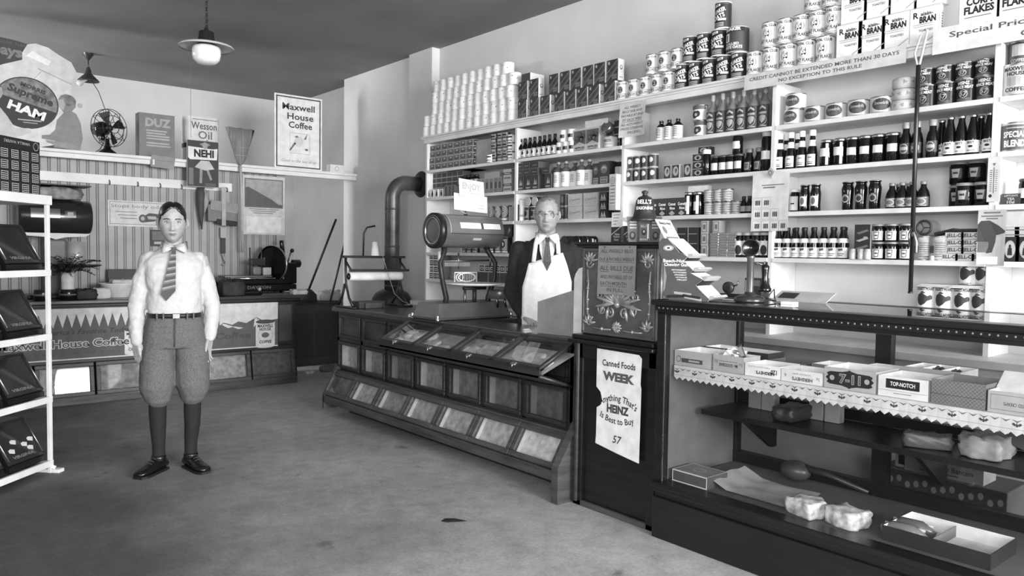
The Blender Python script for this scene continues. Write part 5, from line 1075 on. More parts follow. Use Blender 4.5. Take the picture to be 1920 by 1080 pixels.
def torn(name):
    mb = MB(); W_, H_ = .305, .545; M_ = mt(.90, .75)
    pts = [(-W_/2, 0), (-W_/2, -.20), (-W_/2+.03, -.225), (-W_/2+.045, -.27), (-W_/2+.03, -.295), (-W_/2+.005, -.31), (-W_/2+.004, -.45), (-W_/2, -.50), (0, -.525), (W_/2-.005, -H_), (W_/2, -.17), (W_/2-.006, -.15), (W_/2, -.02), (W_/2-.02, -.004)]
    mb.prism(pts, -.0006, .0006, M_); n = len(mb.v); heinz(mb)
    for k in range(n, len(mb.v)): x, y, z = mb.v[k]; mb.v[k] = (x, y-.0012, z)
    return mb.build(name)
put(torn('poster'), (RX-.003, 2.642, .865), FACE, 'torn white canned foods week poster pasted on the register cabinet', 'poster')
# things on top of the register
bl_ = thing('bell_display', 'dark bell-shaped seasoning sign standing on the cash register', 'sign', (2.975, 2.535, 1.4205), FACE+R(38)); bl_.scale = (.9, .9, .9)
q = MB(); q.lathe([(.075, 0), (.078, .004), (.066, .018), (.058, .05), (.052, .09), (.047, .115), (.035, .132), (.015, .14), (.012, .15), (.018, .156), (.018, .164), (.006, .17), (.001, .17)], mt(.15, .35), 28, M=Matrix.Translation((0, 0, .115)))
def bellr(z): return .060
q.text("BELL'S", 0, .228-.008, .022, 0, WHT, bend=.0565, w=.082, bold=.018); q.text('SEASONING', 0, .193-.008, .0165, 0, WHT, bend=.0635, w=.10, bold=.018)
q.build('bell', bl_)
q = MB(); q.rbox(-.028, .028, -.02, .012, 0, .11, DRK, .002); q.rect(-.024, .024, .004, .104, -.0206, DK2); q.text("BELL'S", 0, .088, .013, -.0212, LGT, w=.036, bold=.03); q.ell(0, .055, .013, .018, -.0212, INK, n=14); q.ell(0, .058, .006, .008, -.0216, LGT, n=10); q.text('SEASONING', 0, .015, .008, -.0212, LGT, w=.042, bold=.03); q.rect(.018, .026, .02, .1, -.0214, PAP)
q.build('seasoning_box', bl_)
q = MB()
for s in (-1, 1):
    MM = Matrix.Translation((s*.03, .0, 0)) @ Matrix.Rotation(-s*.25, 4, 'Z') @ Matrix.Scale(s, 4, (1, 0, 0))
    q.prism([(0, 0), (.055, 0), (.068, .14), (.0, .14)] if s > 0 else [(.0, 0), (.055, 0), (.068, .14), (.0, .14)], 0, .003, mt(.3, .5), MM)
    for k in range(3): q.rect(.012, .05, .075+.016*k, .083+.016*k, -.0008, LGT, MM)
    q.ell(.034, .035, .018, .024, -.0008, INK, MM, n=12); q.ell(.034, .038, .009, .013, -.0012, MID, MM, n=10)
q.build('wing_card', bl_)
nb = carton('noodle_box', .07, .05, .085, mt(.14, .45), mt(.45, .6), LGT, lambda mb, w, h, d: [mb.flat([(-w/2, h*.5), (w/2, h*1.0), (w/2, h*.93), (-w/2, h*.42)], -.0006, LGT), mb.text('Makes', w*.12, h*.5, h*.13, -.0008, LGT, w=w*.5, bold=.03), mb.text('Washing', w*.05, h*.33, h*.13, -.0008, LGT, w=w*.7, bold=.03), mb.text('Easy', w*.05, h*.15, h*.13, -.0008, LGT, w=w*.45, bold=.03)])
for i, y in enumerate((2.745, 2.665)): put(nb, (3.0+.01*i, y, 1.42), FACE, 'dark washing powder box on the cash register, %s of the two' % ['left', 'right'][i], 'box', 'dark boxes on the cash register')
put(sheet('price_card', .075, .075, mt(.85, .7), lambda mb: [mb.rect(-.025, .02-.008*k, -.014-.016*k, -.011-.016*k, 0, MID) for k in range(4)], .002), (2.995, 2.735, 1.575), FACE, 'small white price card standing above the washing powder boxes', 'card')
bpy.context.view_layer.update()
# carton and papers beside the register
o = MB(); o.prism([(-.16, 0), (.15, 0), (.15, .27), (.10, .262), (-.16, .185)], 0, .004, mt(.56, .8)); o.prism([(-.16, 0), (.15, 0), (.15, .27), (-.16, .185)], .2, .204, mt(.5, .8)); o.box(.146, .15, .004, .2, 0, .27, mt(.5, .8)); o.box(-.16, -.156, .004, .2, 0, .185, mt(.5, .8)); o.box(-.16, .15, .004, .2, 0, .004, GREY)
o = o.build('cardboard_box'); o.location = (3.06, 3.235, .886); o.rotation_euler = (0, 0, FACE+.12); tag(o, 'open grey cardboard box with a sloping rim on the counter in front of the storekeeper', 'box')
o = MB(); o.prism([(-.045, 0), (.045, 0), (.045, .38), (.03, .40), (-.01, .39), (-.035, .36), (-.045, .33)], 0, .003, mt(.88, .75)); o = o.build('wrapping_paper'); o.location = (3.02, 3.025, .886); o.rotation_euler = (R(0), 0, FACE); tag(o, 'tall white paper sheet standing between the cardboard box and the cash register', 'paper')

# ---------------------------------------------------------------- showcase
SX, SXB, SY1, SY0 = 2.87, 3.56, 2.378, -.6
sc_t = thing('showcase', 'long dark wooden glass-fronted candy showcase in the right foreground', 'showcase', (0, 0, 0))
b = MB(); b.box(SX+.03, SXB, SY0, SY1-.01, 0, .25, WBLK); b.rbox(SX+.01, SX+.06, SY0, SY1, .225, .255, WBLK, .008); b.rbox(SX-.005, SX+.09, SY0, SY1, .25, .275, WBLK, .01); b.rbox(SX+.015, SX+.04, SY0, SY1-.005, 0, .2, WBLK, .006)
b.build('base', sc_t)
MB().box(SX+.06, SXB-.03, SY0, SY1-.04, .26, .272, mwood('case_floor', .30, .42, .6)).build('case_floor', sc_t)
b = MB()
b.rbox(SX+.03, SX+.075, SY1-.05, SY1, .27, 1.09, WBLK, .006); b.rbox(SXB-.05, SXB, SY1-.05, SY1, .27, 1.09, WBLK, .006)
b.rbox(SX+.03, SX+.08, SY0, SY1, 1.075, 1.11, WBLK, .005); b.rbox(SXB-.06, SXB, SY0, SY1, 1.10, 1.135, WBLK, .005)
for y in (1.58, .62, -.3): b.box(SXB-.05, SXB-.005, y-.035, y+.035, .27, 1.11, WBLK)
b.box(SXB-.045, SXB-.005, SY0, SY1, .27, .33, WBLK); b.box(SXB-.045, SXB-.005, SY0, SY1, .60, .65, WBLK)
b.build('frame', sc_t)
MB().rbox(SX+.005, SX+.10, SY0, SY1, 1.095, 1.125, WBLK, .008).rbox(SX-.01, SX+.09, SY0, SY1+.012, 1.12, 1.146, WBLK, .009).rbox(SXB-.08, SXB+.01, SY0, SY1+.01, 1.12, 1.146, WBLK, .006).rbox(SX, SXB, SY1-.06, SY1+.012, 1.12, 1.146, WBLK, .006).build('top_frame', sc_t)
bd = MB()
y = SY1-.03
while y > SY0: bd.ball((SX-.001+.006, y, 1.108), .0045, mt(.45, .25), 6); y -= .0255
bd.build('bead_moulding', sc_t)
TG = mt(.05, .05, 0, .02, name='dark_plate_glass')
MB().box(SX+.085, SXB-.075, SY0, SY1-.05, 1.134, 1.1445, mglass('plate_glass', .8, 1.6, .01)).build('top_glass', sc_t)
MB().box(SX+.055, SX+.059, SY0, SY1-.045, .272, 1.08, mglass('front_glass', .97, 1.35, .02)).build('front_glass', sc_t)
MB().box(SX+.075, SXB-.05, SY1-.03, SY1-.01, .27, 1.12, mt(.42, .5)).build('end_panel', sc_t)
for i, (a, c) in enumerate(((1.615, 2.33), (.655, 1.545), (-.265, .585))): MB().box(SXB-.03, SXB-.026, a, c, .33, .60, PANE).box(SXB-.03, SXB-.026, a, c, .65, 1.10, PANE).build('door_glass', sc_t)
sf = MB().box(SX+.11, SXB-.06, SY0, SY1-.045, .818, .83, mt(.75, .6)).build('shelf', sc_t)
lm = MB(); PAPL = mt(.80, .7); zz0 = .829; xx = SX+.105
y = SY1-.05; k = 0
top = []; st_ = .034
while y > SY0:
    lm.poly([(xx, y, zz0), (xx, y-st_, zz0), (xx, y-st_, .775), (xx-.001, y-st_*.5, .762), (xx, y, .775)][::-1], PAPL)
    if k % 3 == 0:
        MM = Matrix.Translation((xx-.0008, y-st_*.5, .80)) @ MFR
        for s in (-1, 1): lm.flat([(0, 0), (s*.010, .008), (s*.016, .003), (s*.008, -.004)], 0, DK2, MM)
        lm.flat([(-.004, -.006), (.004, -.006), (0, .012)], 0, DK2, MM)
    lm.flat([(-st_/2, .020), (0, .008), (st_/2, .020), (0, .014)], 0, MID, Matrix.Translation((xx-.0008, y-st_*.5, .80)) @ MFR)
    y -= st_; k += 1
lm.rect(-(SY1-.05), -SY0, .7845, .7855, 0, MID, Matrix.Translation((xx-.0008, 0, 0)) @ MFR)
lm.build('shelf_edging', sc_t)
ls = MB(); ls.box(3.16, SXB-.05, SY0, 2.30, .575, .60, WBLK)
for y in (2.1, 1.3, .5): ls.prism([(0, 0), (.30, 0), (.30, -.17), (.26, -.17)], -.012, .012, WBLK, Matrix.Translation((3.2, y, .575)))
ls.build('lower_shelf', sc_t)
# open boxes on the candy shelf
def tray(name, w, d, h, outer, inner, art=None, t=.003):
    mb = MB(); x0, x1 = -w/2, w/2
    for a, bb_, c, e in ((x0, x1, 0, t), (x0, x1, d-t, d)): mb.box(a, bb_, c, e, 0, h, outer)
    for a, bb_ in ((x0, x0+t), (x1-t, x1)): mb.box(a, bb_, t, d-t, 0, h, outer)
    mb.box(x0+t, x1-t, t, d-t, 0, t, inner)
    for a, bb_, c, e in ((x0+t, x1-t, t+.0003, t+.0005), (x0+t, x1-t, d-t-.0005, d-t-.0003)): mb.box(a, bb_, c, e, t, h-.0005, inner)
    for a in (x0+t+.0003, x1-t-.0005): mb.box(a, a+.0002, t, d-t, t, h-.0005, inner)
    if art: art(mb, w, h, d)
    return mb.build(name)
CX = SX+.122
def tr(name, pa, pb, h, d, outer, inner, label, art=None, X=CX, rz=0, z=.8305):
    ya_, yb_ = Yx(pa, X, z), Yx(pb, X, z); o = tray(name, ya_-yb_-.004, d, h, outer, inner, art)
    o.location = (X, (ya_+yb_)/2, z); o.rotation_euler = (0, 0, FACE+rz); return tag(o, label, 'box')
CRD = mt(.68, .7)
tr('candy_box', 1264, 1333, .072, .2, CRD, WHT, 'open pale candy box with a dark strip label, leftmost on the showcase shelf', lambda mb, w, h, d: [mb.rect(-w*.3, w*.28, h*.22, h*.5, -.0006, mt(.3, .6)), mb.rect(-w*.1, w*.2, h*.3, h*.42, -.001, LGT), mb.ring(-w*.38, h*.42, .014, .016, .004, -.001, MID)])
o = tr('candy_box', 1336, 1395, .075, .13, CRD, WHT, 'candy box with crumpled paper spilling out, second on the showcase shelf', lambda mb, w, h, d: [mb.text('Mr. GOODBAR', 0, h*.42, h*.2, -.0006, INK, w=w*.6, bold=.02, flip=True), mb.text('80', -w*.4, h*.6, h*.2, -.0006, MID, flip=True), mb.text('5¢', w*.4, h*.55, h*.2, -.0006, MID, flip=True), mb.rect(-w*.3, w*.3, h*.62, h*.66, -.0006, MID)])
def crumple(name, n, R_, mat, seed):
    rnd = random.Random(seed); mb = MB()
    for k in range(n):
        a, b_, c = [rnd.uniform(-1, 1) for _ in range(3)]; p = Vector((a*R_*.9, b_*R_*.9, c*R_*.35+R_*.4)); vs = []
        for q in range(5): vs.append(p+Vector((rnd.uniform(-1, 1), rnd.uniform(-1, 1), rnd.uniform(-.6, 1)))*R_*.5)
        mb.add(vs, [(0, 1, 2), (0, 2, 3), (0, 3, 4), (1, 2, 4)], mat)
    return mb.build(name)
w_ = crumple('crumpled_paper', 26, .05, WHT, 4); w_.location = (CX+.065, Yx(1372, CX+.06, .9), .8305+.045); tag(w_, 'crumpled white wrapping paper heaped in the second candy box', 'paper')
o = MB().rbox(-.012, .012, -.004, .004, 0, .085, mt(.3, .5), .002).rect(-.01, .01, .03, .075, -.0045, LGT).build('candy_bar'); o.location = (CX+.07, Yx(1398, CX+.07, .9), .875); o.rotation_euler = (R(0), R(-25), FACE); tag(o, 'dark candy bar stuck upright in the crumpled paper', 'candy bar')
tr('candy_box', 1396, 1463, .055, .16, WHT, WHT, 'white chocolate box printed upside down with the number 120', lambda mb, w, h, d: [mb.text("HERSHEY'S", w*.08, h*.35, h*.24, -.0006, INK, w=w*.52, bold=.04, flip=True), mb.text('120', -w*.33*-1, h*.5, h*.36, -.0006, INK, w=w*.17, bold=.03, flip=True), mb.text('MILK CHOCOLATE', -w*.1, h*.78, h*.13, -.0006, MID, w=w*.6, flip=True)])
tr('candy_box', 1464, 1542, .052, .16, PAP, WHT, 'white chocolate box printed upside down, right of the one marked 120', lambda mb, w, h, d: [mb.text("HERSHEY'S", w*.02, h*.3, h*.26, -.0006, mt(.35, .7), w=w*.5, bold=.04, flip=True), mb.text('ALMOND BARS', 0, h*.7, h*.14, -.0006, MID, w=w*.45, flip=True), mb.text('5¢', w*.4, h*.5, h*.26, -.0006, MID, flip=True), mb.text('6', -w*.4, h*.5, h*.3, -.0006, MID, flip=True)])
def seven(mb, w, h, d):
    pts = [(-.47, .5), (-.42, .62), (-.45, .72), (-.38, .8), (-.15, .82), (-.04, .88), (0, .94), (.04, .88), (.15, .82), (.38, .8), (.45, .72), (.42, .62), (.47, .5), (.42, .38), (.45, .28), (.38, .2), (.15, .18), (.04, .12), (0, .06), (-.04, .12), (-.15, .18), (-.38, .2), (-.45, .28), (-.42, .38)]
    mb.flat([(x*w, z*h) for x, z in pts], -.0006, mt(.13, .5)); mb.text('7-11', .01*w, h*.5, h*.42, -.001, LGT, w=w*.42, bold=.05); mb.text('7-11', .01*w, h*.5, h*.42, -.0014, mt(.3, .5), w=w*.40, bold=.0)
    for s in (-1, 1): mb.ell(s*w*.34, h*.5, w*.05, w*.05, -.001, LGT, n=14)
tr('candy_box', 1544, 1642, .085, .2, CRD, PAP, 'candy box with a large dark lozenge label, middle of the showcase shelf', seven)
tr('candy_box', 1645, 1740, .078, .2, PAP, PAP, 'white candy box with a black oblong label, next to the cross-hatched box', lambda mb, w, h, d: [mb.rect(-w*.34, w*.34, h*.42, h*.88, -.0006, mt(.1, .5)), mb.text('TOP-NOTCH', 0, h*.65, h*.2, -.001, WHT, w=w*.5, bold=.02), mb.rect(-w/2, w/2, h*.30, h*.315, -.0006, MID), mb.rect(-w*.18, w*.18, h*.18, h*.21, -.0006, MID)])
def lattice(mb, w, h, d):
    for k in range(-8, 20):
        for s in (-1, 1):
            x = -w/2+k*w/13
            P = [(x, 0), (x+s*h*1.0, h)]
            a = [max(-w/2, min(w/2, P[0][0])), max(-w/2, min(w/2, P[1][0]))]
            za, zb = (a[0]-x)/s, (a[1]-x)/s
            if abs(a[0]-a[1]) > .004: mb.flat([(a[0], za), (a[0]+.0012, za), (a[1]+.0012, zb), (a[1], zb)], -.0006, LGT)
    mb.rect(-w/2, w/2, h*.4, h*.43, -.001, mt(.3, .6))
tr('candy_box', 1744, 1848, .090, .2, mt(.40, .6), mt(.5, .7), 'grey cross-hatched candy box on the showcase shelf', lattice)
tr('candy_box', 1850, 1990, .075, .2, CRD, WHT, 'candy box at the right edge with upside down creams lettering', lambda mb, w, h, d: [mb.text('ASSORTED CREAMS', -w*.05, h*.45, h*.16, -.0006, INK, w=w*.45, flip=True), mb.frame(-w*.46, w*.46, h*.15, h*.85, .0015, -.0006, MID)])
BX_ = SX+.34
tr('candy_box', 1318, 1440, .075, .14, mt(.2, .6), PAP, 'dark-sided box with pale inside, at the back left of the showcase shelf', X=BX_)
tr('candy_box', 1441, 1512, .05, .14, mt(.45, .7), MID, 'low mottled box at the back of the shelf behind the chocolate boxes', X=BX_)
tr('candy_box', 1520, 1602, .058, .16, mt(.5, .7), WHT, 'grey box with white inside, at the back behind the dark lozenge label', X=BX_)
o = tr('candy_box', 1604, 1688, .07, .18, mt(.55, .7), PAP, 'box filled with loose papers at the back of the showcase shelf', X=BX_-.01)
w_ = crumple('loose_papers', 14, .06, PAP, 8); w_.location = (BX_+.09, Yx(1646, BX_+.08, .9), .86); w_.scale = (1, 1, .5); tag(w_, 'loose papers lying in the box at the back of the showcase shelf', 'papers')
def circ(mb, w, h, d):
    for x in (-.1, .33): mb.ring(x*w, h*.5, .012, .012, .002, -.0006, DRK)
    for x in (-.37, .12): mb.flat([(x*w, h*.4), (x*w+.002, h*.4), (x*w+.01, h*.65), (x*w+.008, h*.65)], -.0006, DRK)
    for x in (-.17, .17): mb.box(x*w-.002, x*w+.002, .003, d-.003, .003, h, PAP)
tr('candy_box', 1692, 1800, .095, .18, mt(.6, .7), PAP, 'divided box with ring marks on its front, at the back right of the shelf', circ, X=BX_-.01)
for i, (px, X) in enumerate(((1755, BX_+.09), (1790, BX_+.09))):
    mb = MB(); rnd = random.Random(i)
    for k in range(9): mb.ball((rnd.uniform(-.018, .018), rnd.uniform(-.05, .05), rnd.uniform(0, .012)), .011, mt(.25, .5), 8)
    o = mb.build('candy_heap'); o.location = (X, Yx(px, X, .92), .8305+.072); o.rotation_euler = (0, 0, FACE); tag(o, 'dark loose candies heaped in the %s compartment of the divided box' % ['middle', 'right'][i], 'candy', kind='stuff')
tr('candy_box', 1800, 1920, .05, .2, mt(.25, .6), PAP, 'low dark-edged open box behind the cross-hatched box', X=BX_-.02)
o = MB().rbox(-.09, .09, -.06, .06, 0, .006, PAP, .002).build('box_lid'); o.location = (CX+.12, Yx(1925, CX+.1, .95), .92); o.rotation_euler = (R(35), 0, FACE); tag(o, 'white box lid leaning in the creams box at the right edge', 'lid')
# lower part of the showcase
o = carton('cigar_box', .2, .16, .055, mt(.32, .6), mt(.3, .6), mt(.5, .6), lambda mb, w, h, d: [mb.frame(-w/2, w/2, 0, h, .004, -.0006, PAP), mb.frame(-w/2, w/2, 0, d, .005, 0, PAP, Matrix.Translation((0, 0, h+.0006)) @ Matrix.Rotation(-PI/2, 4, 'X')), mb.ring(0, d*.5, .035, .028, .006, 0, LGT, Matrix.Translation((0, 0, h+.0006)) @ Matrix.Rotation(-PI/2, 4, 'X'))])
put(o, (SX+.10, 2.22, .2725), FACE, 'pale-edged cigar box in the bottom left corner of the showcase', 'box')
def lump(name, sx, sy, sz, mat, seed, amp=.12):
    rnd = random.Random(seed); ph = [rnd.uniform(0, 6.28) for _ in range(9)]; bm = bmesh.new(); bmesh.ops.create_cube(bm, size=2); bmesh.ops.subdivide_edges(bm, edges=bm.edges[:], cuts=7, use_grid_fill=True)
    for v in bm.verts:
        p = v.co.copy(); l = max(abs(p.x), abs(p.y), abs(p.z)); d = p.normalized(); k = .55*l/p.length+.45/p.length*1.0
        q = p*(k**.35); w = 1+amp*(math.sin(4*q.x+ph[0])*math.sin(5*q.y+ph[1])+.6*math.sin(9*q.x+7*q.z+ph[2])*math.sin(8*q.y+ph[3])+.4*math.sin(15*q.x+ph[4])*math.sin(14*q.y+11*q.z+ph[5]))
        v.co = Vector((q.x*sx*w, q.y*sy*w, max(0, (q.z+.92)*sz*w*.5*1.0)))
    bm.verts.index_update(); mb = MB(); mb.add([v.co.copy() for v in bm.verts], [tuple(v.index for v in f.verts) for f in bm.faces], mat, True); bm.free()
    return mb.build(name)
CEL = mt(.72, .35, 0, .3, 30, 'waxed_wrapper')
for i, (px, py) in enumerate(((1522, 965), (1578, 985))):
    p = on(px, py, Z=.275); o = lump('wrapped_loaf', .075, .065, .075, CEL, i+3, .07); o.location = (SX+.155+.01*i, Yx(px+(6*i-3)*2.6, SX+.155, .3), .2725); o.rotation_euler = (0, 0, FACE-.25); o.location.y -= 0
    mb_l = MB(); tag(o, 'wrapped pale loaf on the showcase floor, %s of the two' % ['left', 'right'][i], 'packet', 'wrapped loaves on the showcase floor')
o = MB()
nx, nz = 12, 8
vs = [(.3*i/nx-.15, .4*j/nz-.2, .004+.006*math.sin(i*1.1)*math.cos(j*.9)+(.02*max(0, j-6) if j > 6 else 0)) for j in range(nz+1) for i in range(nx+1)]
o.add(vs, [(j*(nx+1)+i, j*(nx+1)+i+1, (j+1)*(nx+1)+i+1, (j+1)*(nx+1)+i) for j in range(nz) for i in range(nx)], mt(.62, .8), True)
o = o.build('brown_paper'); o.location = (SX+.30, 1.95, .275); tag(o, 'sheet of wrapping paper laid on the showcase floor beside the cigar box', 'paper')
o = tr('display_tray', 1652, 1858, .058, .26, mt(.14, .5), PAP, 'dark-fronted open tray with two brushes on the showcase floor', lambda mb, w, h, d: mb.box(-w*.05, -w*.045, .003, d-.003, .003, h*.8, MID), X=SX+.12, z=.2725)
for i in range(2):
    b2 = MB(); b2.tube([(-.08, 0, .02), (-.04, 0, .035), (.03, 0, .035), (.08, 0, .018)], [.018, .026, .026, .014], mt(.45-.08*i, .3), 10)
    b2.tube([(-.075, .012, .045), (.07, .012, .045)], .006, LGT, 6); o = b2.build('brush'); o.location = (SX+.18+.075*i, Yx(1700, SX+.2, .3), .278); o.rotation_euler = (0, 0, FACE+.1); tag(o, 'dark glossy brush lying in the display tray, %s' % ['front one', 'back one'][i], 'brush', 'brushes in the display tray')
o = lump('paper_parcel', .09, .08, .09, mt(.64, .7, 0, .15, 12), 11, .12); o.location = (3.30, Yx(1850, 3.3, .65), .601); tag(o, 'crumpled white parcel on the lower showcase shelf at the right', 'parcel')
o = MB().rbox(-.06, .06, -.04, .04, 0, .10, mt(.3, .6), .004).build('dark_carton'); o.location = (3.36, Yx(1912, 3.3, .65), .645); o.rotation_euler = (0, R(20), FACE); tag(o, 'dark carton tipped against the white parcel on the lower showcase shelf', 'carton')
o = lump('shoe_form', .09, .04, .06, mt(.35, .4), 5, .1); o.location = (3.26, Yx(1738, 3.26, .62), .601); o.rotation_euler = (0, 0, FACE+.4); tag(o, 'grey crumpled packet on the lower showcase shelf', 'packet')
o = lump('dark_bundle', .10, .06, .07, mt(.2, .4), 9, .1); o.location = (3.30, Yx(1485, 3.3, .65), .601); tag(o, 'dark bundle on the lower showcase shelf, left part', 'bundle')
for i, px in enumerate((1415, 1440, 1530, 1560)):
    o = MB().rbox(-.035, .035, 0, .05, 0, .14, mt(.55+.05*(i % 2), .6), .003).build('upright_packet'); o.location = (3.38, Yx(px, 3.38, .68), .601); o.rotation_euler = (0, 0, FACE); tag(o, 'grey upright packet at the back of the lower showcase shelf, %s' % nth(i, 4), 'packet', 'upright packets on the lower showcase shelf')
cr_ = MB(); cr_.rbox(-.27, .27, 0, .25, 0, .38, mt(.32, .7), .004)
for k in range(14): cr_.ell(-.25+.038*k, .32+.01*(k % 3), .012, .016, -.0006, LGT, n=8)
o = cr_.build('produce_crate'); o.location = (3.66, Yx(1760, 3.66, .3), 0); o.rotation_euler = (0, 0, FACE); o.rotation_euler = (0, 0, FACE); tag(o, 'dark crate on the floor behind the showcase glass', 'crate')
o = carton('seed_box', .33, .15, .09, mt(.72, .7), mt(.6, .7), PAP, lambda mb, w, h, d: [mb.text('Yellow Bantam', w*.1, h*.45, h*.26, -.0006, mt(.3, .7), w=w*.55, bold=.01), mb.rect(-w*.4, w*.3, h*.75, h*.8, -.0006, MID), mb.rect(-w*.3, w*.2, h*.14, h*.2, -.0006, MID)])
put(o, (3.68, Yx(1768, 3.68, .45), .3805), FACE, 'pale seed box with script lettering on the crate behind the showcase', 'box')
o = MB().rbox(-.08, .08, 0, .03, 0, .09, WHT, .003).rect(-.065, .065, .015, .075, -.0006, DRK).build('framed_card'); o.location = (3.70, Yx(1712, 3.7, .45), .3805); o.rotation_euler = (0, 0, FACE); tag(o, 'small white-framed dark card left of the seed box', 'card')
o = MB().ball((0, 0, .05), .075, mt(.25, .35), 16, sq=(1, .8, .65)).tube([(.05, 0, .07), (.16, 0, .06), (.34, 0, .02)], [.02, .012, .009], mt(.2, .35), 10).build('ladle'); o.location = (3.43, Yx(1493, 3.43, .4), .277); o.rotation_euler = (0, 0, FACE+.1); tag(o, 'dark long-handled scoop lying at the back of the showcase floor', 'scoop')
# ---------------------------------------------------------------- things on the bin counter
SYc = 4.52; xa, xb = Xy(815, SYc, 1.5), Xy(927, SYc, 1.5); xm = (xa+xb)/2; ZB = 1.505; RB = .118
AX = Matrix.Translation((0, SYc, ZB)) @ Matrix.Rotation(PI/2, 4, 'Y')       # local z -> +x
ENM = mt(.40, .22, .2, .08, 5, 'scale_enamel')
cs = thing('computing_scale', 'large barrel-topped grocer scale with white pan on the bin counter', 'scale', (0, 0, 0))
MB().lathe([(RB, xa), (RB*1.01, xa+.004), (RB*1.01, xb-.004), (RB, xb), (RB*.6, xb+.02), (.001, xb+.022)], ENM, 36, AX, cap=False).build('barrel', cs)
MB().lathe([(RB*.74, xa-.012), (RB*.80, xa-.022), (RB*1.06, xa-.018), (RB*1.07, xa+.02), (RB*1.0, xa+.022)], mt(.13, .3), 36, AX, cap=False).build('end_ring', cs)
MB().lathe([(RB*.76, xa-.008), (.001, xa-.008)], mt(.36, .25, 0, .2, 8, 'end_glass'), 30, AX, cap=False).lathe([(RB*.80, xa-.0225), (RB*.75, xa-.0235), (RB*.75, xa-.012)], TIN, 36, AX, cap=False).build('end_window', cs)
def barrel_patch(mb, x0, x1, a0, a1, mat, r):
    k = 8; vs = []
    for i in range(k+1):
        a = a0+(a1-a0)*i/k; y, z = -r*math.cos(a), r*math.sin(a)
        vs += [(x0, SYc+y, ZB+z), (x1, SYc+y, ZB+z)]
    mb.add(vs, [(2*i, 2*i+1, 2*i+3, 2*i+2) for i in range(k)], mat, True)
p = MB(); barrel_patch(p, xa+.06, xb-.01, -.12, 1.15, mt(.46, .25, .2, .06, 5), RB*1.02+.001); barrel_patch(p, xa+.055, xb-.006, -.16, -.12, DRK, RB*1.02+.0012); barrel_patch(p, xa+.054, xa+.06, -.16, 1.15, LGT, RB*1.02+.0012); p.build('front_plate', cs)
p = MB(); w_ = (xb-xa); barrel_patch(p, xa+w_*.26, xa+w_*.60, .16, .52, WHT, RB*1.02+.003); barrel_patch(p, xa+w_*.64, xa+w_*.93, .16, .50, WHT, RB*1.02+.003); barrel_patch(p, xa+w_*.60, xa+w_*.64, .14, .54, DK2, RB*1.02+.003); p.build('reading_window', cs)
p = MB(); barrel_patch(p, xa+w_*.48, xa+w_*.62, -.55, -.40, LGT, RB*1.01+.002); p.build('maker_plate', cs)
p = MB()
for x, s in ((xa+.07, -1), (xb-.07, 1)):
    p.tube([(x, SYc-.02, .93), (x-.01*s, SYc-.035, 1.03), (x+.035*s, SYc-.05, 1.16), (x+.05*s, SYc-.04, 1.28), (x+.0*s, SYc-.02, 1.36), (x-.01*s, SYc, 1.40)], [.026, .02, .018, .018, .02, .024], IRON, 10)
p.tube([(xa+.02, SYc-.03, 1.29), (xb-.02, SYc-.03, 1.30)], .006, STEEL, 8).tube([(xa+.02, SYc-.03, 1.275), (xa+.02, SYc-.03, 1.36)], .011, LGT, 8).tube([(xb-.06, SYc-.03, 1.25), (xb-.06, SYc-.03, 1.34)], .007, STEEL, 8)
p.build('support_arm', cs)
p = MB(); p.rbox(xa+.02, xa+.24, SYc-.10, SYc-.085, 1.255, 1.285, mt(.45, .4), .003).tube([(xa+.14, SYc-.095, 1.24), (xa+.14, SYc-.095, 1.35)], .006, STEEL, 8); p.build('weigh_beam', cs)
# base
px0, px1 = Xy(812, 4.40, .9), Xy(948, 4.40, .9)
p = MB(); p.add([(px0, 4.34, .897), (px1, 4.34, .897), (px1, 4.66, .897), (px0, 4.66, .897), (px0+.03, 4.37, 1.0), (px1-.03, 4.37, 1.0), (px1-.03, 4.63, 1.0), (px0+.03, 4.63, 1.0)], [(0, 3, 2, 1), (4, 5, 6, 7), (0, 1, 5, 4), (1, 2, 6, 5), (2, 3, 7, 6), (3, 0, 4, 7)], mt(.42, .3, .3, .1, 6))
p.rbox(px0-.012, px1+.012, 4.328, 4.672, .888, .902, mt(.36, .3, .3), .004); p.build('base', cs, bevel=.008)
for x in (px0-.002, px1+.002):
    for y in (4.34, 4.66): MB().lathe([(.013, .886), (.014, .895), (.008, .905), (.011, .915), (.007, .925), (.001, .928)], TIN, 12, Matrix.Translation((x, y, 0))).build('foot', cs)
PX = Xy(893, 4.40, 1.14)
p = MB(); p.lathe([(.03, 1.115), (.15, 1.118), (.205, 1.128), (.208, 1.133), (.2, 1.137), (.001, 1.137)], mt(.92, .3), 40, Matrix.Translation((PX, 4.42, 0))); p.build('weighing_pan', cs)
p = MB(); p.tube([(PX, 4.42, .96), (PX, 4.42, 1.118)], .016, IRON, 10).tube([(PX-.1, 4.42, 1.10), (PX+.1, 4.42, 1.10)], .012, IRON, 8).tube([(PX-.1, 4.40, .96), (PX-.1, 4.40, 1.10)], .009, STEEL, 8); p.build('pan_support', cs)
p = MB(); hx = PX-.02
for k in range(9): p.tube([(hx-.09+.02*k, 4.5, 1.14), (hx-.09+.02*k, 4.5, 1.205)], .0022, LGT, 5)
p.tube([(hx-.1, 4.5, 1.14), (hx-.1, 4.5, 1.21), (hx+.1, 4.5, 1.21), (hx+.1, 4.5, 1.14)], .004, WHT, 6)
p.tube([(hx+.01+.075*math.cos(a*PI/10), 4.499, 1.175+.03*math.sin(a*PI/10)) for a in range(20)], .004, WHT, 6, closed=True)
p.tube([(hx-.055+.03*math.cos(a*PI/8), 4.499, 1.175+.028*math.sin(a*PI/8)) for a in range(16)], .003, WHT, 6, closed=True); p.build('back_grille', cs)
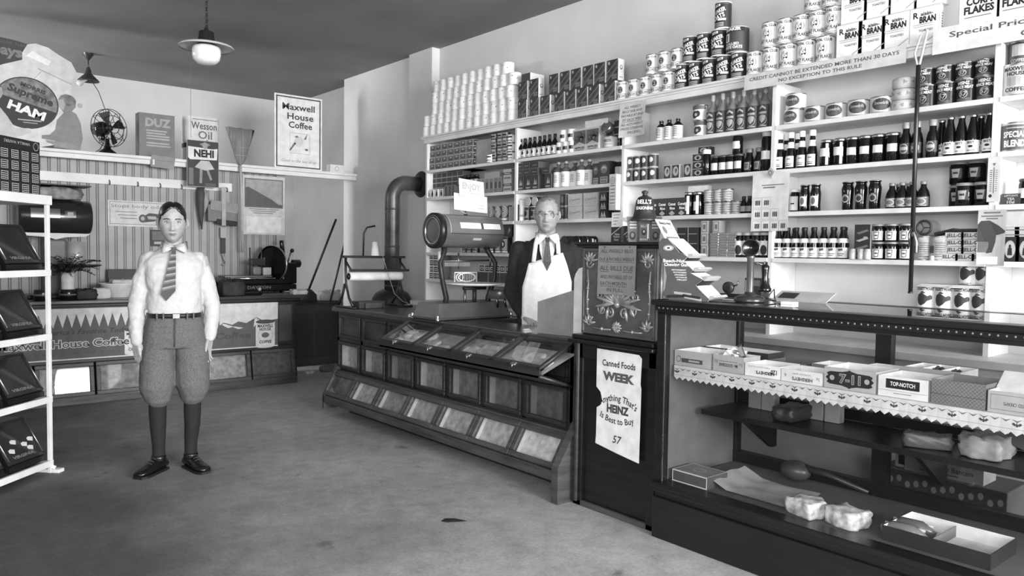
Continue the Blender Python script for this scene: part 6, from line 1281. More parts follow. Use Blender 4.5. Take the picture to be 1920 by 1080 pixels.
p = MB(); p.lathe([(.075, 1.02), (.085, 1.025), (.085, 1.075), (.08, 1.085), (.001, 1.088)], mt(.45, .3, .4), 24, Matrix.Translation((px1-.07, 4.38, 0))); p.tube([(px1-.11, 4.36, .96), (px1-.12, 4.35, 1.0), (px1-.13, 4.36, 1.04)], .009, STEEL, 8); p.tube([(px1-.03, 4.36, .96), (px1-.05, 4.35, 1.0), (px1-.04, 4.36, 1.03)], .009, STEEL, 8); p.build('dashpot', cs)
p = MB(); p.tube([(xm, SYc, ZB+RB), (xm, SYc, ZB+RB+.03)], .006, STEEL).tube([(xm, SYc, ZB+RB+.01), (xm-.06, SYc, ZB+RB+.035)], .004, LGT).lathe([(.02, 0), (.012, .012), (.001, .014)], STEEL, 10, Matrix.Translation((xm, SYc, ZB+RB-.002))); p.build('sign_holder', cs)
def enj(mb): mb.text('ENJOY', 0, -.055, .045, 0, LGT, w=.17, bold=.05); mb.rect(-.07, .06, -.10, -.095, 0, LGT)
p = sheet('scale_sign', .225, .13, mt(.90, .7), enj, .004); p.location = (xm+.04, SYc-.01, ZB+RB+.255); p.rotation_euler = (R(-8), R(4), 0); tag(p, 'upper white advertising card on top of the barrel scale', 'sign')
p = sheet('scale_sign', .30, .12, mt(.86, .7), lambda mb: [mb.rect(-.12, .12, -.03-.022*k, -.02-.022*k, 0, mt(.78, .7)) for k in range(4)], .004); p.location = (xm+.03, SYc-.018, ZB+RB+.148); p.rotation_euler = (R(-5), R(3), 0); tag(p, 'lower white mottled card on top of the barrel scale', 'sign')
# wrapping paper cutter with string cone
cu = thing('paper_cutter', 'iron paper roll holder with string cone on the far end of the bin counter', 'paper cutter', (0, 0, 0))
CY = 5.72; ca, cb2 = Xy(648, CY, 1.2), Xy(750, CY, 1.2)
for x in (ca, cb2):
    p = MB(); p.tube([(x, CY-.13, .905), (x, CY-.06, .97), (x, CY-.01, 1.08), (x, CY, 1.2), (x, CY, 1.30)], [.012, .010, .010, .011, .012], IRON, 8).tube([(x, CY+.13, .905), (x, CY+.06, .97), (x, CY+.01, 1.08)], .011, IRON, 8).rbox(x-.02, x+.02, CY-.16, CY+.16, .8865, .9, IRON, .004).tube([(x, CY, 1.27), (x, CY-.09, 1.2)], .009, IRON, 8); p.build('side_frame', cu)
MB().rbox(ca-.03, cb2+.03, CY-.04, CY+.04, 1.295, 1.315, DRK, .004).build('top_bar', cu)
MB().rbox(ca-.015, cb2+.03, CY-.105, CY-.085, 1.185, 1.205, DRK, .004).build('cutter_bar', cu)
MX = Matrix.Translation((0, CY-.035, 1.145)) @ Matrix.Rotation(PI/2, 4, 'Y')
r_ = MB().lathe([(.015, ca+.012), (.036, ca+.013), (.037, ca+.02), (.037, cb2-.018), (.036, cb2-.012), (.015, cb2-.01)], mt(.93, .7), 24, MX).build('paper_roll', cu); MB().lathe([(.014, ca+.0), (.016, ca+.015), (.028, ca+.012), (.028, ca+.010)], IRON, 12, MX).build('roll_end', r_)
p = MB(); sx = Xy(703, CY, 1.4); p.lathe([(.036, 1.316), (.036, 1.325), (.022, 1.43), (.012, 1.432), (.001, 1.432)], mt(.93, .8, bump=.3, name='string'), 18, Matrix.Translation((sx, CY, 0))); q_ = p.build('string_cone', cu)
MB().tube([(sx-.02, CY, 1.40), (sx, CY-.02, 1.52), (sx+.03, CY-.05, 1.36), (sx+.07, CY-.1, 1.16), (sx+.12, CY-.12, 1.0), (sx+.2, CY-.13, .93), (sx+.3, CY-.14, .895)], .0025, LGT, 5).build('string', cu)
MB().tube([(Xy(681, CY, 1.32), CY, 1.31), (Xy(682, CY, 1.4), CY, 1.50), (Xy(688, CY, 1.5), CY, 1.55), (Xy(703, CY, 1.5), CY, 1.565)], .008, IRON, 8).build('string_arm', cu)
o = MB().rbox(-.12, .12, -.07, .05, 0, .055, mt(.24, .6), .004).rbox(-.075, .075, -.10, -.071, 0, .045, mt(.32, .6), .004).build('card_box'); o.location = (Xy(690, 5.66, .9), 5.66, .886); tag(o, 'dark open box under the paper roll', 'box')
o = MB().rbox(-.06, .06, -.03, .03, 0, .012, DRK, .003).rbox(-.05, -.02, -.02, .02, .012, .02, DRK, .003).rbox(.01, .04, -.02, .02, .012, .022, LGT, .003).build('stamp_pad'); o.location = (Xy(760, 5.6, .9), 5.6, .886); tag(o, 'small dark stamp pad on the counter right of the paper roll holder', 'stamp pad')
# stove pipe and stove
pp = MB(); SPX, SPY = 3.905, 6.48; PR = .071; TZ_ = 2.02; K = .15; PM = mt(.33, .38, .5, .25, 6, 'stove_pipe_iron')
pts = [(SPX, SPY, .98), (SPX, SPY, 1.4), (SPX, SPY, TZ_-K)]+[(SPX+K*(1-math.cos(a*PI/16)), SPY, TZ_-K+K*math.sin(a*PI/16)) for a in range(1, 8)]+[(SPX+K, SPY, TZ_), (4.235, SPY, TZ_)]
pp.tube(pts, PR, PM, 24)
for z in (1.02, 1.40, 1.76): pp.lathe([(PR, z-.008), (PR+.004, z-.004), (PR+.004, z+.004), (PR, z+.008)], PM, 24, Matrix.Translation((SPX, SPY, 0)), cap=False)
o = pp.build('stove_pipe'); tag(o, 'grey iron stove pipe bending into the wall pilaster', 'stove pipe')
MB().lathe([(PR+.002, -.03), (.125, -.012), (.13, -.004), (.13, 0)], mt(.2, .45), 28, Matrix.Translation((4.2315, SPY, TZ_)) @ Matrix.Rotation(PI/2, 4, 'Y'), cap=False).build('wall_collar', o)
sv_ = thing('stove', 'small dark iron stove standing behind the paper roll holder', 'stove', (SPX, SPY, 0))
MB().lathe([(.17, .12), (.19, .14), (.2, .3), (.21, .6), (.19, .9), (.16, .95), (.09, .985), (.072, .99)], mt(.15, .4), 28).build('body', sv_)
for a in (.8, 2.4, 3.9, 5.5): MB().tube([(.14*math.cos(a), .14*math.sin(a), .14), (.19*math.cos(a), .19*math.sin(a), 0)], .018, IRON, 8).build('leg', sv_)

# ---------------------------------------------------------------- showcase top: telephone, gum display and small things
tp = thing('candlestick_telephone', 'dark candlestick telephone with its receiver hung at the side, on the showcase', 'telephone', (0, 0, 0))
TX_, TY_ = 3.17, Yx(1406, 3.17, 1.2); ZT = 1.1465; TM = mt(.22, .25, .3, .08, 8, 'phone_enamel'); TMT = Matrix.Translation((TX_, TY_, ZT))
MB().lathe([(.070, 0), (.072, .006), (.068, .018), (.055, .026), (.035, .031), (.026, .036), (.02, .045)], TM, 30, TMT).build('base', tp)
MB().lathe([(.0165, .036), (.0165, .20), (.019, .205), (.016, .215), (.010, .235), (.008, .245)], mt(.36, .3, .5), 18, TMT).build('stem', tp)
vd = Vector((-TX_, -TY_, 0)).normalized(); ma = math.atan2(vd.y, vd.x)
MM_ = TMT @ Matrix.Translation((0, 0, .252)) @ Matrix.Rotation(ma, 4, 'Z') @ Matrix.Rotation(PI/2, 4, 'Y')
MB().lathe([(.010, -.02), (.024, -.016), (.026, 0), (.02, .008)], TM, 18, MM_).lathe([(.014, .006), (.016, .02), (.034, .042), (.040, .046), (.036, .043), (.008, .022), (.001, .022)], BLKGLOSS, 24, MM_, cap=False).build('mouthpiece', tp)
hd = Vector((vd.y, -vd.x, 0))*-1
if hd.dot(Vector((.77, -.64, 0))) < 0: hd = -hd
hp = hd*.066
RM = Matrix.Translation((TX_+hp.x, TY_+hp.y, ZT))
rc_ = MB().lathe([(.027, .048), (.03, .052), (.03, .062), (.026, .068), (.016, .09), (.0145, .12), (.017, .15), (.0185, .165), (.012, .172), (.004, .174)], BLKGLOSS, 22, RM).build('receiver', tp)
MB().tube([RM @ Vector((-.012, 0, .172)), RM @ Vector((-.008, 0, .186)), RM @ Vector((.008, 0, .186)), RM @ Vector((.012, 0, .172))], .003, STEEL, 6).build('hanger_ring', rc_)
MB().tube([(TX_, TY_, ZT+.178), (TX_+hp.x*.5, TY_+hp.y*.5, ZT+.18), (TX_+hp.x*.95, TY_+hp.y*.95, ZT+.168)], .005, STEEL, 8).build('hook', tp)
MB().tube([RM @ Vector((0, 0, .048)), RM @ Vector((.02, -.01, .03)), RM @ Vector((.03, -.03, .06)), RM @ Vector((.02, -.04, .02)), (TX_+.08, TY_-.09, ZT+.005), (TX_+.03, TY_-.06, ZT+.012)], .004, DRK, 6).build('cord', tp)
# gum display: stepped stand with side card
gd = thing('gum_display', 'stepped chewing gum counter display with a dark side panel, left of the telephone', 'display stand', (SX+.05, Yx(1256, SX+.05, 1.2), ZT), R(-80))
out = [(.0, .0), (.13, 0), (.135, .012), (.10, .055), (.088, .075), (.112, .10), (.068, .13), (.078, .142), (.046, .185), (.058, .205), (.03, .225), (-.012, .29), (-.03, .292), (-.044, .27), (-.04, .22), (-.02, .16), (-.012, .11), (-.018, .05), (-.028, .02)]
GM = mt(.33, .5)
q = MB(); q.prism(out, 0, .0035, GM, side=LGT); q.prism(out, .118, .1215, GM)
q.ell(-.008, .245, .018, .013, -.0006, PAP); q.ring(-.008, .245, .016, .0115, .002, -.001, INK); q.ell(-.008, .245, .006, .004, -.001, INK)
q.text('Beech-Nut', .012, .185, .015, -.0006, WHT, w=.075, bold=.03); q.text('Chewing Gum', .022, .165, .015, -.0006, WHT, w=.088, bold=.03)
for k, t in enumerate(('PEPPERMINT', 'WINTERGREEN', 'SPEARMINT', 'LICORICE', 'FRUIT')): q.text(t, .03+.003*k, .142-.0115*k, .006, -.0006, WHT, w=.05-.004*k, bold=.02)
for x, z, a, m in ((.02, .018, .1, DRK), (.075, .02, -.15, DRK), (.045, .032, -.1, LGT), (.08, .012, -.2, LGT)): q.flat([(x-.03*math.cos(a), z-.03*math.sin(a)-.006), (x+.03*math.cos(a), z+.03*math.sin(a)-.006), (x+.03*math.cos(a), z+.03*math.sin(a)+.006), (x-.03*math.cos(a), z-.03*math.sin(a)+.006)], -.0008-.0002*(m is DRK), m)
q.build('side_panel', gd)
for k, (x0, z0, x1, z1) in enumerate(((.134, .0125, .092, .070), (.114, .098, .070, .128), (.080, .140, .048, .183), (.060, .203, -.010, .29))):
    t = MB(); dx, dz = x1-x0, z1-z0; l = math.hypot(dx, dz); 
    MMk = Matrix.Translation((x0, 0, z0)) @ Matrix.Rotation(-math.atan2(dz, dx)+0, 4, 'Y')
    t.rbox(0, l, .004, .118, -.004, .003, PAP, .002, MMk); t.rbox(-.004, .008, .004, .118, -.02, .003, LGT, .002, MMk)
    for j in range(6): t.box(.006, l-.004, .008+.018*j, .022+.018*j, .003, .005, WHT if j % 2 else mt(.82, .5), MMk)
    t.build('gum_tray', gd)
hcd = MB(); MH = Matrix.Translation((-.02, 0, .285)) @ Matrix.Rotation(R(-22), 4, 'Y'); hcd.rbox(-.001, .002, 0, .12, 0, .105, WHT, .0008, MH)
MH2 = MH @ Matrix.Translation((-.0015, .06, .05)) @ Matrix.Rotation(-PI/2, 4, 'Z')
MH3 = MH @ Matrix.Translation((.0025, .06, .05)) @ Matrix.Rotation(PI/2, 4, 'Z')
for m_ in (MH3,):
    hcd.text('Beech-Nut', 0, .036, .016, -.0004, INK, m_, w=.09, bold=.03); hcd.text('Chewing', .02, .008, .012, -.0004, MID, m_, w=.05); hcd.text('Gum', .02, -.012, .012, -.0004, MID, m_, w=.03); hcd.ell(-.03, .0, .015, .02, -.0004, MID, m_); hcd.rect(-.05, .05, -.045, -.035, -.0004, MID, m_)
hcd.build('header_card', gd)
for c in gd.children: c.scale = (1.5, 1.22, 1.0)
o = MB().rbox(-.03, .03, -.02, .02, 0, .022, WHT, .002).rect(-.029, .029, .010, .011, -.0206, MID).build('card_stack'); o.location = (SX+.12, Yx(1480, SX+.12, 1.15), ZT); o.rotation_euler = (0, 0, FACE); tag(o, 'small stack of white cards near the front edge of the showcase top', 'cards')
o = MB().rbox(-.14, .14, -.05, .05, 0, .004, mt(.7, .7), .001).rect(-.12, -.03, -.03, .03, 0, DRK, Matrix.Translation((0, 0, .0045)) @ Matrix.Rotation(-PI/2, 4, 'X')).build('price_card'); o.location = (SXB-.12, Yx(1506, SXB-.12, 1.15), ZT+.02); o.rotation_euler = (R(25), 0, FACE); tag(o, 'long pale price card propped at the back of the showcase top', 'card')
o = MB().lathe([(.012, -.012), (.03, -.012), (.032, 0), (.03, .012), (.012, .012)], mt(.2, .4), 20, Matrix.Translation((0, 0, .045)) @ Matrix.Rotation(PI/2, 4, 'X')).tube([(0, 0, .045), (.05, 0, .06), (.06, 0, .08)], .004, STEEL, 6).rbox(-.04, .09, -.02, .02, 0, .014, IRON, .003).build('tape_dispenser'); o.location = (SXB-.08, Yx(1366, SXB-.08, 1.2), ZT); o.rotation_euler = (0, 0, FACE); tag(o, 'small iron tape dispenser between gum display and telephone', 'tape dispenser')
o = MB().rbox(-.10, .10, -.05, .04, 0, .003, PAP, .001).rbox(-.08, .09, -.03, .05, .003, .006, LGT, .001).tube([(-.08, -.02, .011), (.08, -.03, .011)], .005, DRK, 6).build('order_pad'); o.location = (SX+.33, Yx(1352, SX+.33, 1.15), ZT); o.rotation_euler = (0, 0, FACE+.2); tag(o, 'papers with a dark pencil lying at the foot of the telephone', 'papers')
o = MB().rbox(-.05, .05, 0, .07, 0, .10, mt(.22, .5), .003).rect(-.04, .04, .06, .09, -.0006, MID).rect(-.045, -.035, .01, .09, -.0006, LGT).build('bell_box'); o.location = (SXB-.09, Yx(1412, SXB-.09, 1.2), ZT); o.rotation_euler = (0, 0, FACE); tag(o, 'dark box standing behind the telephone', 'box')
o = MB().prism([(-.05, 0), (.055, 0), (.05, .12), (-.05, .13)], 0, .003, mt(.82, .7)).text('TAX', 0, .10, .016, -.0006, MID).build('paper_card'); o.location = (SX+.24, SY1-.02, ZT); o.rotation_euler = (R(-10), 0, FACE); tag(o, 'white paper leaning between the cash register and the gum display', 'paper')

# ---------------------------------------------------------------- back counter
FY = 7.46
bk_ = thing('back_counter', 'dark wooden counter along the beadboard partition with glass-fronted bins below', 'counter', (0, 0, 0))
b = MB(); b.rbox(-.6, 3.40, 7.36, 8.04, .868, .90, WDT, .006); b.rbox(-.6, 3.38, 7.385, 8.03, .84, .868, BLK, .006); b.build('worktop', bk_)
b = MB(); b.box(-.58, 3.36, FY, 8.03, .38, .84, WD); b.box(-.58, 3.36, FY+.14, 8.03, .05, .38, WD); b.rbox(-.58, 3.362, FY-.05, FY+.16, 0, .075, WD2, .005); b.prism([(FY, .38), (FY+.2, .38), (FY+.2, .07), (FY-.05, .07)], -3.36, -3.34, WD, Matrix.Rotation(PI/2, 4, 'Z')); b.rbox(-.58, 3.36, FY-.01, FY+.03, .355, .385, WD, .005)
b.build('carcass', bk_, bevel=.003)
f = MB()
for a in ((3.15, 3.34, .40, .43), (3.15, 3.34, .80, .83), (3.15, 3.18, .43, .80), (3.31, 3.34, .43, .80)): f.rbox(a[0], a[1], FY-.015, FY, a[2], a[3], WD, .004)
f.box(3.18, 3.31, FY-.004, FY-.0005, .43, .80, mt(.33, .4, 0, .15, 6)); f.build('panel', bk_)
tl2 = math.atan2(.05, .285)
for i in range(8):
    x = 3.35-.46*(i+.5)
    if x < -.3: break
    bin_front(bk_, 'bin_front', 0, .445, .285, Matrix.Translation((x, FY-.045, .072)) @ Matrix.Rotation(-tl2, 4, 'X'), WD2, (.42, .70, .6, .55, .72, .5, .5, .4)[i], .034, .06)
def maxw(name):
    mb = MB(); x0, x1, z0, z1 = -1.35, 1.0, 0, .44; D1 = mt(.40, .7); 
    mb.prism([(x0, z0), (x1, z0), (x1, z1), (x0, z1)], 0, .003, D1, side=PAP)
    y = -.0006
    zb = z1*.64
    # left part: row of white pennant points, right part: white sky over dark mountains
    mb.rect(x0, .42, z1-.05, z1, y-.0003, PAP); k = x0
    while k < .40: mb.flat([(k, z1-.049), (k+.068, z1-.049), (k+.034, z1-.165)], y-.0003, PAP); k += .07
    mb.rect(.42, x1, z0+.20, z1, y-.0002, PAP)
    mb.flat([(.42, .20), (.42, .235), (.46, .26), (.54, .235), (.6, .265), (.68, .245), (.78, .30), (.86, .255), (1.0, .275), (1.0, .20)], y-.0005, D1)
    for P in ([(.44, .24), (.5, .205), (.56, .215), (.46, .25)], [(.53, .22), (.6, .19), (.65, .20), (.58, .215)], [(.76, .28), (.78, .298), (.8, .25), (.77, .22), (.75, .20)], [(.79, .29), (.84, .23), (.81, .24)]): mb.flat(P, y-.0009, PAP)
    mb.rect(x0, x1, 0, .012, y-.0004, PAP)
    mb.text("America's Favorite Today", -.72, .235, .042, y-.0006, mt(.27, .7), w=.72, shear=.3, bold=.012)
    mb.text('Maxwell House Coffee', -.87, .14, .066, y-.0006, PAP, w=1.0, bold=.075); mb.text('Maxwell House Coffee', -.87, .14, .066, y-.0012, mt(.36, .7), w=.985, bold=.012)
    mb.text('Good to the last drop', -.8, .055, .024, y-.0006, mt(.33, .7), w=.6, shear=.3); mb.text('Coffee', .55, .13, .06, y-.0006, mt(.33, .7), w=.35, bold=.03)
    for cx, cz, s in ((-.33, .13, 1), (.87, .13, 1.15)):
        w, h = .085*s, .21*s
        mb.rect(cx-w, cx+w, cz-h/2, cz+h/2, y-.0012, PAP); mb.ell(cx, cz-h/2, w, .018*s, y-.0013, PAP); mb.ell(cx, cz+h/2, w, .018*s, y-.0014, mt(.3, .6))
        mb.text('MAXWELL', cx, cz+h*.33, .026*s, y-.002, INK, w=w*1.6, bold=.03); mb.text('HOUSE', cx, cz+h*.19, .024*s, y-.002, INK, w=w*1.2, bold=.03); mb.text('COFFEE', cx, cz-h*.33, .024*s, y-.002, INK, w=w*1.3, bold=.03); mb.ell(cx, cz-h*.05, w*.4, h*.11, y-.002, MID); mb.ring(cx, cz-.01, w*.8, h*.28, .004, y-.0022, LGT)
    return mb.build(name)
put(maxw('coffee_banner'), (2.16, FY-.03, .387), 0, 'wide coffee advertising banner hung along the front of the back counter', 'banner')
# left computing scale on the back counter
ls_ = thing('computing_scale', 'dark barrel-topped grocer scale on the back counter, left of the boy', 'scale', (0, 0, 0))
LY = 7.82; MLS = Matrix.Translation((0, LY, 1.615)) @ Matrix.Rotation(PI/2, 4, 'Y')
MB().lathe([(.10, .995), (.142, 1.0), (.148, 1.01), (.148, 1.54), (.142, 1.555), (.001, 1.56)], mt(.17, .2, .2, .06, 5), 36, MLS).build('barrel', ls_)
p = MB()
def bp2(mb, x0, x1, a0, a1, mat, r):
    vs = []
    for i in range(7):
        a = a0+(a1-a0)*i/6; vs += [(x0, LY-r*math.cos(a), 1.615+r*math.sin(a)), (x1, LY-r*math.cos(a), 1.615+r*math.sin(a))]
    mb.add(vs, [(2*i, 2*i+1, 2*i+3, 2*i+2) for i in range(6)], mat, True)
bp2(p, 1.08, 1.30, -.1, .45, mt(.42, .3, .4), .150); bp2(p, 1.335, 1.42, -.05, .35, mt(.3, .3), .1505); bp2(p, 1.355, 1.40, .03, .27, LGT, .151); p.build('reading_window', ls_)
p = MB(); p.prism([(1.02, 1.47), (1.54, 1.47), (1.50, 1.445), (1.34, 1.435), (1.27, 1.415), (1.2, 1.435), (1.05, 1.445)], LY-.12, LY+.05, mt(.72, .4)); p.build('cradle', ls_, bevel=.006)
MB().rbox(1.2, 1.36, LY-.09, LY+.06, .93, 1.42, mt(.40, .5), .02).build('column', ls_); MB().rbox(1.05, 1.5, LY-.13, LY+.15, .901, .935, mt(.2, .3), .01).build('base', ls_)
p = MB(); p.lathe([(.09, 1.17), (.14, 1.185), (.145, 1.195), (.001, 1.196)], mt(.2, .3), 28, Matrix.Translation((1.50, LY-.02, 0))).lathe([(.075, 1.196), (.08, 1.20), (.08, 1.40), (.001, 1.402)], mt(.70, .3, .2), 24, Matrix.Translation((1.44, LY, 0))); p.build('weighing_pan', ls_)
o = lump('paper_bundle', .22, .1, .11, mt(.42, .6, 0, .4, 16), 21, .1); o.location = (1.27, LY, 1.766); tag(o, 'crumpled paper bundle lying on top of the left scale barrel', 'papers')
o = MB().rbox(-.25, .25, -.14, .14, 0, .012, DRK, .003).build('dark_tray'); o.location = (1.30, LY+.02, 1.885); tag(o, 'flat dark tray on top of the paper bundle above the left scale', 'tray')
# flower vase with foliage
vs_ = thing('flower_vase', 'white cylindrical vase of dark foliage on the back counter', 'vase', (1.32, 7.50, .99))
MB().lathe([(.048, 0), (.05, .004), (.05, .07), (.051, .072), (.05, .074), (.05, .15), (.046, .152), (.046, .02), (.001, .02)], mt(.9, .45), 26).build('vase', vs_)
fo = MB(); rnd = random.Random(5); FOL = mt(.13, .6, 0, .5, 40, 'foliage')
for k in range(44):
    a = rnd.uniform(0, 2*PI); ln_ = rnd.uniform(.10, .26); up_ = rnd.uniform(-.09, .13)
    P = [Vector((.02*math.cos(a), .02*math.sin(a), .12))]
    for t in (.35, .7, 1): P.append(Vector((math.cos(a)*ln_*t, math.sin(a)*ln_*t*.8, .14+up_*t+.07*math.sin(t*2.2))))
    fo.tube(P, .0025, FOL, 5)
    for j in range(12):
        t = .25+.75*j/12; i0 = min(2, int(t*3)); q = P[i0].lerp(P[i0+1], t*3-i0); s = 1 if j % 2 else -1
        u = Vector((math.cos(a+s*1.1), math.sin(a+s*1.1), rnd.uniform(-.3, .4))); w = Vector((0, 0, 1)).cross(u).normalized(); l = .05*(1.25-t*.7)
        fo.add([q, q+u*l*.5+w*.013, q+u*l, q+u*l*.5-w*.013], [(0, 1, 2, 3)], FOL)
tag(fo.build('foliage', vs_), kind=None)
jg = bottle('storage_jar', [(.06, 0), (.065, .005), (.065, .08), (.06, .088), (.06, .09)], mt(.10, .12, name='storage_jar_glass'), None, None, None); MB().lathe([(.062, .035), (.0665, .04), (.0665, .05), (.062, .055)], mt(.4, .3), 20, cap=False).build('band', jg)
for i, (x, y) in enumerate(((1.32, 7.50), (1.13, 7.50))): put(jg, (x, y, .9005), 0, 'low dark banded jar on the back counter, %s' % ['under the white vase', 'left of the vase'][i], 'jar')
o = MB().lathe([(.10, 0), (.105, .004), (.155, .118), (.165, .125), (.16, .128), (.15, .12), (.10, .012), (.001, .01)], mt(.9, .35), 32).build('enamel_bowl'); o.location = (1.76, 7.72, .9005); tag(o, 'white enamel bowl on the back counter beside the boy', 'bowl')
o = lump('cloth', .10, .07, .05, mt(.72, .8, 0, .1, 18), 3, .15); o.location = (1.80, 7.73, 1.012); tag(o, 'pale crumpled cloth heaped in the white bowl', 'cloth')
o = lump('flour_bag', .075, .05, .10, mt(.8, .8), 13, .05); o.location = (1.585, 7.53, .9005); tag(o, 'small white bag standing in front of the white bowl', 'bag')
o = lump('dark_bag', .09, .05, .09, mt(.18, .7), 14, .12); o.location = (1.46, 7.50, .9005); tag(o, 'dark crumpled bag between the vase and the white bowl', 'bag')
o = MB().rbox(-.17, .17, 0, .015, 0, .25, mt(.09, .5), .004).ring(0, .1, .11, .07, .004, -.0008, DK2).build('dark_tray'); o.location = (1.90, 7.93, .9005); o.rotation_euler = (R(-8), 0, 0); tag(o, 'black rectangular tray standing upright against the beadboard, left of the boy', 'tray')
# meat slicer
sl_ = thing('meat_slicer', 'black meat slicer with a large round blade at the right end of the back counter', 'slicer', (0, 0, 0))
MSL = mt(.10, .22, .2); 
MB().rbox(2.72, 3.42, 7.56, 7.9, .93, 1.0, MSL, .012).rbox(2.78, 3.36, 7.6, 7.86, 1.0, 1.05, MSL, .01).text('DAYTON', 3.02, .972, .028, 0, mt(.42, .5), Matrix.Translation((0, 7.559, 0)), w=.24, bold=.02).build('body', sl_)
for x in (2.76, 3.38):
    for y in (7.6, 7.86): MB().lathe([(.022, .9005), (.016, .93)], MSL, 10, Matrix.Translation((x, y, 0))).build('foot', sl_)
MB().rbox(2.7, 3.18, 7.62, 7.82, 1.07, 1.09, STEEL, .004).tube([(2.75, 7.6, 1.06), (3.2, 7.6, 1.06)], .012, CHROME, 10).tube([(2.75, 7.66, 1.04), (2.75, 7.66, 1.08)], .015, STEEL, 8).build('carriage', sl_)
MBL = Matrix.Translation((3.22, 7.72, 1.205)) @ Matrix.Rotation(R(-62), 4, 'Z') @ Matrix.Rotation(PI/2, 4, 'X')
MB().lathe([(.001, -.022), (.06, -.02), (.165, -.004), (.185, 0), (.165, .004), (.001, .01)], mt(.17, .25, .8), 44, MBL).build('blade', sl_)
MB().tube([MBL @ Vector((.19*math.cos(a*PI/20), .19*math.sin(a*PI/20), .004)) for a in range(-8, 24)], .007, CHROME, 8).build('blade_guard', sl_)
MB().rbox(3.30, 3.46, 7.64, 7.84, 1.0, 1.22, MSL, .015).lathe([(.04, 0), (.042, .08), (.03, .09), (.001, .092)], MSL, 20, Matrix.Translation((3.44, 7.72, 1.21)) @ Matrix.Rotation(PI/2, 4, 'Y')).tube([(3.36, 7.74, 1.2), (3.34, 7.76, 1.42), (3.34, 7.76, 1.45)], .022, MSL, 10).tube([(3.38, 7.7, 1.22), (3.42, 7.7, 1.34)], .008, STEEL, 8).ball((3.43, 7.7, 1.345), .022, MSL, 12).build('motor_housing', sl_)
MB().tube([(2.98, 7.7, 1.09), (2.98, 7.7, 1.37)], .007, IRON, 8).tube([(3.10, 7.7, 1.09), (3.10, 7.7, 1.37)], .006, STEEL, 8).rbox(2.98, 3.12, 7.66, 7.74, 1.19, 1.26, mt(.15, .3), .005).tube([(3.13, 7.7, 1.19), (3.13, 7.7, 1.27)], .011, CHROME, 8).rbox(3.0, 3.09, 7.66, 7.74, 1.09, 1.18, mt(.45, .5), .02).rbox(3.11, 3.2, 7.68, 7.76, 1.09, 1.17, LGT, .01).build('meat_clamp', sl_)
MB().ball((3.02, 7.55, .955), .02, LGT, 10).build('knob', sl_)
o = lump('dark_sack', .12, .085, .16, mt(.15, .7, 0, .5, 9), 31, .08); o.location = (2.70, 7.452, .9005); tag(o, 'dark rounded sack in front of the slicer, right beside the boy', 'sack')
o = MB().ball((0, 0, 0), .15, mt(.10, .3), 24, sq=(1, .55, .5)).build('slicer_cover'); o.location = (2.56, 7.84, 1.0); tag(o, 'dark domed cover behind the slicer on the back counter', 'cover')
o = MB().add([(-.2, -.07, 0), (.16, -.09, 0), (.19, .05, .012), (-.12, .07, .01), (-.2, -.07, -.0012), (.16, -.09, -.0012), (.19, .05, .0108), (-.12, .07, .0088)], [(0, 1, 2, 3), (7, 6, 5, 4), (0, 4, 5, 1), (1, 5, 6, 2), (2, 6, 7, 3), (3, 7, 4, 0)], mt(.45, .8)).build('butcher_paper'); o.location = (3.17, 7.46, .903); tag(o, 'grey sheet of butcher paper lying in front of the slicer', 'paper')

# ---------------------------------------------------------------- on and below the partition shelf
def box_sign(name, w, d, h, art, front, side): return carton(name, w, d, h, front, side, side, art)
def duz(mb, w, h, d):
    mb.text('DUZ', .01, h*.80, .075, -.0006, mt(.62, .6), w=w*.72, bold=.05)
    for k, (a, ww) in enumerate(((.62, .30), (.56, .28), (.50, .34), (.44, .34), (.34, .34), (.28, .36))): mb.rect(-w*.30, -w*.30+w*ww*1.9, h*(a-.02), h*(a+.012), -.0006, LGT)
    for k in range(4): mb.rect(-w*.25, w*.2, h*(.17-.045*k), h*(.18-.045*k), -.0006, MID)
    M = Matrix.Translation((-w/2-.0006, d, 0)) @ Matrix.Rotation(-PI/2, 4, 'Z')
    for k in range(16): mb.rect(d*.15, d*.85, h*(.08+.055*k), h*(.105+.055*k), 0, mt(.32, .6), M)
put(box_sign('soap_box', .325, .13, .425, duz, mt(.46, .6), mt(.22, .6)), (2.185, 8.0, SHZ+.0005), 0, 'large grey soap powder dummy box standing on the partition shelf', 'box')
ws = MB(); w, h, d, r = .34, .45, .16, .05
ol = [(-w/2, 0)]+[(-w/2+.0, 0)]
P = []
for cx, cy, a0 in ((-w/2+r, r, PI), (w/2-r, r, 1.5*PI), (w/2-r, d-r, 0), (-w/2+r, d-r, .5*PI)):
    for k in range(6): a = a0+k*PI/10; P.append((cx+r*math.cos(a), cy+r*math.sin(a)))
n = len(P); ws.add([(x, y, 0) for x, y in P]+[(x, y, h) for x, y in P], [(i, (i+1) % n, n+(i+1) % n, n+i) for i in range(n)], mt(.80, .5), True); ws.poly([(x, y, h) for x, y in P], mt(.5, .4)); ws.poly([(x, y, 0) for x, y in P][::-1], MID)
ws.add([(x*1.004, y-.001, h*.30) for x, y in P]+[(x*1.004, y-.001, h*.40) for x, y in P], [(i, (i+1) % n, n+(i+1) % n, n+i) for i in range(n) if P[i][0] < -w*.2], mt(.2, .6), True)
ws.text('Wesson', .01, h*.80, .07, -.0008, mt(.36, .6), w=w*.74, bold=.02); ws.text('Oil', .02, h*.6, .08, -.0008, mt(.36, .6), w=w*.4, bold=.01)
ws.flat([(.0, h*.44), (.04, h*.5), (.08, h*.44)], -.0008, MID); ws.rect(-w*.3, w*.42, h*.93, h*.945, -.0008, MID)
o = ws.build('oil_can'); o.location = (2.62, 8.0, SHZ+.0005); tag(o, 'large white dummy oil can standing on the partition shelf behind the drink poster', 'can')
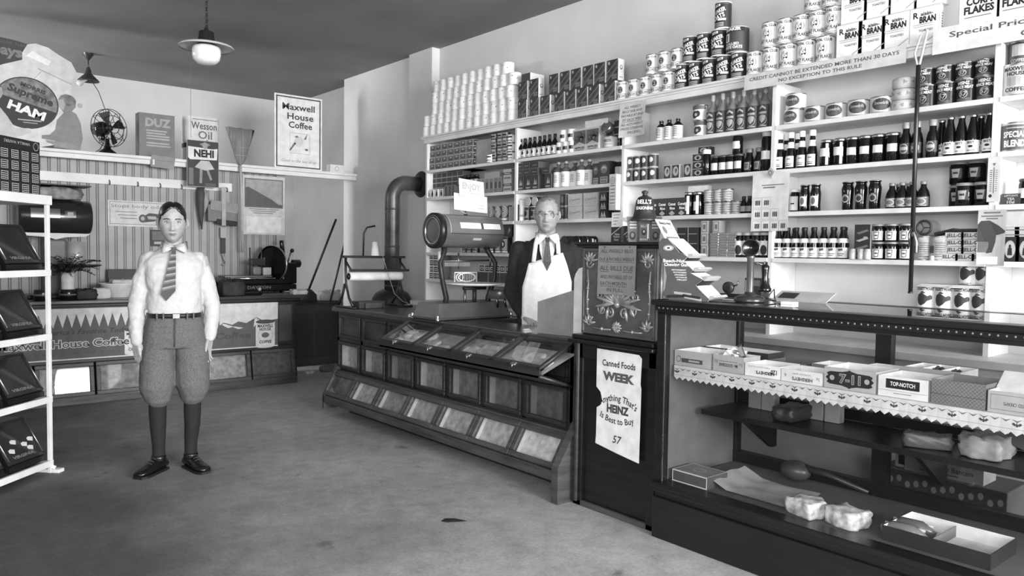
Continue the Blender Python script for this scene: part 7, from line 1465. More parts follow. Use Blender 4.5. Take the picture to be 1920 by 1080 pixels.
nh = MB(); w, h = .31, .455; nh.prism([(-w/2, 0), (w/2, 0), (w/2, h), (-w/2, h)], 0, .003, mt(.20, .6), side=LGT)
nh.flat([(-w*.46, h*.62), (-w*.40, h*.58), (w*.44, h*.60), (w*.46, h*.85), (w*.3, h*.83), (-w*.46, h*.86)], -.0006, mt(.86, .7)); nh.text('NEHI', .01, h*.725, .07, -.001, INK, w=w*.62, bold=.05)
nh.ell(.02, h*.92, .05, .016, -.0012, mt(.5, .6)); nh.ell(.02, h*.895, .026, .034, -.0014, mt(.6, .6)); nh.flat([(-.02, h*.57), (.06, h*.57), (.11, h*.40), (.02, h*.36), (-.08, h*.42)], -.0008, mt(.72, .6))
nh.flat([(-.03, h*.4), (-.005, h*.4), (-.01, h*.08), (-.035, h*.08)], -.0007, mt(.55, .6)); nh.flat([(.03, h*.38), (.055, h*.38), (.09, h*.17), (.07, h*.15)], -.0007, mt(.55, .6)); nh.rect(-w*.44, -w*.30, h*.04, h*.40, -.0006, MID); nh.frame(-w/2, w/2, 0, h, .004, -.0006, LGT)
for k in range(3): nh.rect(.02, .12, h*(.03+.022*k), h*(.04+.022*k), -.0007, MID)
put(nh.build('drink_poster'), (2.575, 7.868, 1.963), 0, 'dark soft drink poster with a white word band, hung below the oil can', 'poster')
mx = MB(); w, h = .545, .79; mx.prism([(-w/2, 0), (w/2, 0), (w/2, h), (-w/2, h)], 0, .006, mt(.88, .6)); mx.frame(-w/2+.018, w/2-.018, .018, h-.018, .014, -.0006, mt(.18, .6))
for k in range(44):
    for zz in (.025, h-.025): mx.ell(-w/2+.03+.0194*k, zz, .003, .003, -.001, LGT, n=6)
for k in range(38):
    for xx2 in (-w/2+.025, w/2-.025): mx.ell(xx2, .03+.0195*k, .003, .003, -.001, LGT, n=6)
for t, x, z, ww in (('Maxwell', .0, .665, .37), ('House', .02, .565, .30), ('Coffee', .02, .475, .27)): mx.text(t, x, z, .068, -.0006, mt(.22, .6), w=ww, bold=.02)
mx.frame(-.10, .13, .17, .39, .004, -.0006, LGT); mx.ell(.0, .30, .05, .06, -.0006, mt(.8, .6)); mx.flat([(-.11, .20), (-.09, .20), (-.03, .28), (-.05, .29)], -.0006, MID); mx.flat([(.06, .33), (.1, .40), (.085, .33)], -.0006, MID); mx.ell(.09, .22, .02, .012, -.0006, MID); mx.flat([(-.05, .35), (-.02, .365), (.0, .345), (-.03, .34)], -.0008, MID)
mx.text('Good to the last drop', .0, .085, .03, -.0006, MID, w=.40, shear=.3)
put(mx.build('coffee_sign'), (3.615, 7.95, SHZ+.0005), 0, 'white framed coffee advertising card standing on the partition shelf over the passage', 'sign')
hm = MB(); HX = 1.16   # ham cutout, local origin bottom centre
hamp = [(-.42, .10), (-.30, .03), (.0, .0), (.22, .06), (.33, .2), (.34, .36), (.30, .50), (.30, .62), (.34, .72), (.30, .80), (.20, .85), (.12, .90), (.02, .92), (-.04, .90), (-.08, .82), (-.08, .76), (-.22, .70), (-.40, .60)]
hm.prism([(-.75, 0), (.36, 0), (.36, .04), (-.02, .08), (-.02, .9), (-.13, .92), (-.75, .97)], .002, .006, mt(.22, .6))
hm.prism(hamp, -.004, .002, mt(.82, .6), side=LGT)
hm.ell(-.05, .39, .245, .225, -.0046, mt(.16, .6), n=36); hm.ell(-.05, .39, .235, .215, -.005, mt(.42, .6), n=36)
hm.flat([(-.05+.235*math.cos(a), .39+.215*math.sin(a)) for a in [(-.28-PI+.28*0)+k*(PI-.0)/16 for k in range(17)]], -.0054, mt(.15, .6))
for t, x, z, hh, ww, m_, rt_ in (('MORRIS', .0, .525, .034, .20, mt(.2, .6), -.3), ('Supreme', -.02, .455, .065, .36, mt(.18, .6), -.3), ('HAM', -.05, .325, .075, .29, WHT, -.3)): hm.text(t, x, z, hh, -.006, m_, w=ww, bold=.045, rot=rt_)
hm.rect(-.12, .06, .235, .245, -.006, LGT); hm.rect(-.08, .03, .215, .222, -.006, LGT); hm.text('pays', -.19, .80, .085, -.0005+.001, mt(.48, .6), w=.22, bold=.04, rot=-.08); hm.text('a whole ham', -.19, .895, .03, .0005, mt(.36, .6), w=.33, rot=-.06)
for P in ([(.04, .70), (.3, .60), (.3, .604), (.04, .705)], [(.06, .68), (.0, .6), (.003, .6), (.064, .68)]): hm.flat(P, -.0045, MID)
hm.flat([(-.05, .80), (.12, .74), (.14, .78), (.0, .85)], -.0046, WHT)
wo = [(.15, .02), (.36, .02), (.385, .12), (.37, .26), (.335, .34), (.30, .36), (.33, .40), (.335, .46), (.30, .50), (.25, .51), (.21, .49), (.19, .45), (.195, .40), (.22, .36), (.235, .34), (.18, .27), (.165, .18), (.12, .13), (.06, .12), (.06, .09), (.16, .08)]
hm.prism(wo, -.008, -.004, mt(.50, .6)); hm.ell(.27, .455, .06, .05, -.0086, mt(.42, .6)); hm.flat([(.19, .45), (.195, .39), (.23, .36), (.25, .42), (.23, .46)], -.009, mt(.66, .6)); hm.flat([(.09, .08), (.26, .07), (.37, .04), (.36, .0), (.24, .02), (.1, .06)], -.0088, mt(.55, .6))
hm.ell(.365, .42, .022, .022, -.0088, LGT)
mo = [(-.75, 0), (-.28, .05), (-.17, .10), (-.10, .13), (-.11, .17), (-.22, .16), (-.28, .26), (-.34, .34), (-.36, .37), (-.32, .42), (-.31, .47), (-.33, .54), (-.40, .56), (-.75, .56)]
mo = [(x+.08, z) for x, z in mo]
hm.prism(mo, -.010, -.004, mt(.75, .6)); hm.flat([(-0.28, 0.37), (-0.24, 0.41), (-0.225, 0.45), (-0.245, 0.5), (-0.28, 0.52), (-0.34, 0.5), (-0.34, 0.38)], -.0106, mt(.60, .6)); hm.flat([(-0.25, 0.54), (-0.24, 0.5), (-0.28, 0.47), (-0.3, 0.5), (-0.67, 0.5), (-0.67, 0.56), (-0.32, 0.56)], -.011, mt(.2, .6)); hm.flat([(-0.28, 0.37), (-0.26, 0.34), (-0.34, 0.2), (-0.38, 0.34)], -.0112, mt(.2, .6))
put(hm.build('ham_sign'), (HX, 8.02, SHZ+.0005), 0, 'large cutout ham advertisement with painted figures standing on the partition shelf, far left', 'sign')
# desk fan
fn = thing('desk_fan', 'black electric desk fan standing on the partition shelf', 'fan', (1.75, 8.02, SHZ+.0005), R(26)); fn.scale = (1.12, 1.12, 1.12)
MB().lathe([(.075, 0), (.078, .006), (.065, .02), (.03, .045), (.018, .08), (.016, .13)], BLKGLOSS, 24).build('base', fn)
MB().lathe([(.03, -.14), (.055, -.13), (.06, -.06), (.05, -.02), (.02, 0)], BLKGLOSS, 22, Matrix.Translation((0, 0, .215)) @ Matrix.Rotation(PI/2, 4, 'X')).tube([(0, .05, .12), (0, .06, .17)], .02, BLKGLOSS, 10).build('motor', fn)
bl = MB()
for k in range(4):
    a = k*PI/2+.4; vs = []
    for i in range(5):
        t = i/4; 
        for s in (-1, 1):
            aa = a+s*(.16+.42*t*(1.3-t)); rr = .025+.115*t
            vs.append((rr*math.cos(aa), -.03+s*.018*t, .215+rr*math.sin(aa)))
    vs2 = vs+[(x, y+.002, z) for x, y, z in vs]
    fs = [(2*i, 2*i+1, 2*i+3, 2*i+2) for i in range(4)]; bl.add(vs2, fs+[tuple(10+q for q in f)[::-1] for f in fs], BLK, True)
bl.ball((0, -.03, .215), .028, BLK, 12); bl.build('blade', fn)
cg = MB()
for rr, yy in ((.155, -.045), (.155, -.005), (.10, -.075), (.045, -.085)): cg.tube([(rr*math.cos(a*PI/16), yy, .215+rr*math.sin(a*PI/16)) for a in range(32)], .0028, BLK, 6, closed=True)
for k in range(8):
    a = k*PI/4; cg.tube([(.045*math.cos(a), -.085, .215+.045*math.sin(a)), (.10*math.cos(a+.12), -.075, .215+.10*math.sin(a+.12)), (.155*math.cos(a+.2), -.045, .215+.155*math.sin(a+.2)), (.155*math.cos(a+.25), -.005, .215+.155*math.sin(a+.25)), (.06*math.cos(a), .03, .215+.06*math.sin(a))], .0025, BLK, 5)
cg.build('cage', fn)
# small things on and under the shelf
o = carton('small_box', .17, .08, .085, mt(.84, .6), PAP, PAP, lambda mb, w, h, d: mb.ring(0, h*.5, .026, .026, .004, -.0006, MID)); put(o, (Xy(631, 7.93, 2.26), 7.92, SHZ+.0005), 0, 'small white box with a ring mark at the right end of the partition shelf', 'box')
o = MB().prism([(-.11, 0), (.10, -.012), (.115, .10), (-.10, .115)], 0, .003, mt(.55, .7)).rect(-.09, -.075, .02, .07, -.0006, WHT).rect(-.06, .09, .06, .065, -.0006, MID).build('paper_tag'); o.location = (2.20, 7.873, 2.125); tag(o, 'grey paper tag hung on the shelf edge below the soap powder box', 'tag')
br_ = thing('broom', 'straw broom hung head up on the partition, left of the calendar', 'broom', (0, 0, 0))
BY = 7.845; q = MB(); STRW = mwood('broom_straw', .40, .56, .8, (20, 20, 1)); zz = [2.575, 2.45, 2.34, 2.28, 2.225, 2.205]; xl = [2.785, 2.83, 2.865, 2.88, 2.905, 2.925]; xr = [3.085, 3.05, 3.015, 3.0, 2.97, 2.95]; th_ = [.018, .026, .03, .03, .026, .02]
vs = []
for z, a, b2, t in zip(zz, xl, xr, th_):
    for i in range(9):
        u = i/8; vs.append((a+(b2-a)*u, BY-t*math.sin(PI*u)**.5, z+(.008*math.sin(i*2.1) if z == zz[0] else 0)))
    for i in range(9):
        u = 1-i/8; vs.append((a+(b2-a)*u, BY+t*math.sin(PI*u)**.5*.9, z))
fs = [(j*18+i, j*18+(i+1) % 18, (j+1)*18+(i+1) % 18, (j+1)*18+i) for j in range(5) for i in range(18)]+[tuple(range(18))[::-1]]
q.add(vs, fs, STRW, True); h_ = q.build('bristles', br_)
MB().tube([(2.86, BY-.034, 2.30), (3.02, BY-.034, 2.30)], .003, LGT, 6).tube([(2.85, BY-.033, 2.38), (3.03, BY-.033, 2.38)], .0025, LGT, 6).build('binding', br_)
MB().tube([(2.938, BY, 2.22), (2.95, BY-.004, 1.9), (2.975, BY+.05, 1.32)], .0125, mt(.70, .5), 10).build('handle', br_)
def calart2(mb):
    mb.frame(-.21, .21, -.335, -.03, .012, 0, MID); mb.rect(-.198, .198, -.323, -.042, 0, mt(.62, .7)); mb.flat([(-.198, -.13), (-.12, -.10), (-.02, -.16), (.06, -.22), (.198, -.30), (.198, -.323), (-.198, -.323)], -.0003, mt(.36, .7)); mb.flat([(-.02, -.16), (.05, -.17), (.198, -.285), (.198, -.30), (.06, -.23)], -.0006, LGT); mb.flat([(-.198, -.06), (-.1, -.05), (.0, -.09), (-.1, -.10)], -.0006, LGT)
    for k in range(3): mb.rect(-.16+.02*k, .16-.03*k, -.355-.02*k, -.348-.02*k, 0, MID)
    mb.rect(-.19, .19, -.60, -.43, -.0002, mt(.86, .7))
    for k in range(6):
        for j in range(7): mb.rect(-.17+.05*j, -.15+.05*j, -.455-.023*k, -.447-.023*k, -.0005, mt(.5, .7))
put(sheet('wall_calendar', .46, .62, mt(.78, .7), calart2, .004), (3.26, PY-.022, 2.13), 0, 'large wall calendar with a landscape picture on the partition beside the passage', 'calendar')
def soapart(mb):
    mb.frame(-.29, .29, -.225, -.012, .004, 0, MID); mb.text('Stops body odor', -.03, -.055, .034, 0, mt(.45, .7), w=.5)
    for k in range(3): mb.rect(-.24+.02*k, -.05, -.11-.03*k, -.104-.03*k, 0, MID)
    mb.flat([(-.02, -.16), (.06, -.11), (.18, -.12), (.22, -.15), (.1, -.19), (.02, -.2)], -.0003, mt(.25, .6)); mb.flat([(.04, -.14), (.12, -.14), (.13, -.17), (.05, -.17)], -.0006, LGT); mb.ell(.0, -.165, .035, .04, -.0005, mt(.3, .6)); mb.ell(.0, -.165, .018, .02, -.0008, LGT)
put(sheet('soap_sign', .615, .245, mt(.78, .7), soapart, .003), (2.06, PY-.006, 1.80), 0, 'pale soap advertisement about body odor on the beadboard behind the boy', 'sign')
o = MB().rbox(-.07, .07, 0, .008, 0, .16, mt(.22, .6), .002).rect(-.055, .055, .06, .145, -.0006, mt(.4, .6)).rect(-.04, .04, .02, .045, -.0006, LGT).build('small_picture'); o.location = (2.20, PY-.012, 1.37); tag(o, 'small dark picture on the beadboard low behind the boy', 'picture')
# things hung from the rail
q = MB(); q.tube([(0, 0, .0), (.005, 0, -.06), (0, .0, -.16), (.005, 0, -.30), (.01, 0, -.42)], [.03, .045, .038, .022, .006], mt(.28, .7), 10).tube([(.03, -.01, -.02), (.05, -.012, -.14), (.035, -.01, -.25)], [.02, .03, .008], mt(.62, .8), 8); o = q.build('dust_cloth'); o.location = (Xy(376, 7.97, 1.9), 7.97, 1.965); tag(o, 'dark duster with a pale rag hanging from the hook rail', 'duster')
np2 = thing('newspaper_bundle', 'bundle of folded papers hung by a strap from the hook rail', 'papers', (Xy(417, 7.95, 1.8), 7.95, 1.70))
q = MB(); q.rbox(-.15, .13, -.02, .02, -.07, .10, mt(.48, .8), .008).rbox(-.14, .14, -.032, -.02, .03, .13, mt(.55, .8), .006, Matrix.Rotation(.12, 4, 'Y')).rbox(-.06, .15, -.03, .0, -.10, -.05, mt(.16, .7), .006, Matrix.Rotation(.1, 4, 'Y')); q.build('papers', np2)
MB().rbox(-.02, .022, -.04, -.034, -.11, .28, mt(.66, .7), .002).build('strap', np2)
o = MB().rbox(-.022, .022, -.006, .006, -.16, .0, mt(.25, .7), .003).rbox(-.03, .03, -.008, .004, 0, .11, mt(.68, .7), .003).tube([(-.01, 0, -.16), (.012, 0, -.22), (.03, 0, -.25), (.02, 0, -.28), (-.01, 0, -.27)], .007, LGT, 8).build('hanging_brush'); o.location = (Xy(418, 8.0, 1.45), 7.99, 1.465); tag(o, 'small brush with a hook end hanging below the newspaper bundle', 'brush')

# ---------------------------------------------------------------- passage clutter seen between the counters
o = MB().rbox(-.32, .32, -.22, .22, 0, .72, mt(.24, .6, 0, .2, 4), .006).rbox(-.34, .34, -.24, .24, .72, .75, mt(.2, .6), .005).rbox(-.28, -.02, -.224, -.22, .1, .62, mt(.2, .6), .003).rbox(.02, .28, -.224, -.22, .1, .62, mt(.2, .6), .003).build('storage_chest'); o.location = (4.02, 8.62, 0); tag(o, 'dark wooden chest in the shaded passage between the counters', 'chest')
bg = lump('paper_sack', .13, .1, .12, mt(.66, .8), 41, .16); bg.location = (4.24, 8.50, .751); tag(bg, 'pale crumpled paper sack on the chest in the passage', 'sack')
o = MB().rbox(-.16, .16, -.12, .12, 0, .10, mt(.16, .6), .006).build('dark_case'); o.location = (3.90, 8.70, .751); tag(o, 'low dark case on the chest in the passage', 'case')
bp = MB().tube([(0, 0, 0), (.33, -.02, .82)], .014, mt(.13, .5), 8).lathe([(.03, 0), (.10, -.05), (.12, -.14), (.001, -.145)], mt(.14, .8), 14, Matrix.Rotation(R(10), 4, 'Y')); o = bp.build('dust_broom'); o.location = (3.93, 8.36, .90); tag(o, 'dark broom leaning in the passage corner', 'broom')
o = MB().tube([(0, 0, 0), (.19, 0, .72)], .012, mt(.15, .5), 8).build('pole'); o.location = (4.17, 8.30, .752); tag(o, 'dark pole leaning against the rear wall beside the passage chest', 'pole')
sh_ = lump('old_shoe', .13, .05, .07, mt(.4, .6), 51, .1); sh_.location = (3.98, 7.9, .0005); tag(sh_, 'grey shoe lying on the passage floor', 'shoe')
o = lump('paper_scrap', .05, .04, .03, mt(.75, .8), 52, .2); o.location = (3.70, 7.86, .0005); tag(o, 'small pale paper scrap on the passage floor', 'paper')
o = lump('towel', .08, .05, .05, mt(.8, .8), 53, .2); o.location = (3.52, 7.66, .84); 
tag(o, 'white rag hung at the right end of the back counter', 'rag')
o.location = (3.37, 7.42, .9005)

# ---------------------------------------------------------------- ceiling lamps
l1 = thing('pendant_lamp', 'large pendant lamp with flat enamel shade and white globe in the middle of the shop', 'lamp', (1.826, 5.5, 0))
ch = MB()
z = 2.86
while z < ZC-.03:
    k = int(z*50) % 2; ch.tube([(.008*math.cos(a*PI/4)*(k), .008*math.cos(a*PI/4)*(1-k), z+.013*math.sin(a*PI/4)) for a in range(8)], .0028, IRON, 5, closed=True); z += .02
ch.tube([(.009, 0, 2.85), (.011, .003, ZC-.02)], .003, DRK, 5); ch.build('chain', l1)
MB().lathe([(.05, ZC-.028), (.045, ZC-.02), (.06, ZC-.0005)], IRON, 20).build('canopy', l1)
MB().lathe([(.012, 2.875), (.014, 2.86), (.048, 2.845), (.055, 2.79), (.075, 2.775), (.077, 2.762), (.06, 2.758)], IRON, 24).build('holder', l1)
sdh = MB().lathe([(.06, 2.768), (.11, 2.766), (.17, 2.752), (.181, 2.742), (.180, 2.735), (.168, 2.744), (.11, 2.758), (.06, 2.759)], mt(.72, .35), 40).build('shade', l1); sdh.rotation_euler = (0, R(0), 0)
MB().lathe([(.055, 2.755), (.088, 2.742), (.094, 2.72), (.094, 2.69), (.085, 2.655), (.06, 2.632), (.02, 2.624), (.001, 2.623)], mt(.93, .25), 32).build('globe', l1)
MB().tube([(-.10, .02, 2.745), (-.10, .02, 2.3), (-.10, .02, 2.12)], .0015, MID, 5).build('pull_cord', l1)
l2 = thing('pendant_lamp', 'small dark pendant lamp with a bare bulb near the back wall, above the fan', 'lamp', (1.78, 8.93, 0))
MB().lathe([(.055, ZC-.0005), (.05, ZC-.02), (.025, ZC-.05), (.012, ZC-.07)], mt(.25, .35, .5), 20).build('canopy', l2)
MB().tube([(0, 0, ZC-.07), (0, 0, 3.17)], .006, mt(.3, .4, .5), 8).build('stem', l2)
MB().lathe([(.012, 3.19), (.022, 3.17), (.03, 3.13), (.045, 3.11), (.095, 3.06), (.102, 3.05), (.10, 3.046), (.05, 3.075), (.02, 3.08)], mt(.26, .3, .4), 28).build('shade', l2)
MB().lathe([(.012, 0), (.014, .03), (.03, .06), (.032, .08), (.02, .1), (.001, .106)], mt(.8, .1), 18, Matrix.Translation((-.02, -.01, 3.06)) @ Matrix.Rotation(R(-125), 4, 'Y')).build('bulb', l2)
MB().tube([(.02, -.02, 3.06), (.03, -.3, 2.9), (.045, -.75, 2.5), (-.06, -.76, 2.28), (-.13, -.79, 2.228)], .004, DK2, 6).build('cord', l2)

# ---------------------------------------------------------------- biscuit rack on the left
RA = R(45.4); rdir = Vector((-math.sin(RA), -math.cos(RA), 0)); rfr = Vector((math.cos(RA), -math.sin(RA), 0))   # along the front towards the camera ; out of the front
rk = thing('biscuit_rack', 'white slatted display rack with five shelves at the left edge of the picture', 'rack', (.84, 5.275, 0), math.atan2(-rdir.y, -rdir.x))
# local: x = towards the far post is +0, rack runs to -x ; front faces -y
RL, RD = 1.02, .42
for x in (-.011, -RL+.011):
    for y in (.011, RD-.011): MB().rbox(x-.011, x+.011, y-.011, y+.011, 0, 1.645 if y < .2 else 1.645, SHELFP, .002).build('post', rk)
RZ = [.060, .445, .820, 1.20]
for z in RZ:
    MB().rbox(-RL, 0, -.004, .016, z-.02, z+.018, SHELFP, .003).rbox(-RL, 0, RD-.016, RD, z-.02, z+.018, SHELFP, .003).rbox(-RL+.02, -.02, .016, RD-.016, z-.02, z, mt(.42, .6), .002).rbox(-.022, 0, .01, RD, z-.02, z+.01, SHELFP, .003).build('shelf', rk)
MB().rbox(-RL-.01, .01, -.008, RD+.01, 1.60, 1.655, SHELFP, .003).build('top_board', rk)
MB().rbox(-.02, .03, -.05, RD+.05, 0, .022, SHELFP, .004).tube([(-.01, -.02, .03), (-.01, .2, .10)], .012, SHELFP, 6).build('foot', rk)
MB().rbox(-RL-.03, -RL+.02, -.05, RD+.05, 0, .022, SHELFP, .004).build('foot', rk)
tinm = mt(.11, .3, .2, .1, 6); lidg = mt(.16, .12, 0, .15, 5, 'tin_lid_glass')
bt = MB(); BW, BD, BH = .285, .30, .235
bt.prism([(0, 0), (.30, 0), (.30, .255), (.145, .255), (.012, .035), (0, .03)], -BW, 0, tinm, Matrix.Rotation(PI/2, 4, 'Z') @ Matrix.Scale(-1, 4, (0, 1, 0)) if False else Matrix(((0, 1, 0, 0), (1, 0, 0, 0), (0, 0, 1, 0), (0, 0, 0, 1))))
btn = bt.build('biscuit_tin', bevel=.004)
tlt = math.atan2(.133, .22); Ll = math.hypot(.133, .22)
ML = Matrix.Translation((-BW/2, .012, .035)) @ Matrix.Rotation(-tlt, 4, 'X')
q = MB()
for a in ((-BW/2, BW/2, 0, .02), (-BW/2, BW/2, Ll-.014, Ll), (-BW/2, -BW/2+.014, .02, Ll-.014), (BW/2-.014, BW/2, .02, Ll-.014)): q.rbox(a[0], a[1], -.014, -.002, a[2], a[3], mt(.2, .25, .4), .003, ML)
q.text('VIRGINIA', .0, .036, .017, -.0075, mt(.40, .4), ML, w=.17, bold=.05); q.tube([ML @ Vector((-BW/2+.012, -.015, .02)), ML @ Vector((-BW/2+.012, -.015, Ll-.015))], .004, TIN, 6).tube([ML @ Vector((BW/2-.008, -.015, .02)), ML @ Vector((BW/2-.008, -.015, Ll-.015))], .003, TIN, 6)
lid_ = q.build('lid', btn)
MB().box(-BW/2+.012, BW/2-.012, -.006, -.0035, .015, Ll-.012, lidg, ML).build('lid_pane', lid_)
RKM = Matrix.Translation((.84, 5.275, 0)) @ Matrix.Rotation(math.atan2(-rdir.y, -rdir.x), 4, 'Z')
sn_ = ['bottom', 'second', 'third', 'top']
for j, z in enumerate(RZ):
    for i in range(3):
        p = RKM @ Vector((-.03-.325*i, .03, z+.019)); put(btn, p, math.atan2(-rdir.y, -rdir.x), 'dark glass-lidded biscuit tin, %s on the %s rack shelf' % (['far end', 'middle one', 'near end'][i], sn_[j]), 'biscuit tin', 'biscuit tins on the rack')
q = MB(); rnd = random.Random(3)
for j, (x, zz_) in enumerate(((.04, .09), (-.03, .12), (.07, .06), (-.07, .07), (.1, .11))):
    q.flat([(x-.02, zz_), (x+.015, zz_-.012), (x+.028, zz_+.012), (x+.0, zz_+.022), (x-.02, zz_+.016)], -.0084, mt(.78, .6), ML)
o = q.build('torn_label'); o.location = RKM @ Vector((-.03, .03, RZ[0]+.019)); o.rotation_euler = (0, 0, math.atan2(-rdir.y, -rdir.x)); tag(o, 'pale scraps of a torn label on the lowest biscuit tin lid', 'label')
cbx = MB(); w, d, h = .078, .10, .062
cbx = carton('cracker_box', .078, .10, .0615, mt(.13, .5), mt(.15, .5), mt(.18, .5), lambda mb, w, h, d: [mb.frame(-w*.34, w*.34, h*.12, h*.88, .0035, -.0006, LGT), [mb.rect(-w*.26, w*.26, h*(.27+.18*k), h*(.34+.18*k), -.0008, LGT) for k in range(3)], [mb.rect(.02, d-.02, h*(.25+.2*k), h*(.30+.2*k), 0, MID, SIDEM(w)) for k in range(3)]])
for j in range(4):
    for i in range(8):
        p = RKM @ Vector((-.06-.0795*i, .045, 1.6555+.062*j)); put(cbx, p, math.atan2(-rdir.y, -rdir.x), 'dark wafer carton with light mark, %s in the %s on the rack' % (nth(i, 8, 'right', 'left'), ['bottom row', 'second row', 'third row', 'fourth row'][j]), 'carton', 'wafer cartons on top of the rack')
lw = carton('wafer_carton', .32, .10, .06, mt(.12, .5), mt(.14, .5), mt(.2, .5), lambda mb, w, h, d: [mb.text('VANILLA WAFERS', -.02, h*.6, .017, -.0006, LGT, w=.2, flip=True), mb.ring(w*.4, h*.5, .022, .024, .003, -.0006, LGT, n=12)])
put(lw, RKM @ Vector((-.18, .045, 1.6555+.2485)), math.atan2(-rdir.y, -rdir.x), 'long dark wafer carton lettered upside down, topmost on the rack', 'carton')
for j in range(4): put(cbx, RKM @ Vector((-.06, .16, 1.6555+.062*j)), math.atan2(-rdir.y, -rdir.x), 'dark wafer carton standing behind the front stack at the rack end, %s' % ['bottom', 'second', 'third', 'top'][j], 'carton', 'rear wafer cartons on the rack')
o = MB().add([(-.06, -.02, .001), (-.02, -.035, .004), (.05, -.01, .006), (.07, .015, .002), (.0, .02, .008), (-.05, .02, .003), (0, 0, .012)], [(0, 1, 6), (1, 2, 6), (2, 3, 6), (3, 4, 6), (4, 5, 6), (5, 0, 6)], DRK).build('floor_scrap'); o.location = on(850, 977, Z=0); o.rotation_euler = (0, 0, -.9); tag(o, 'small dark scrap lying alone on the open floor in front of the bin counter', 'scrap')
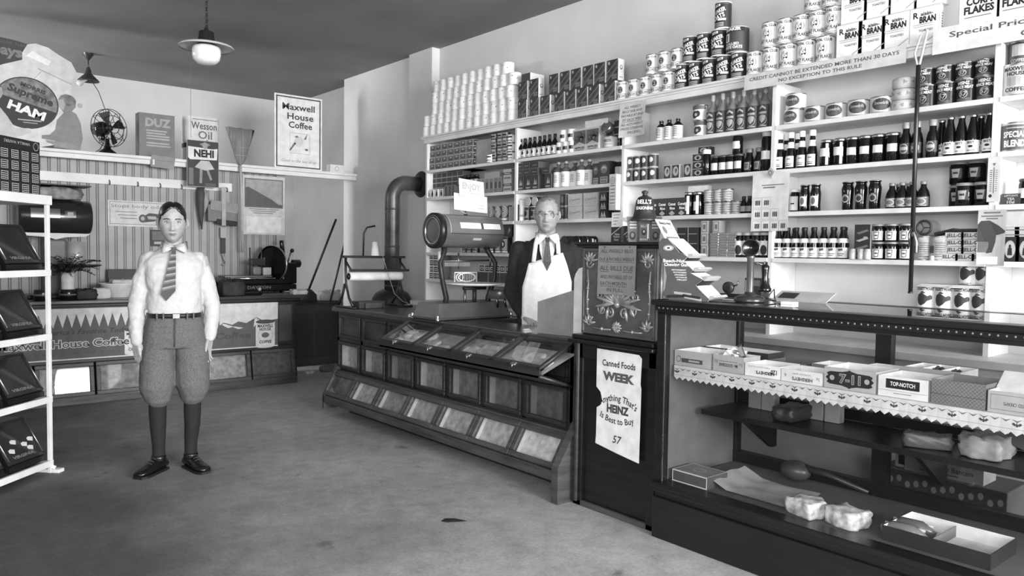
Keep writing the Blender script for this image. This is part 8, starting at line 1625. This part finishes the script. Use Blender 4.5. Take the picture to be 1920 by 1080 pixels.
# ---------------------------------------------------------------- people
SKIN = mt(.64, .5, 0, .05, 60, 'skin'); LIPS = mt(.44, .5, 0, .04, 60, 'lips')
def gs(x, m, s): return math.exp(-((x-m)/s)**2)
class Head:
    """head grid shaped by smooth bumps; local origin between the eyes' level and the skull centre, face towards -y"""
    def __init__(s, sc=1.0, jaw=.26, age=0):
        s.sc, s.jaw, s.age = sc, jaw, age; s.n, s.m = 110, 84; s.v = []
        for j in range(s.m+1):
            th = PI*j/s.m
            for i in range(s.n):
                a = 2*PI*i/s.n; s.v.append(s.pt(math.sin(th)*math.sin(a), -math.sin(th)*math.cos(a), -math.cos(th)))
    def pt(s, dx, dy, dz):
        ax, ay, az = .0745, .094, .120
        if dz < 0:
            t = -dz; ax *= 1-s.jaw*t**1.6; ay *= (1-.10*t**2) if dy < 0 else (1-.42*t**1.2)
        else: k = ((1-dz**2.9)**(1/2.15))/max(1e-4, math.sqrt(1-dz*dz)) if dz < .9999 else 1; ax *= k; ay *= k*.98+.02
        x, y, z = dx*ax, dy*ay, dz*az
        if dy < 0:
            f = min(1, -dy*1.6); ux = abs(x)
            y += f*.007*gs(z, -.085, .03)*gs(x, 0, .03)*-1
            d = 0
            d += .0035*gs(ux, .03, .017)*gs(z, .030, .008)                        # brow
            d -= .0135*gs(ux, .031, .0135)*gs(z, .0085, .0105)                      # sockets
            nz = max(0, min(1, (.018-z)/.055))
            if -.046 < z < .03: d += (.004+.016*nz)*gs(x, 0, .0075+.005*nz)*min(1, (z+.046)/.008)
            d += .006*gs(ux, .012, .006)*gs(z, -.034, .007)                         # nostrils
            d += .004*gs(ux, .043, .018)*gs(z, -.018, .018)                         # cheekbones
            d += .0045*gs(z, -.057, .005)*gs(x, 0, .018)+.005*gs(z, -.068, .0055)*gs(x, 0, .016)-.0035*gs(z, -.0625, .0028)*gs(x, 0, .022)
            d += .006*gs(z, -.098, .013)*gs(x, 0, .017)-.003*gs(z, -.081, .006)*gs(x, 0, .016)
            if s.age: d -= .0035*gs(ux-.10*(-.03-z), .025, .004)*gs(z, -.045, .022); d += .004*gs(ux, .045, .014)*gs(z, -.075, .018); d -= .002*gs(ux, .03, .013)*gs(z, -.008, .004)
            y -= d*f
        return Vector((x, y, z))*s.sc
    def surf(s, x, z):
        b = min((p for p in s.v if p.y < 0), key=lambda p: (p.x-x*s.sc)**2+(p.z-z*s.sc)**2); return b.y
    def add(s, mb, M, mat):
        n, m = s.n, s.m; mb.add(s.v, [(j*n+i, j*n+(i+1) % n, (j+1)*n+(i+1) % n, (j+1)*n+i) for j in range(m) for i in range(n)], mat, True, M)
        k = s.sc
        for sx in (-1, 1):
            E_ = M @ Matrix.Translation((sx*.076*k, .008*k, -.004*k)) @ Matrix.Rotation(sx*-.45, 4, 'Z')
            mb.ball((0, 0, 0), .03*k, mat, 14, E_, (.22, .55, 1.05)); mb.tube([E_ @ Vector((sx*.006*k, .017*k*math.cos(a), .030*k*math.sin(a)+.002)) for a in [x*PI/7-.5 for x in range(9)]], .0045*k, mat, 6)
    def shell(s, cond, off, mat, M, name, parent):
        n, m = s.n, s.m; mb = MB(); vs = []
        ok = [cond(p/s.sc) for p in s.v]
        for p, o in zip(s.v, ok): l = off(p/s.sc) if callable(off) else off; vs.append(p+(p.normalized()*l if o else -p.normalized()*.002))
        fs = [q for q in ((j*n+i, j*n+(i+1) % n, (j+1)*n+(i+1) % n, (j+1)*n+i) for j in range(m) for i in range(n)) if any(ok[c] for c in q)]
        used = sorted({i for f in fs for i in f}); ix = {u: k for k, u in enumerate(used)}
        mb.add([vs[u] for u in used], [tuple(ix[i] for i in f) for f in fs], mat, True, M); return mb.build(name, parent)
    def face_parts(s, M, root, brow, lipw=.021):
        k = s.sc
        for sx in (-1, 1):
            c = Vector((sx*.031*k, s.surf(sx*.031, .008)+.0048*k, .008*k)); e = MB(); e.ball(c, .0105*k, mt(.85, .25, name='eye_white'), 16, M); e.ball(c+Vector((0, -.0066*k, 0)), .0056*k, mt(.12, .15), 10, M, (1, .8, 1)); e.build('eye', root)
            l = MB(); l.tube([Vector((sx*(.031+.0135*t)*k, c.y-.0100*k+.0045*k*t*t, (.008+.0062*(1-t*t))*k)) for t in [x/4 for x in range(-4, 5)]], .0022*k, mt(.30, .6), 5, M=M); l.tube([Vector((sx*(.031+.0135*t)*k, c.y-.0092*k+.0045*k*t*t, (.008-.0052*(1-t*t))*k)) for t in [x/4 for x in range(-4, 5)]], .0012*k, mt(.45, .6), 5, M=M); l.build('eyelid', root)
            b = MB(); b.tube([Vector((sx*x*k, s.surf(sx*x, z)-.0005, z*k)) for x, z in ((.013, .0245), (.022, .028), (.033, .029), (.044, .0265), (.05, .022))], [.0026*k, .0038*k, .0036*k, .003*k, .0014*k], brow, 6, M=M); b.build('eyebrow', root)
        l = MB()
        l.tube([Vector((x*k, s.surf(x, -.058)-.0004, (-.0585+.0015*gs(abs(x), .006, .004))*k)) for x in [lipw*t/5 for t in range(-5, 6)]], [(.0006+.0024*(1-(t/5)**2))*k for t in range(-5, 6)], LIPS, 6, M=M)
        l.tube([Vector((x*k, s.surf(x, -.068)-.0002, -.0672*k)) for x in [lipw*.85*t/5 for t in range(-5, 6)]], [(.0006+.003*(1-(t/5)**2))*k for t in range(-5, 6)], LIPS, 6, M=M)
        l.tube([Vector((x*k, s.surf(x, -.062)-.0012, -.0628*k)) for x in [lipw*1.1*t/5 for t in range(-5, 6)]], .0009*k, mt(.3, .6), 5, M=M); l.build('lips', root)
def limb(mb, pts, rs, mat, n=12): mb.tube(pts, rs, mat, n); [mb.ball(p, r, mat, 12) for p, r in zip(pts, rs)]
def hand(mb, w, dirv, side, curl=.35, k=1.0, mat=SKIN):
    """w wrist, dirv finger direction, side = vector from little finger to index"""
    d = Vector(dirv).normalized(); s = (Vector(side)-d*d.dot(Vector(side))).normalized(); nrm = d.cross(s).normalized()
    P = lambda a, b, c: Vector(w)+(d*a+s*b+nrm*c)*k
    for b in (-.026, -.009, .009, .026): mb.tube([P(-.005, b*.62, 0), P(.04, b*.95, .002), P(.085, b*1.05, 0)], [.0145*k, .0145*k, .0115*k], mat, 8)
    for i, (b, l) in enumerate(((-.029, .062), (-.010, .076), (.010, .082), (.029, .074))):
        c = curl*(1.25-.15*i); p0 = P(.082, b*1.05, 0); q = [p0]; ang = c*.35
        for f in (.45, .32, .23): q.append(q[-1]+(d*math.cos(ang)-nrm*math.sin(ang)+s*b*1.2)*l*f*k); ang += c*.7
        mb.tube(q, [.0088*k, .0082*k, .0074*k, .0058*k], mat, 8); mb.ball(q[-1], .0058*k, mat, 8)
    q = [P(.012, .022, -.004), P(.04, .044, -.014), P(.068, .054, -.022), P(.09, .057, -.026)]; mb.tube(q, [.014*k, .0115*k, .0098*k, .0068*k], mat, 8); mb.ball(q[-1], .0068*k, mat, 8)
def skin_mesh(mb, name, root, vox=.004, it=2, fac=.5):
    o = mb.build(name, root); r = o.modifiers.new('remesh', 'REMESH'); r.mode = 'VOXEL'; r.voxel_size = vox; r.use_smooth_shade = True
    m = o.modifiers.new('smooth', 'SMOOTH'); m.iterations = it; m.factor = fac
    return o
def folds(o, strength, size, name):
    t = bpy.data.textures.new(name, 'CLOUDS'); t.noise_scale = size; t.noise_depth = 3
    d = o.modifiers.new('folds', 'DISPLACE'); d.texture = t; d.strength = strength; d.mid_level = .5; d.texture_coords = 'LOCAL'
    return o
def rings(mb, data, mat, n=28, y0=0):      # data: (cx, cy, z, rx, ry)
    vs = []
    for cx, cy, z, rx, ry in data:
        for i in range(n):
            a = 2*PI*i/n; c, s_ = math.cos(a), math.sin(a); e = .82
            vs.append((cx+rx*math.copysign(abs(c)**e, c), cy+ry*math.copysign(abs(s_)**e, s_), z))
    m = len(data); mb.add(vs, [(j*n+i, (j+1)*n+i, (j+1)*n+(i+1) % n, j*n+(i+1) % n) for j in range(m-1) for i in range(n)]+[tuple(range(n)), tuple((m-1)*n+i for i in range(n))[::-1]], mat, True)
V = Vector
# ---- the boy
bx_, by_ = 1.425, 4.88
boy = thing('person', 'boy in white shirt, striped tie, knickerbockers and dark stockings standing on the shop floor', 'person', (bx_, by_, 0), math.atan2(-bx_, by_)*1.0)
HB = Head(1.0, .25); MH_ = Matrix.Translation((-.008, -.015, 1.503)) @ Matrix.Rotation(R(2), 4, 'X')
b = MB(); HB.add(b, MH_, SKIN)
limb(b, [V((-.004, .02, 1.42)), V((0, .025, 1.34))], [.052, .056], SKIN)
rings(b, [(0, .01, .90, .12, .085), (0, .01, 1.05, .115, .08), (0, .01, 1.2, .14, .09), (0, .012, 1.30, .14, .075), (0, .02, 1.35, .07, .05)], SKIN)
AL = [V((-.15, .02, 1.285)), V((-.208, .035, .985)), V((-.207, .005, .80))]; AR = [V((.15, .02, 1.285)), V((.215, .035, .985)), V((.198, .0, .815))]
limb(b, AL, [.045, .036, .026], SKIN); limb(b, AR, [.045, .036, .026], SKIN)
hand(b, AL[2]+V((0, 0, -.01)), (.08, -.10, -1), (.55, -.75, 0), .45, .92); hand(b, AR[2]+V((0, 0, -.01)), (-.18, -.12, -1), (-.55, -.75, 0), .45, .92)
for sx, kx, ax_ in ((-1, -.098, -.092), (1, .10, .088)): limb(b, [V((sx*.075, .01, .9)), V((kx, .0, .5)), V((ax_, .02, .10))], [.07, .034, .024], SKIN)
skin_mesh(b, 'body', boy, .0036, 2)
HB.face_parts(MH_, boy, mt(.26, .7))
HAIR = mt(.08, .35, 0, .4, 40, 'dark_hair')
HB.shell(lambda p: (p.z > .090-1.0*max(0, abs(p.x-.004)-.012)-.9*max(0, p.y+.05) and (p.z > .046 or p.y > -.045)) or (abs(p.x) > .050 and p.y > -.05 and p.z > .026-.5*max(0, p.y)) or (p.y > .035 and p.z > -.05 and abs(p.x) < .06), lambda p: .0025+.010*max(0, min(1, (p.z-.02)/.09))*(1-.6*gs(p.x, .004, .008)*(p.z > .06)), HAIR, MH_, 'hair', boy)
SHM = mt(.74, .8, 0, .03, 30, 'shirt_cotton')
s = MB(); rings(s, [(0, .005, .945, .142, .105), (0, .005, .985, .150, .112), (0, .003, 1.03, .152, .114), (0, .003, 1.10, .148, .108), (0, .005, 1.2, .165, .11), (0, .01, 1.27, .172, .098), (0, .015, 1.315, .135, .078), (0, .02, 1.355, .07, .06)], SHM)
for A, sx in ((AL, -1), (AR, 1)):
    limb(s, [A[0]+V((sx*-.02, 0, .0)), A[0].lerp(A[1], .45), A[1]+V((0, 0, .02)), A[1].lerp(A[2], .55), A[2]+V((0, 0, .028))], [.054, .053, .050, .047, .040], SHM, 14); limb(s, [A[2]+V((0, 0, .045)), A[2]+V((0, 0, .0))], [.037, .036], SHM)
folds(skin_mesh(s, 'shirt', boy, .007, 4), .022, .07, 'shirt_folds')
c = MB()
for sx in (-1, 1): c.add([(sx*.004, -.062, 1.372), (sx*.05, -.05, 1.385), (sx*.068, .0, 1.40), (sx*.075, -.0, 1.355), (sx*.062, -.085, 1.325), (sx*.012, -.082, 1.352)], [(0, 1, 4, 5), (1, 2, 3, 4)], SHM, True)
c.tube([(.062*math.cos(a*PI/8), .018+.058*math.sin(a*PI/8), 1.372+.018*math.sin(a*PI/8)) for a in range(16)], .016, SHM, 8, closed=True); o = c.build('collar', boy); so = o.modifiers.new('thick', 'SOLIDIFY'); so.thickness = .004
t = MB(); TIE = mt(.24, .6); TI2 = mt(.55, .6)
t.add([(-.014, -.09, 1.362), (.014, -.09, 1.362), (.009, -.094, 1.335), (-.011, -.094, 1.335)], [(0, 3, 2, 1)], TIE)
L0, L1, Rr0, Rr1 = V((-.012, -.1, 1.338)), V((-.072, -.128, 1.085)), V((.010, -.1, 1.338)), V((.006, -.132, 1.105)); nst = 26
for k in range(nst):
    a, b2 = k/nst, (k+1)/nst; bow = lambda q: V((0, -.012*math.sin(PI*q), 0))
    t.add([L0.lerp(L1, a)+bow(a), Rr0.lerp(Rr1, a)+bow(a), Rr0.lerp(Rr1, b2)+bow(b2), L0.lerp(L1, b2)+bow(b2)], [(0, 3, 2, 1)], (TIE, TIE, TI2, mt(.38, .6))[k % 4])
t.add([L1, Rr1, V((-.044, -.128, 1.045))], [(0, 2, 1)], TIE); o = t.build('necktie', boy); so = o.modifiers.new('thick', 'SOLIDIFY'); so.thickness = .006
bl_t = MB(); rings(bl_t, [(0, .005, .940, .149, .112), (0, .005, .968, .150, .113)], BLK); o = bl_t.build('belt', boy)
MB().rbox(-.012, .03, -.124, -.114, .938, .970, mt(.6, .25, 1), .003).build('belt_buckle', o)
PT = mt(.36, .9, 0, .18, 160, 'tweed'); p = MB()
rings(p, [(0, .005, .952, .144, .106), (0, .005, .90, .158, .116), (0, .005, .82, .172, .12), (0, .005, .76, .170, .11)], PT)
for sx, kx in ((-1, -.098), (1, .10)): limb(p, [V((sx*.078, .005, .84)), V((kx, .0, .70)), V((kx, -.002, .60)), V((kx*1.02, -.002, .525)), V((kx, .005, .475)), V((kx*.97, .01, .455))], [.09, .095, .098, .100, .084, .060], PT, 16)
folds(skin_mesh(p, 'knickerbockers', boy, .008, 5), .02, .10, 'tweed_folds')
q = MB(); q.tube([(.004, -.118, .94), (.002, -.128, .86), (0, -.118, .77)], .003, mt(.28, .9), 6)
for x in (-.095, -.06, .07, .105): q.rbox(x-.005, x+.005, -.119+.96*x*x, -.108+.96*x*x, .932, .972, PT, .002)
q.build('fly_and_loops', boy)
for sx, kx, ax_ in ((-1, -.098, -.092), (1, .10, .088)):
    k = MB(); limb(k, [V((kx, .01, .52)), V((kx*.98, .014, .36)), V((kx*.97, .012, .28)), V((ax_, .02, .16)), V((ax_, .022, .085))], [.050, .051, .047, .038, .037], mt(.10, .85), 14); skin_mesh(k, 'stocking', boy, .006, 2)
    k = MB(); SH = mt(.09, .22, 0, .2, 12, 'shoe_leather'); f = V((-.58, -.81, 0)) if sx < 0 else V((.42, -.91, 0)); h_ = V((ax_, .03, 0)); g = V((-f.y, f.x, 0))
    prof = [(-.05, .035, .06), (-.02, .04, .075), (.03, .040, .075), (.075, .043, .055), (.12, .047, .040), (.165, .043, .034), (.195, .028, .026)]
    n = 14; vs = []
    for l, w, hh in prof:
        for i in range(n): a = 2*PI*i/n; z = .012+max(0, hh*(.5+.5*math.sin(a)))*1.0; vs.append(h_+f*l+g*w*math.cos(a)*(1 if math.sin(a) < .3 else .92)+V((0, 0, z)))
    k.add(vs, [(j*n+i, (j+1)*n+i, (j+1)*n+(i+1) % n, j*n+(i+1) % n) for j in range(len(prof)-1) for i in range(n)]+[tuple(range(n)), tuple((len(prof)-1)*n+i for i in range(n))[::-1]], SH, True)
    k.add([h_+f*l+g*w*s2*1.06+V((0, 0, z)) for z in (0, .014) for l, w, s2 in [(a_[0], a_[1], 1) for a_ in prof]+[(a_[0], a_[1], -1) for a_ in prof[::-1]]], [tuple(range(14))[::-1], tuple(range(14, 28))]+[(i, (i+1) % 14, 14+(i+1) % 14, 14+i) for i in range(14)], BLK)
    k.lathe([(.042, .07), (.043, .085), (.040, .10), (.036, .10)], SH, 16, Matrix.Translation(h_+V((0, -.008, 0))), cap=False); sh2 = k.build('shoe', boy)
    k = MB()
    for j in range(3): pz = h_+f*(.055+.018*j); k.tube([pz+g*-.02+V((0, 0, .084-.010*j)), pz+V((0, 0, .092-.011*j)), pz+g*.02+V((0, 0, .084-.010*j))], .0022, DK2, 5)
    k.build('laces', sh2)
# ---- the storekeeper
sx_, sy_ = 3.56, Yx(1026, 3.56, 1.6)
man = thing('person', 'elderly storekeeper in spectacles, dark jacket and white apron standing behind the counter', 'person', (sx_, sy_, 0), math.atan2(-sx_, sy_)*.96)
HM = Head(1.04, .08, 1); MM2 = Matrix.Translation((-.004, -.03, 1.612)) @ Matrix.Rotation(R(3), 4, 'X') @ Matrix.Rotation(R(-4), 4, 'Z')
SK2 = mt(.60, .5, 0, .06, 50, 'aged_skin')
b = MB(); HM.add(b, MM2, SK2); limb(b, [V((0, .015, 1.52)), V((0, .02, 1.43))], [.06, .064], SK2)
rings(b, [(0, .02, .92, .15, .115), (0, .0, 1.1, .16, .125), (0, .01, 1.3, .17, .11), (0, .02, 1.4, .15, .08), (0, .02, 1.45, .08, .06)], SK2)
ML_ = [V((-.185, .03, 1.375)), V((-.235, .06, 1.09)), V((-.15, -.10, .935))]; MR_ = [V((.185, .03, 1.375)), V((.245, .06, 1.09)), V((.20, -.14, .95))]
for A in (ML_, MR_): limb(b, A, [.05, .042, .029], SK2)
hand(b, ML_[2]+V((.01, -.01, -.004)), (.45, -.75, -.25), (.8, .4, .0), .7, .95, SK2); hand(b, MR_[2]+V((0, -.01, -.004)), (-.3, -.85, -.15), (-.8, .2, 0), .6, .95, SK2)
for s_x in (-1, 1): limb(b, [V((s_x*.09, .02, .92)), V((s_x*.10, .01, .5)), V((s_x*.10, .03, .08))], [.085, .055, .04], SK2)
skin_mesh(b, 'body', man, .004, 2); HM.face_parts(MM2, man, mt(.45, .7), .019)
HM.shell(lambda p: (p.z > .088-.5*max(0, p.y+.05)+.012*gs(abs(p.x), .04, .012) and (p.z > .078 or abs(p.x) > .05 or p.y > 0)) or (p.y > .0 and p.z > -.05 and p.z > .02-.8*p.y) or (abs(p.x) > .062 and -.03 < p.y < .01 and p.z > .0), lambda p: .0035+.003*max(0, p.z/.12), mt(.40, .6, 0, .35, 70, 'grey_hair'), MM2, 'hair', man)
g = MB()
for s_x in (-1, 1): g.tube([MM2 @ V((s_x*.033+.0215*math.cos(a*PI/12), HM.surf(s_x*.031, .008)-.010+.004*abs(math.cos(a*PI/12)), .004+.020*math.sin(a*PI/12))) for a in range(24)], .0019, mt(.12, .3), 6, closed=True); g.tube([MM2 @ V((s_x*.054, -.082, .008)), MM2 @ V((s_x*.075, -.04, .012)), MM2 @ V((s_x*.082, .01, .010))], .0011, mt(.3, .3, 1), 5)
g.tube([MM2 @ V((-.012, -.112, .008)), MM2 @ V((0, -.116, .012)), MM2 @ V((.012, -.112, .008))], .0018, mt(.12, .3), 5); g.build('spectacles', man)
JK = mt(.13, .85, 0, .2, 60, 'jacket_wool'); j = MB()
rings(j, [(0, .02, .80, .185, .15), (0, .01, .95, .185, .15), (0, .005, 1.1, .190, .148), (0, .01, 1.28, .205, .135), (0, .015, 1.375, .195, .105), (0, .02, 1.425, .13, .08), (0, .03, 1.465, .075, .06)], JK)
for A, s_x in ((ML_, -1), (MR_, 1)): limb(j, [A[0], A[0].lerp(A[1], .5), A[1], A[1].lerp(A[2], .5), A[1].lerp(A[2], .9)], [.068, .062, .057, .052, .046], JK, 14)
folds(skin_mesh(j, 'jacket', man, .008, 4), .02, .09, 'jacket_folds')
j = MB(); limb(j, [V((-.09, .02, .9)), V((-.10, .015, .5)), V((-.10, .03, .06))], [.11, .085, .075], DRK); limb(j, [V((.09, .02, .9)), V((.10, .015, .5)), V((.10, .03, .06))], [.11, .085, .075], DRK); skin_mesh(j, 'trousers', man, .01, 2)
for s_x in (-1, 1): MB().rbox(s_x*.10-.045, s_x*.10+.045, -.16, .10, 0, .06, BLK, .02).build('shoe', man)
def fr_(z): return -.158 if z < 1.2 else -.158+.30*(z-1.2)     # front of the chest
s = MB()      # shirt front, collar, waistcoat opening
s.add([(-.055, fr_(1.46)+.01, 1.465), (.055, fr_(1.46)+.01, 1.465), (.05, fr_(1.38)-.008, 1.38), (.012, fr_(1.22)-.006, 1.22), (-.012, fr_(1.22)-.006, 1.22), (-.05, fr_(1.38)-.008, 1.38)], [(0, 5, 2, 1), (5, 4, 3, 2)], mt(.82, .8))
for q in (-1, 1): s.add([(q*.006, -.105, 1.475), (q*.055, -.085, 1.49), (q*.075, .0, 1.50), (q*.082, -.01, 1.455), (q*.062, -.115, 1.415), (q*.02, -.118, 1.455)], [(0, 1, 4, 5), (1, 2, 3, 4)], WHT, True)
s.tube([(.068*math.cos(a*PI/8), .012+.07*math.sin(a*PI/8), 1.476+.012*math.sin(a*PI/8)) for a in range(16)], .014, WHT, 8, closed=True)
o = s.build('shirt', man); so = o.modifiers.new('thick', 'SOLIDIFY'); so.thickness = .004
t = MB(); t.add([(-.016, -.120, 1.462), (.016, -.120, 1.462), (.012, -.128, 1.43), (-.012, -.128, 1.43)], [(0, 3, 2, 1)], DRK); t.add([(-.012, -.128, 1.43), (.012, -.128, 1.43), (.028, -.150, 1.30), (.0, -.168, 1.24), (-.028, -.150, 1.30)], [(0, 4, 3, 2, 1)], DK2)
for q in range(5): t.ball((.008*(-1)**q, -.136-.006*q, 1.41-.035*q), .006, MID, 8, None, (1, .3, 1))
o = t.build('necktie', man); so = o.modifiers.new('thick', 'SOLIDIFY'); so.thickness = .006
a = MB(); nx, nz = 14, 22; vs = []
for jz in range(nz+1):
    z = 1.315-.62*jz/nz; wl2, wr2 = (-.122-.04*min(1, jz/6), .105+.06*min(1, jz/6))
    for i in range(nx+1):
        u = i/nx; x = wl2+(wr2-wl2)*u; zz2 = z+(.075*(u-.35) if jz < 3 else .075*(u-.35)*max(0, 1-(jz-3)/6)); vs.append((x, fr_(zz2)-.014+.34*x*x*2+.004*math.sin(9*u+jz*.5)+.003*math.sin(21*u), zz2))
a.add(vs, [(r_*(nx+1)+i, (r_+1)*(nx+1)+i, (r_+1)*(nx+1)+i+1, r_*(nx+1)+i+1) for r_ in range(nz) for i in range(nx)], mt(.88, .85, 0, .04, 25, 'apron_cotton'), True); o = a.build('apron', man); so = o.modifiers.new('thick', 'SOLIDIFY'); so.thickness = .003
a = MB()
for x0, x1, zt in ((-.09, -.062, 1.30), (.075, .066, 1.355)): a.add([(x0-.014, fr_(zt)-.02, zt), (x0+.014, fr_(zt)-.02, zt), ((x0+x1)/2+.014, fr_(1.42)-.028, 1.42), ((x0+x1)/2-.014, fr_(1.42)-.028, 1.42), (x1+.012, -.075, 1.475), (x1-.014, -.07, 1.475), (x1+.006, .02, 1.50), (x1-.018, .02, 1.495)], [(0, 3, 2, 1), (3, 5, 4, 2), (5, 7, 6, 4)], mt(.88, .85, 0, .04, 25, 'apron_cotton'), True)
o = a.build('apron_strap', man); so = o.modifiers.new('thick', 'SOLIDIFY'); so.thickness = .003
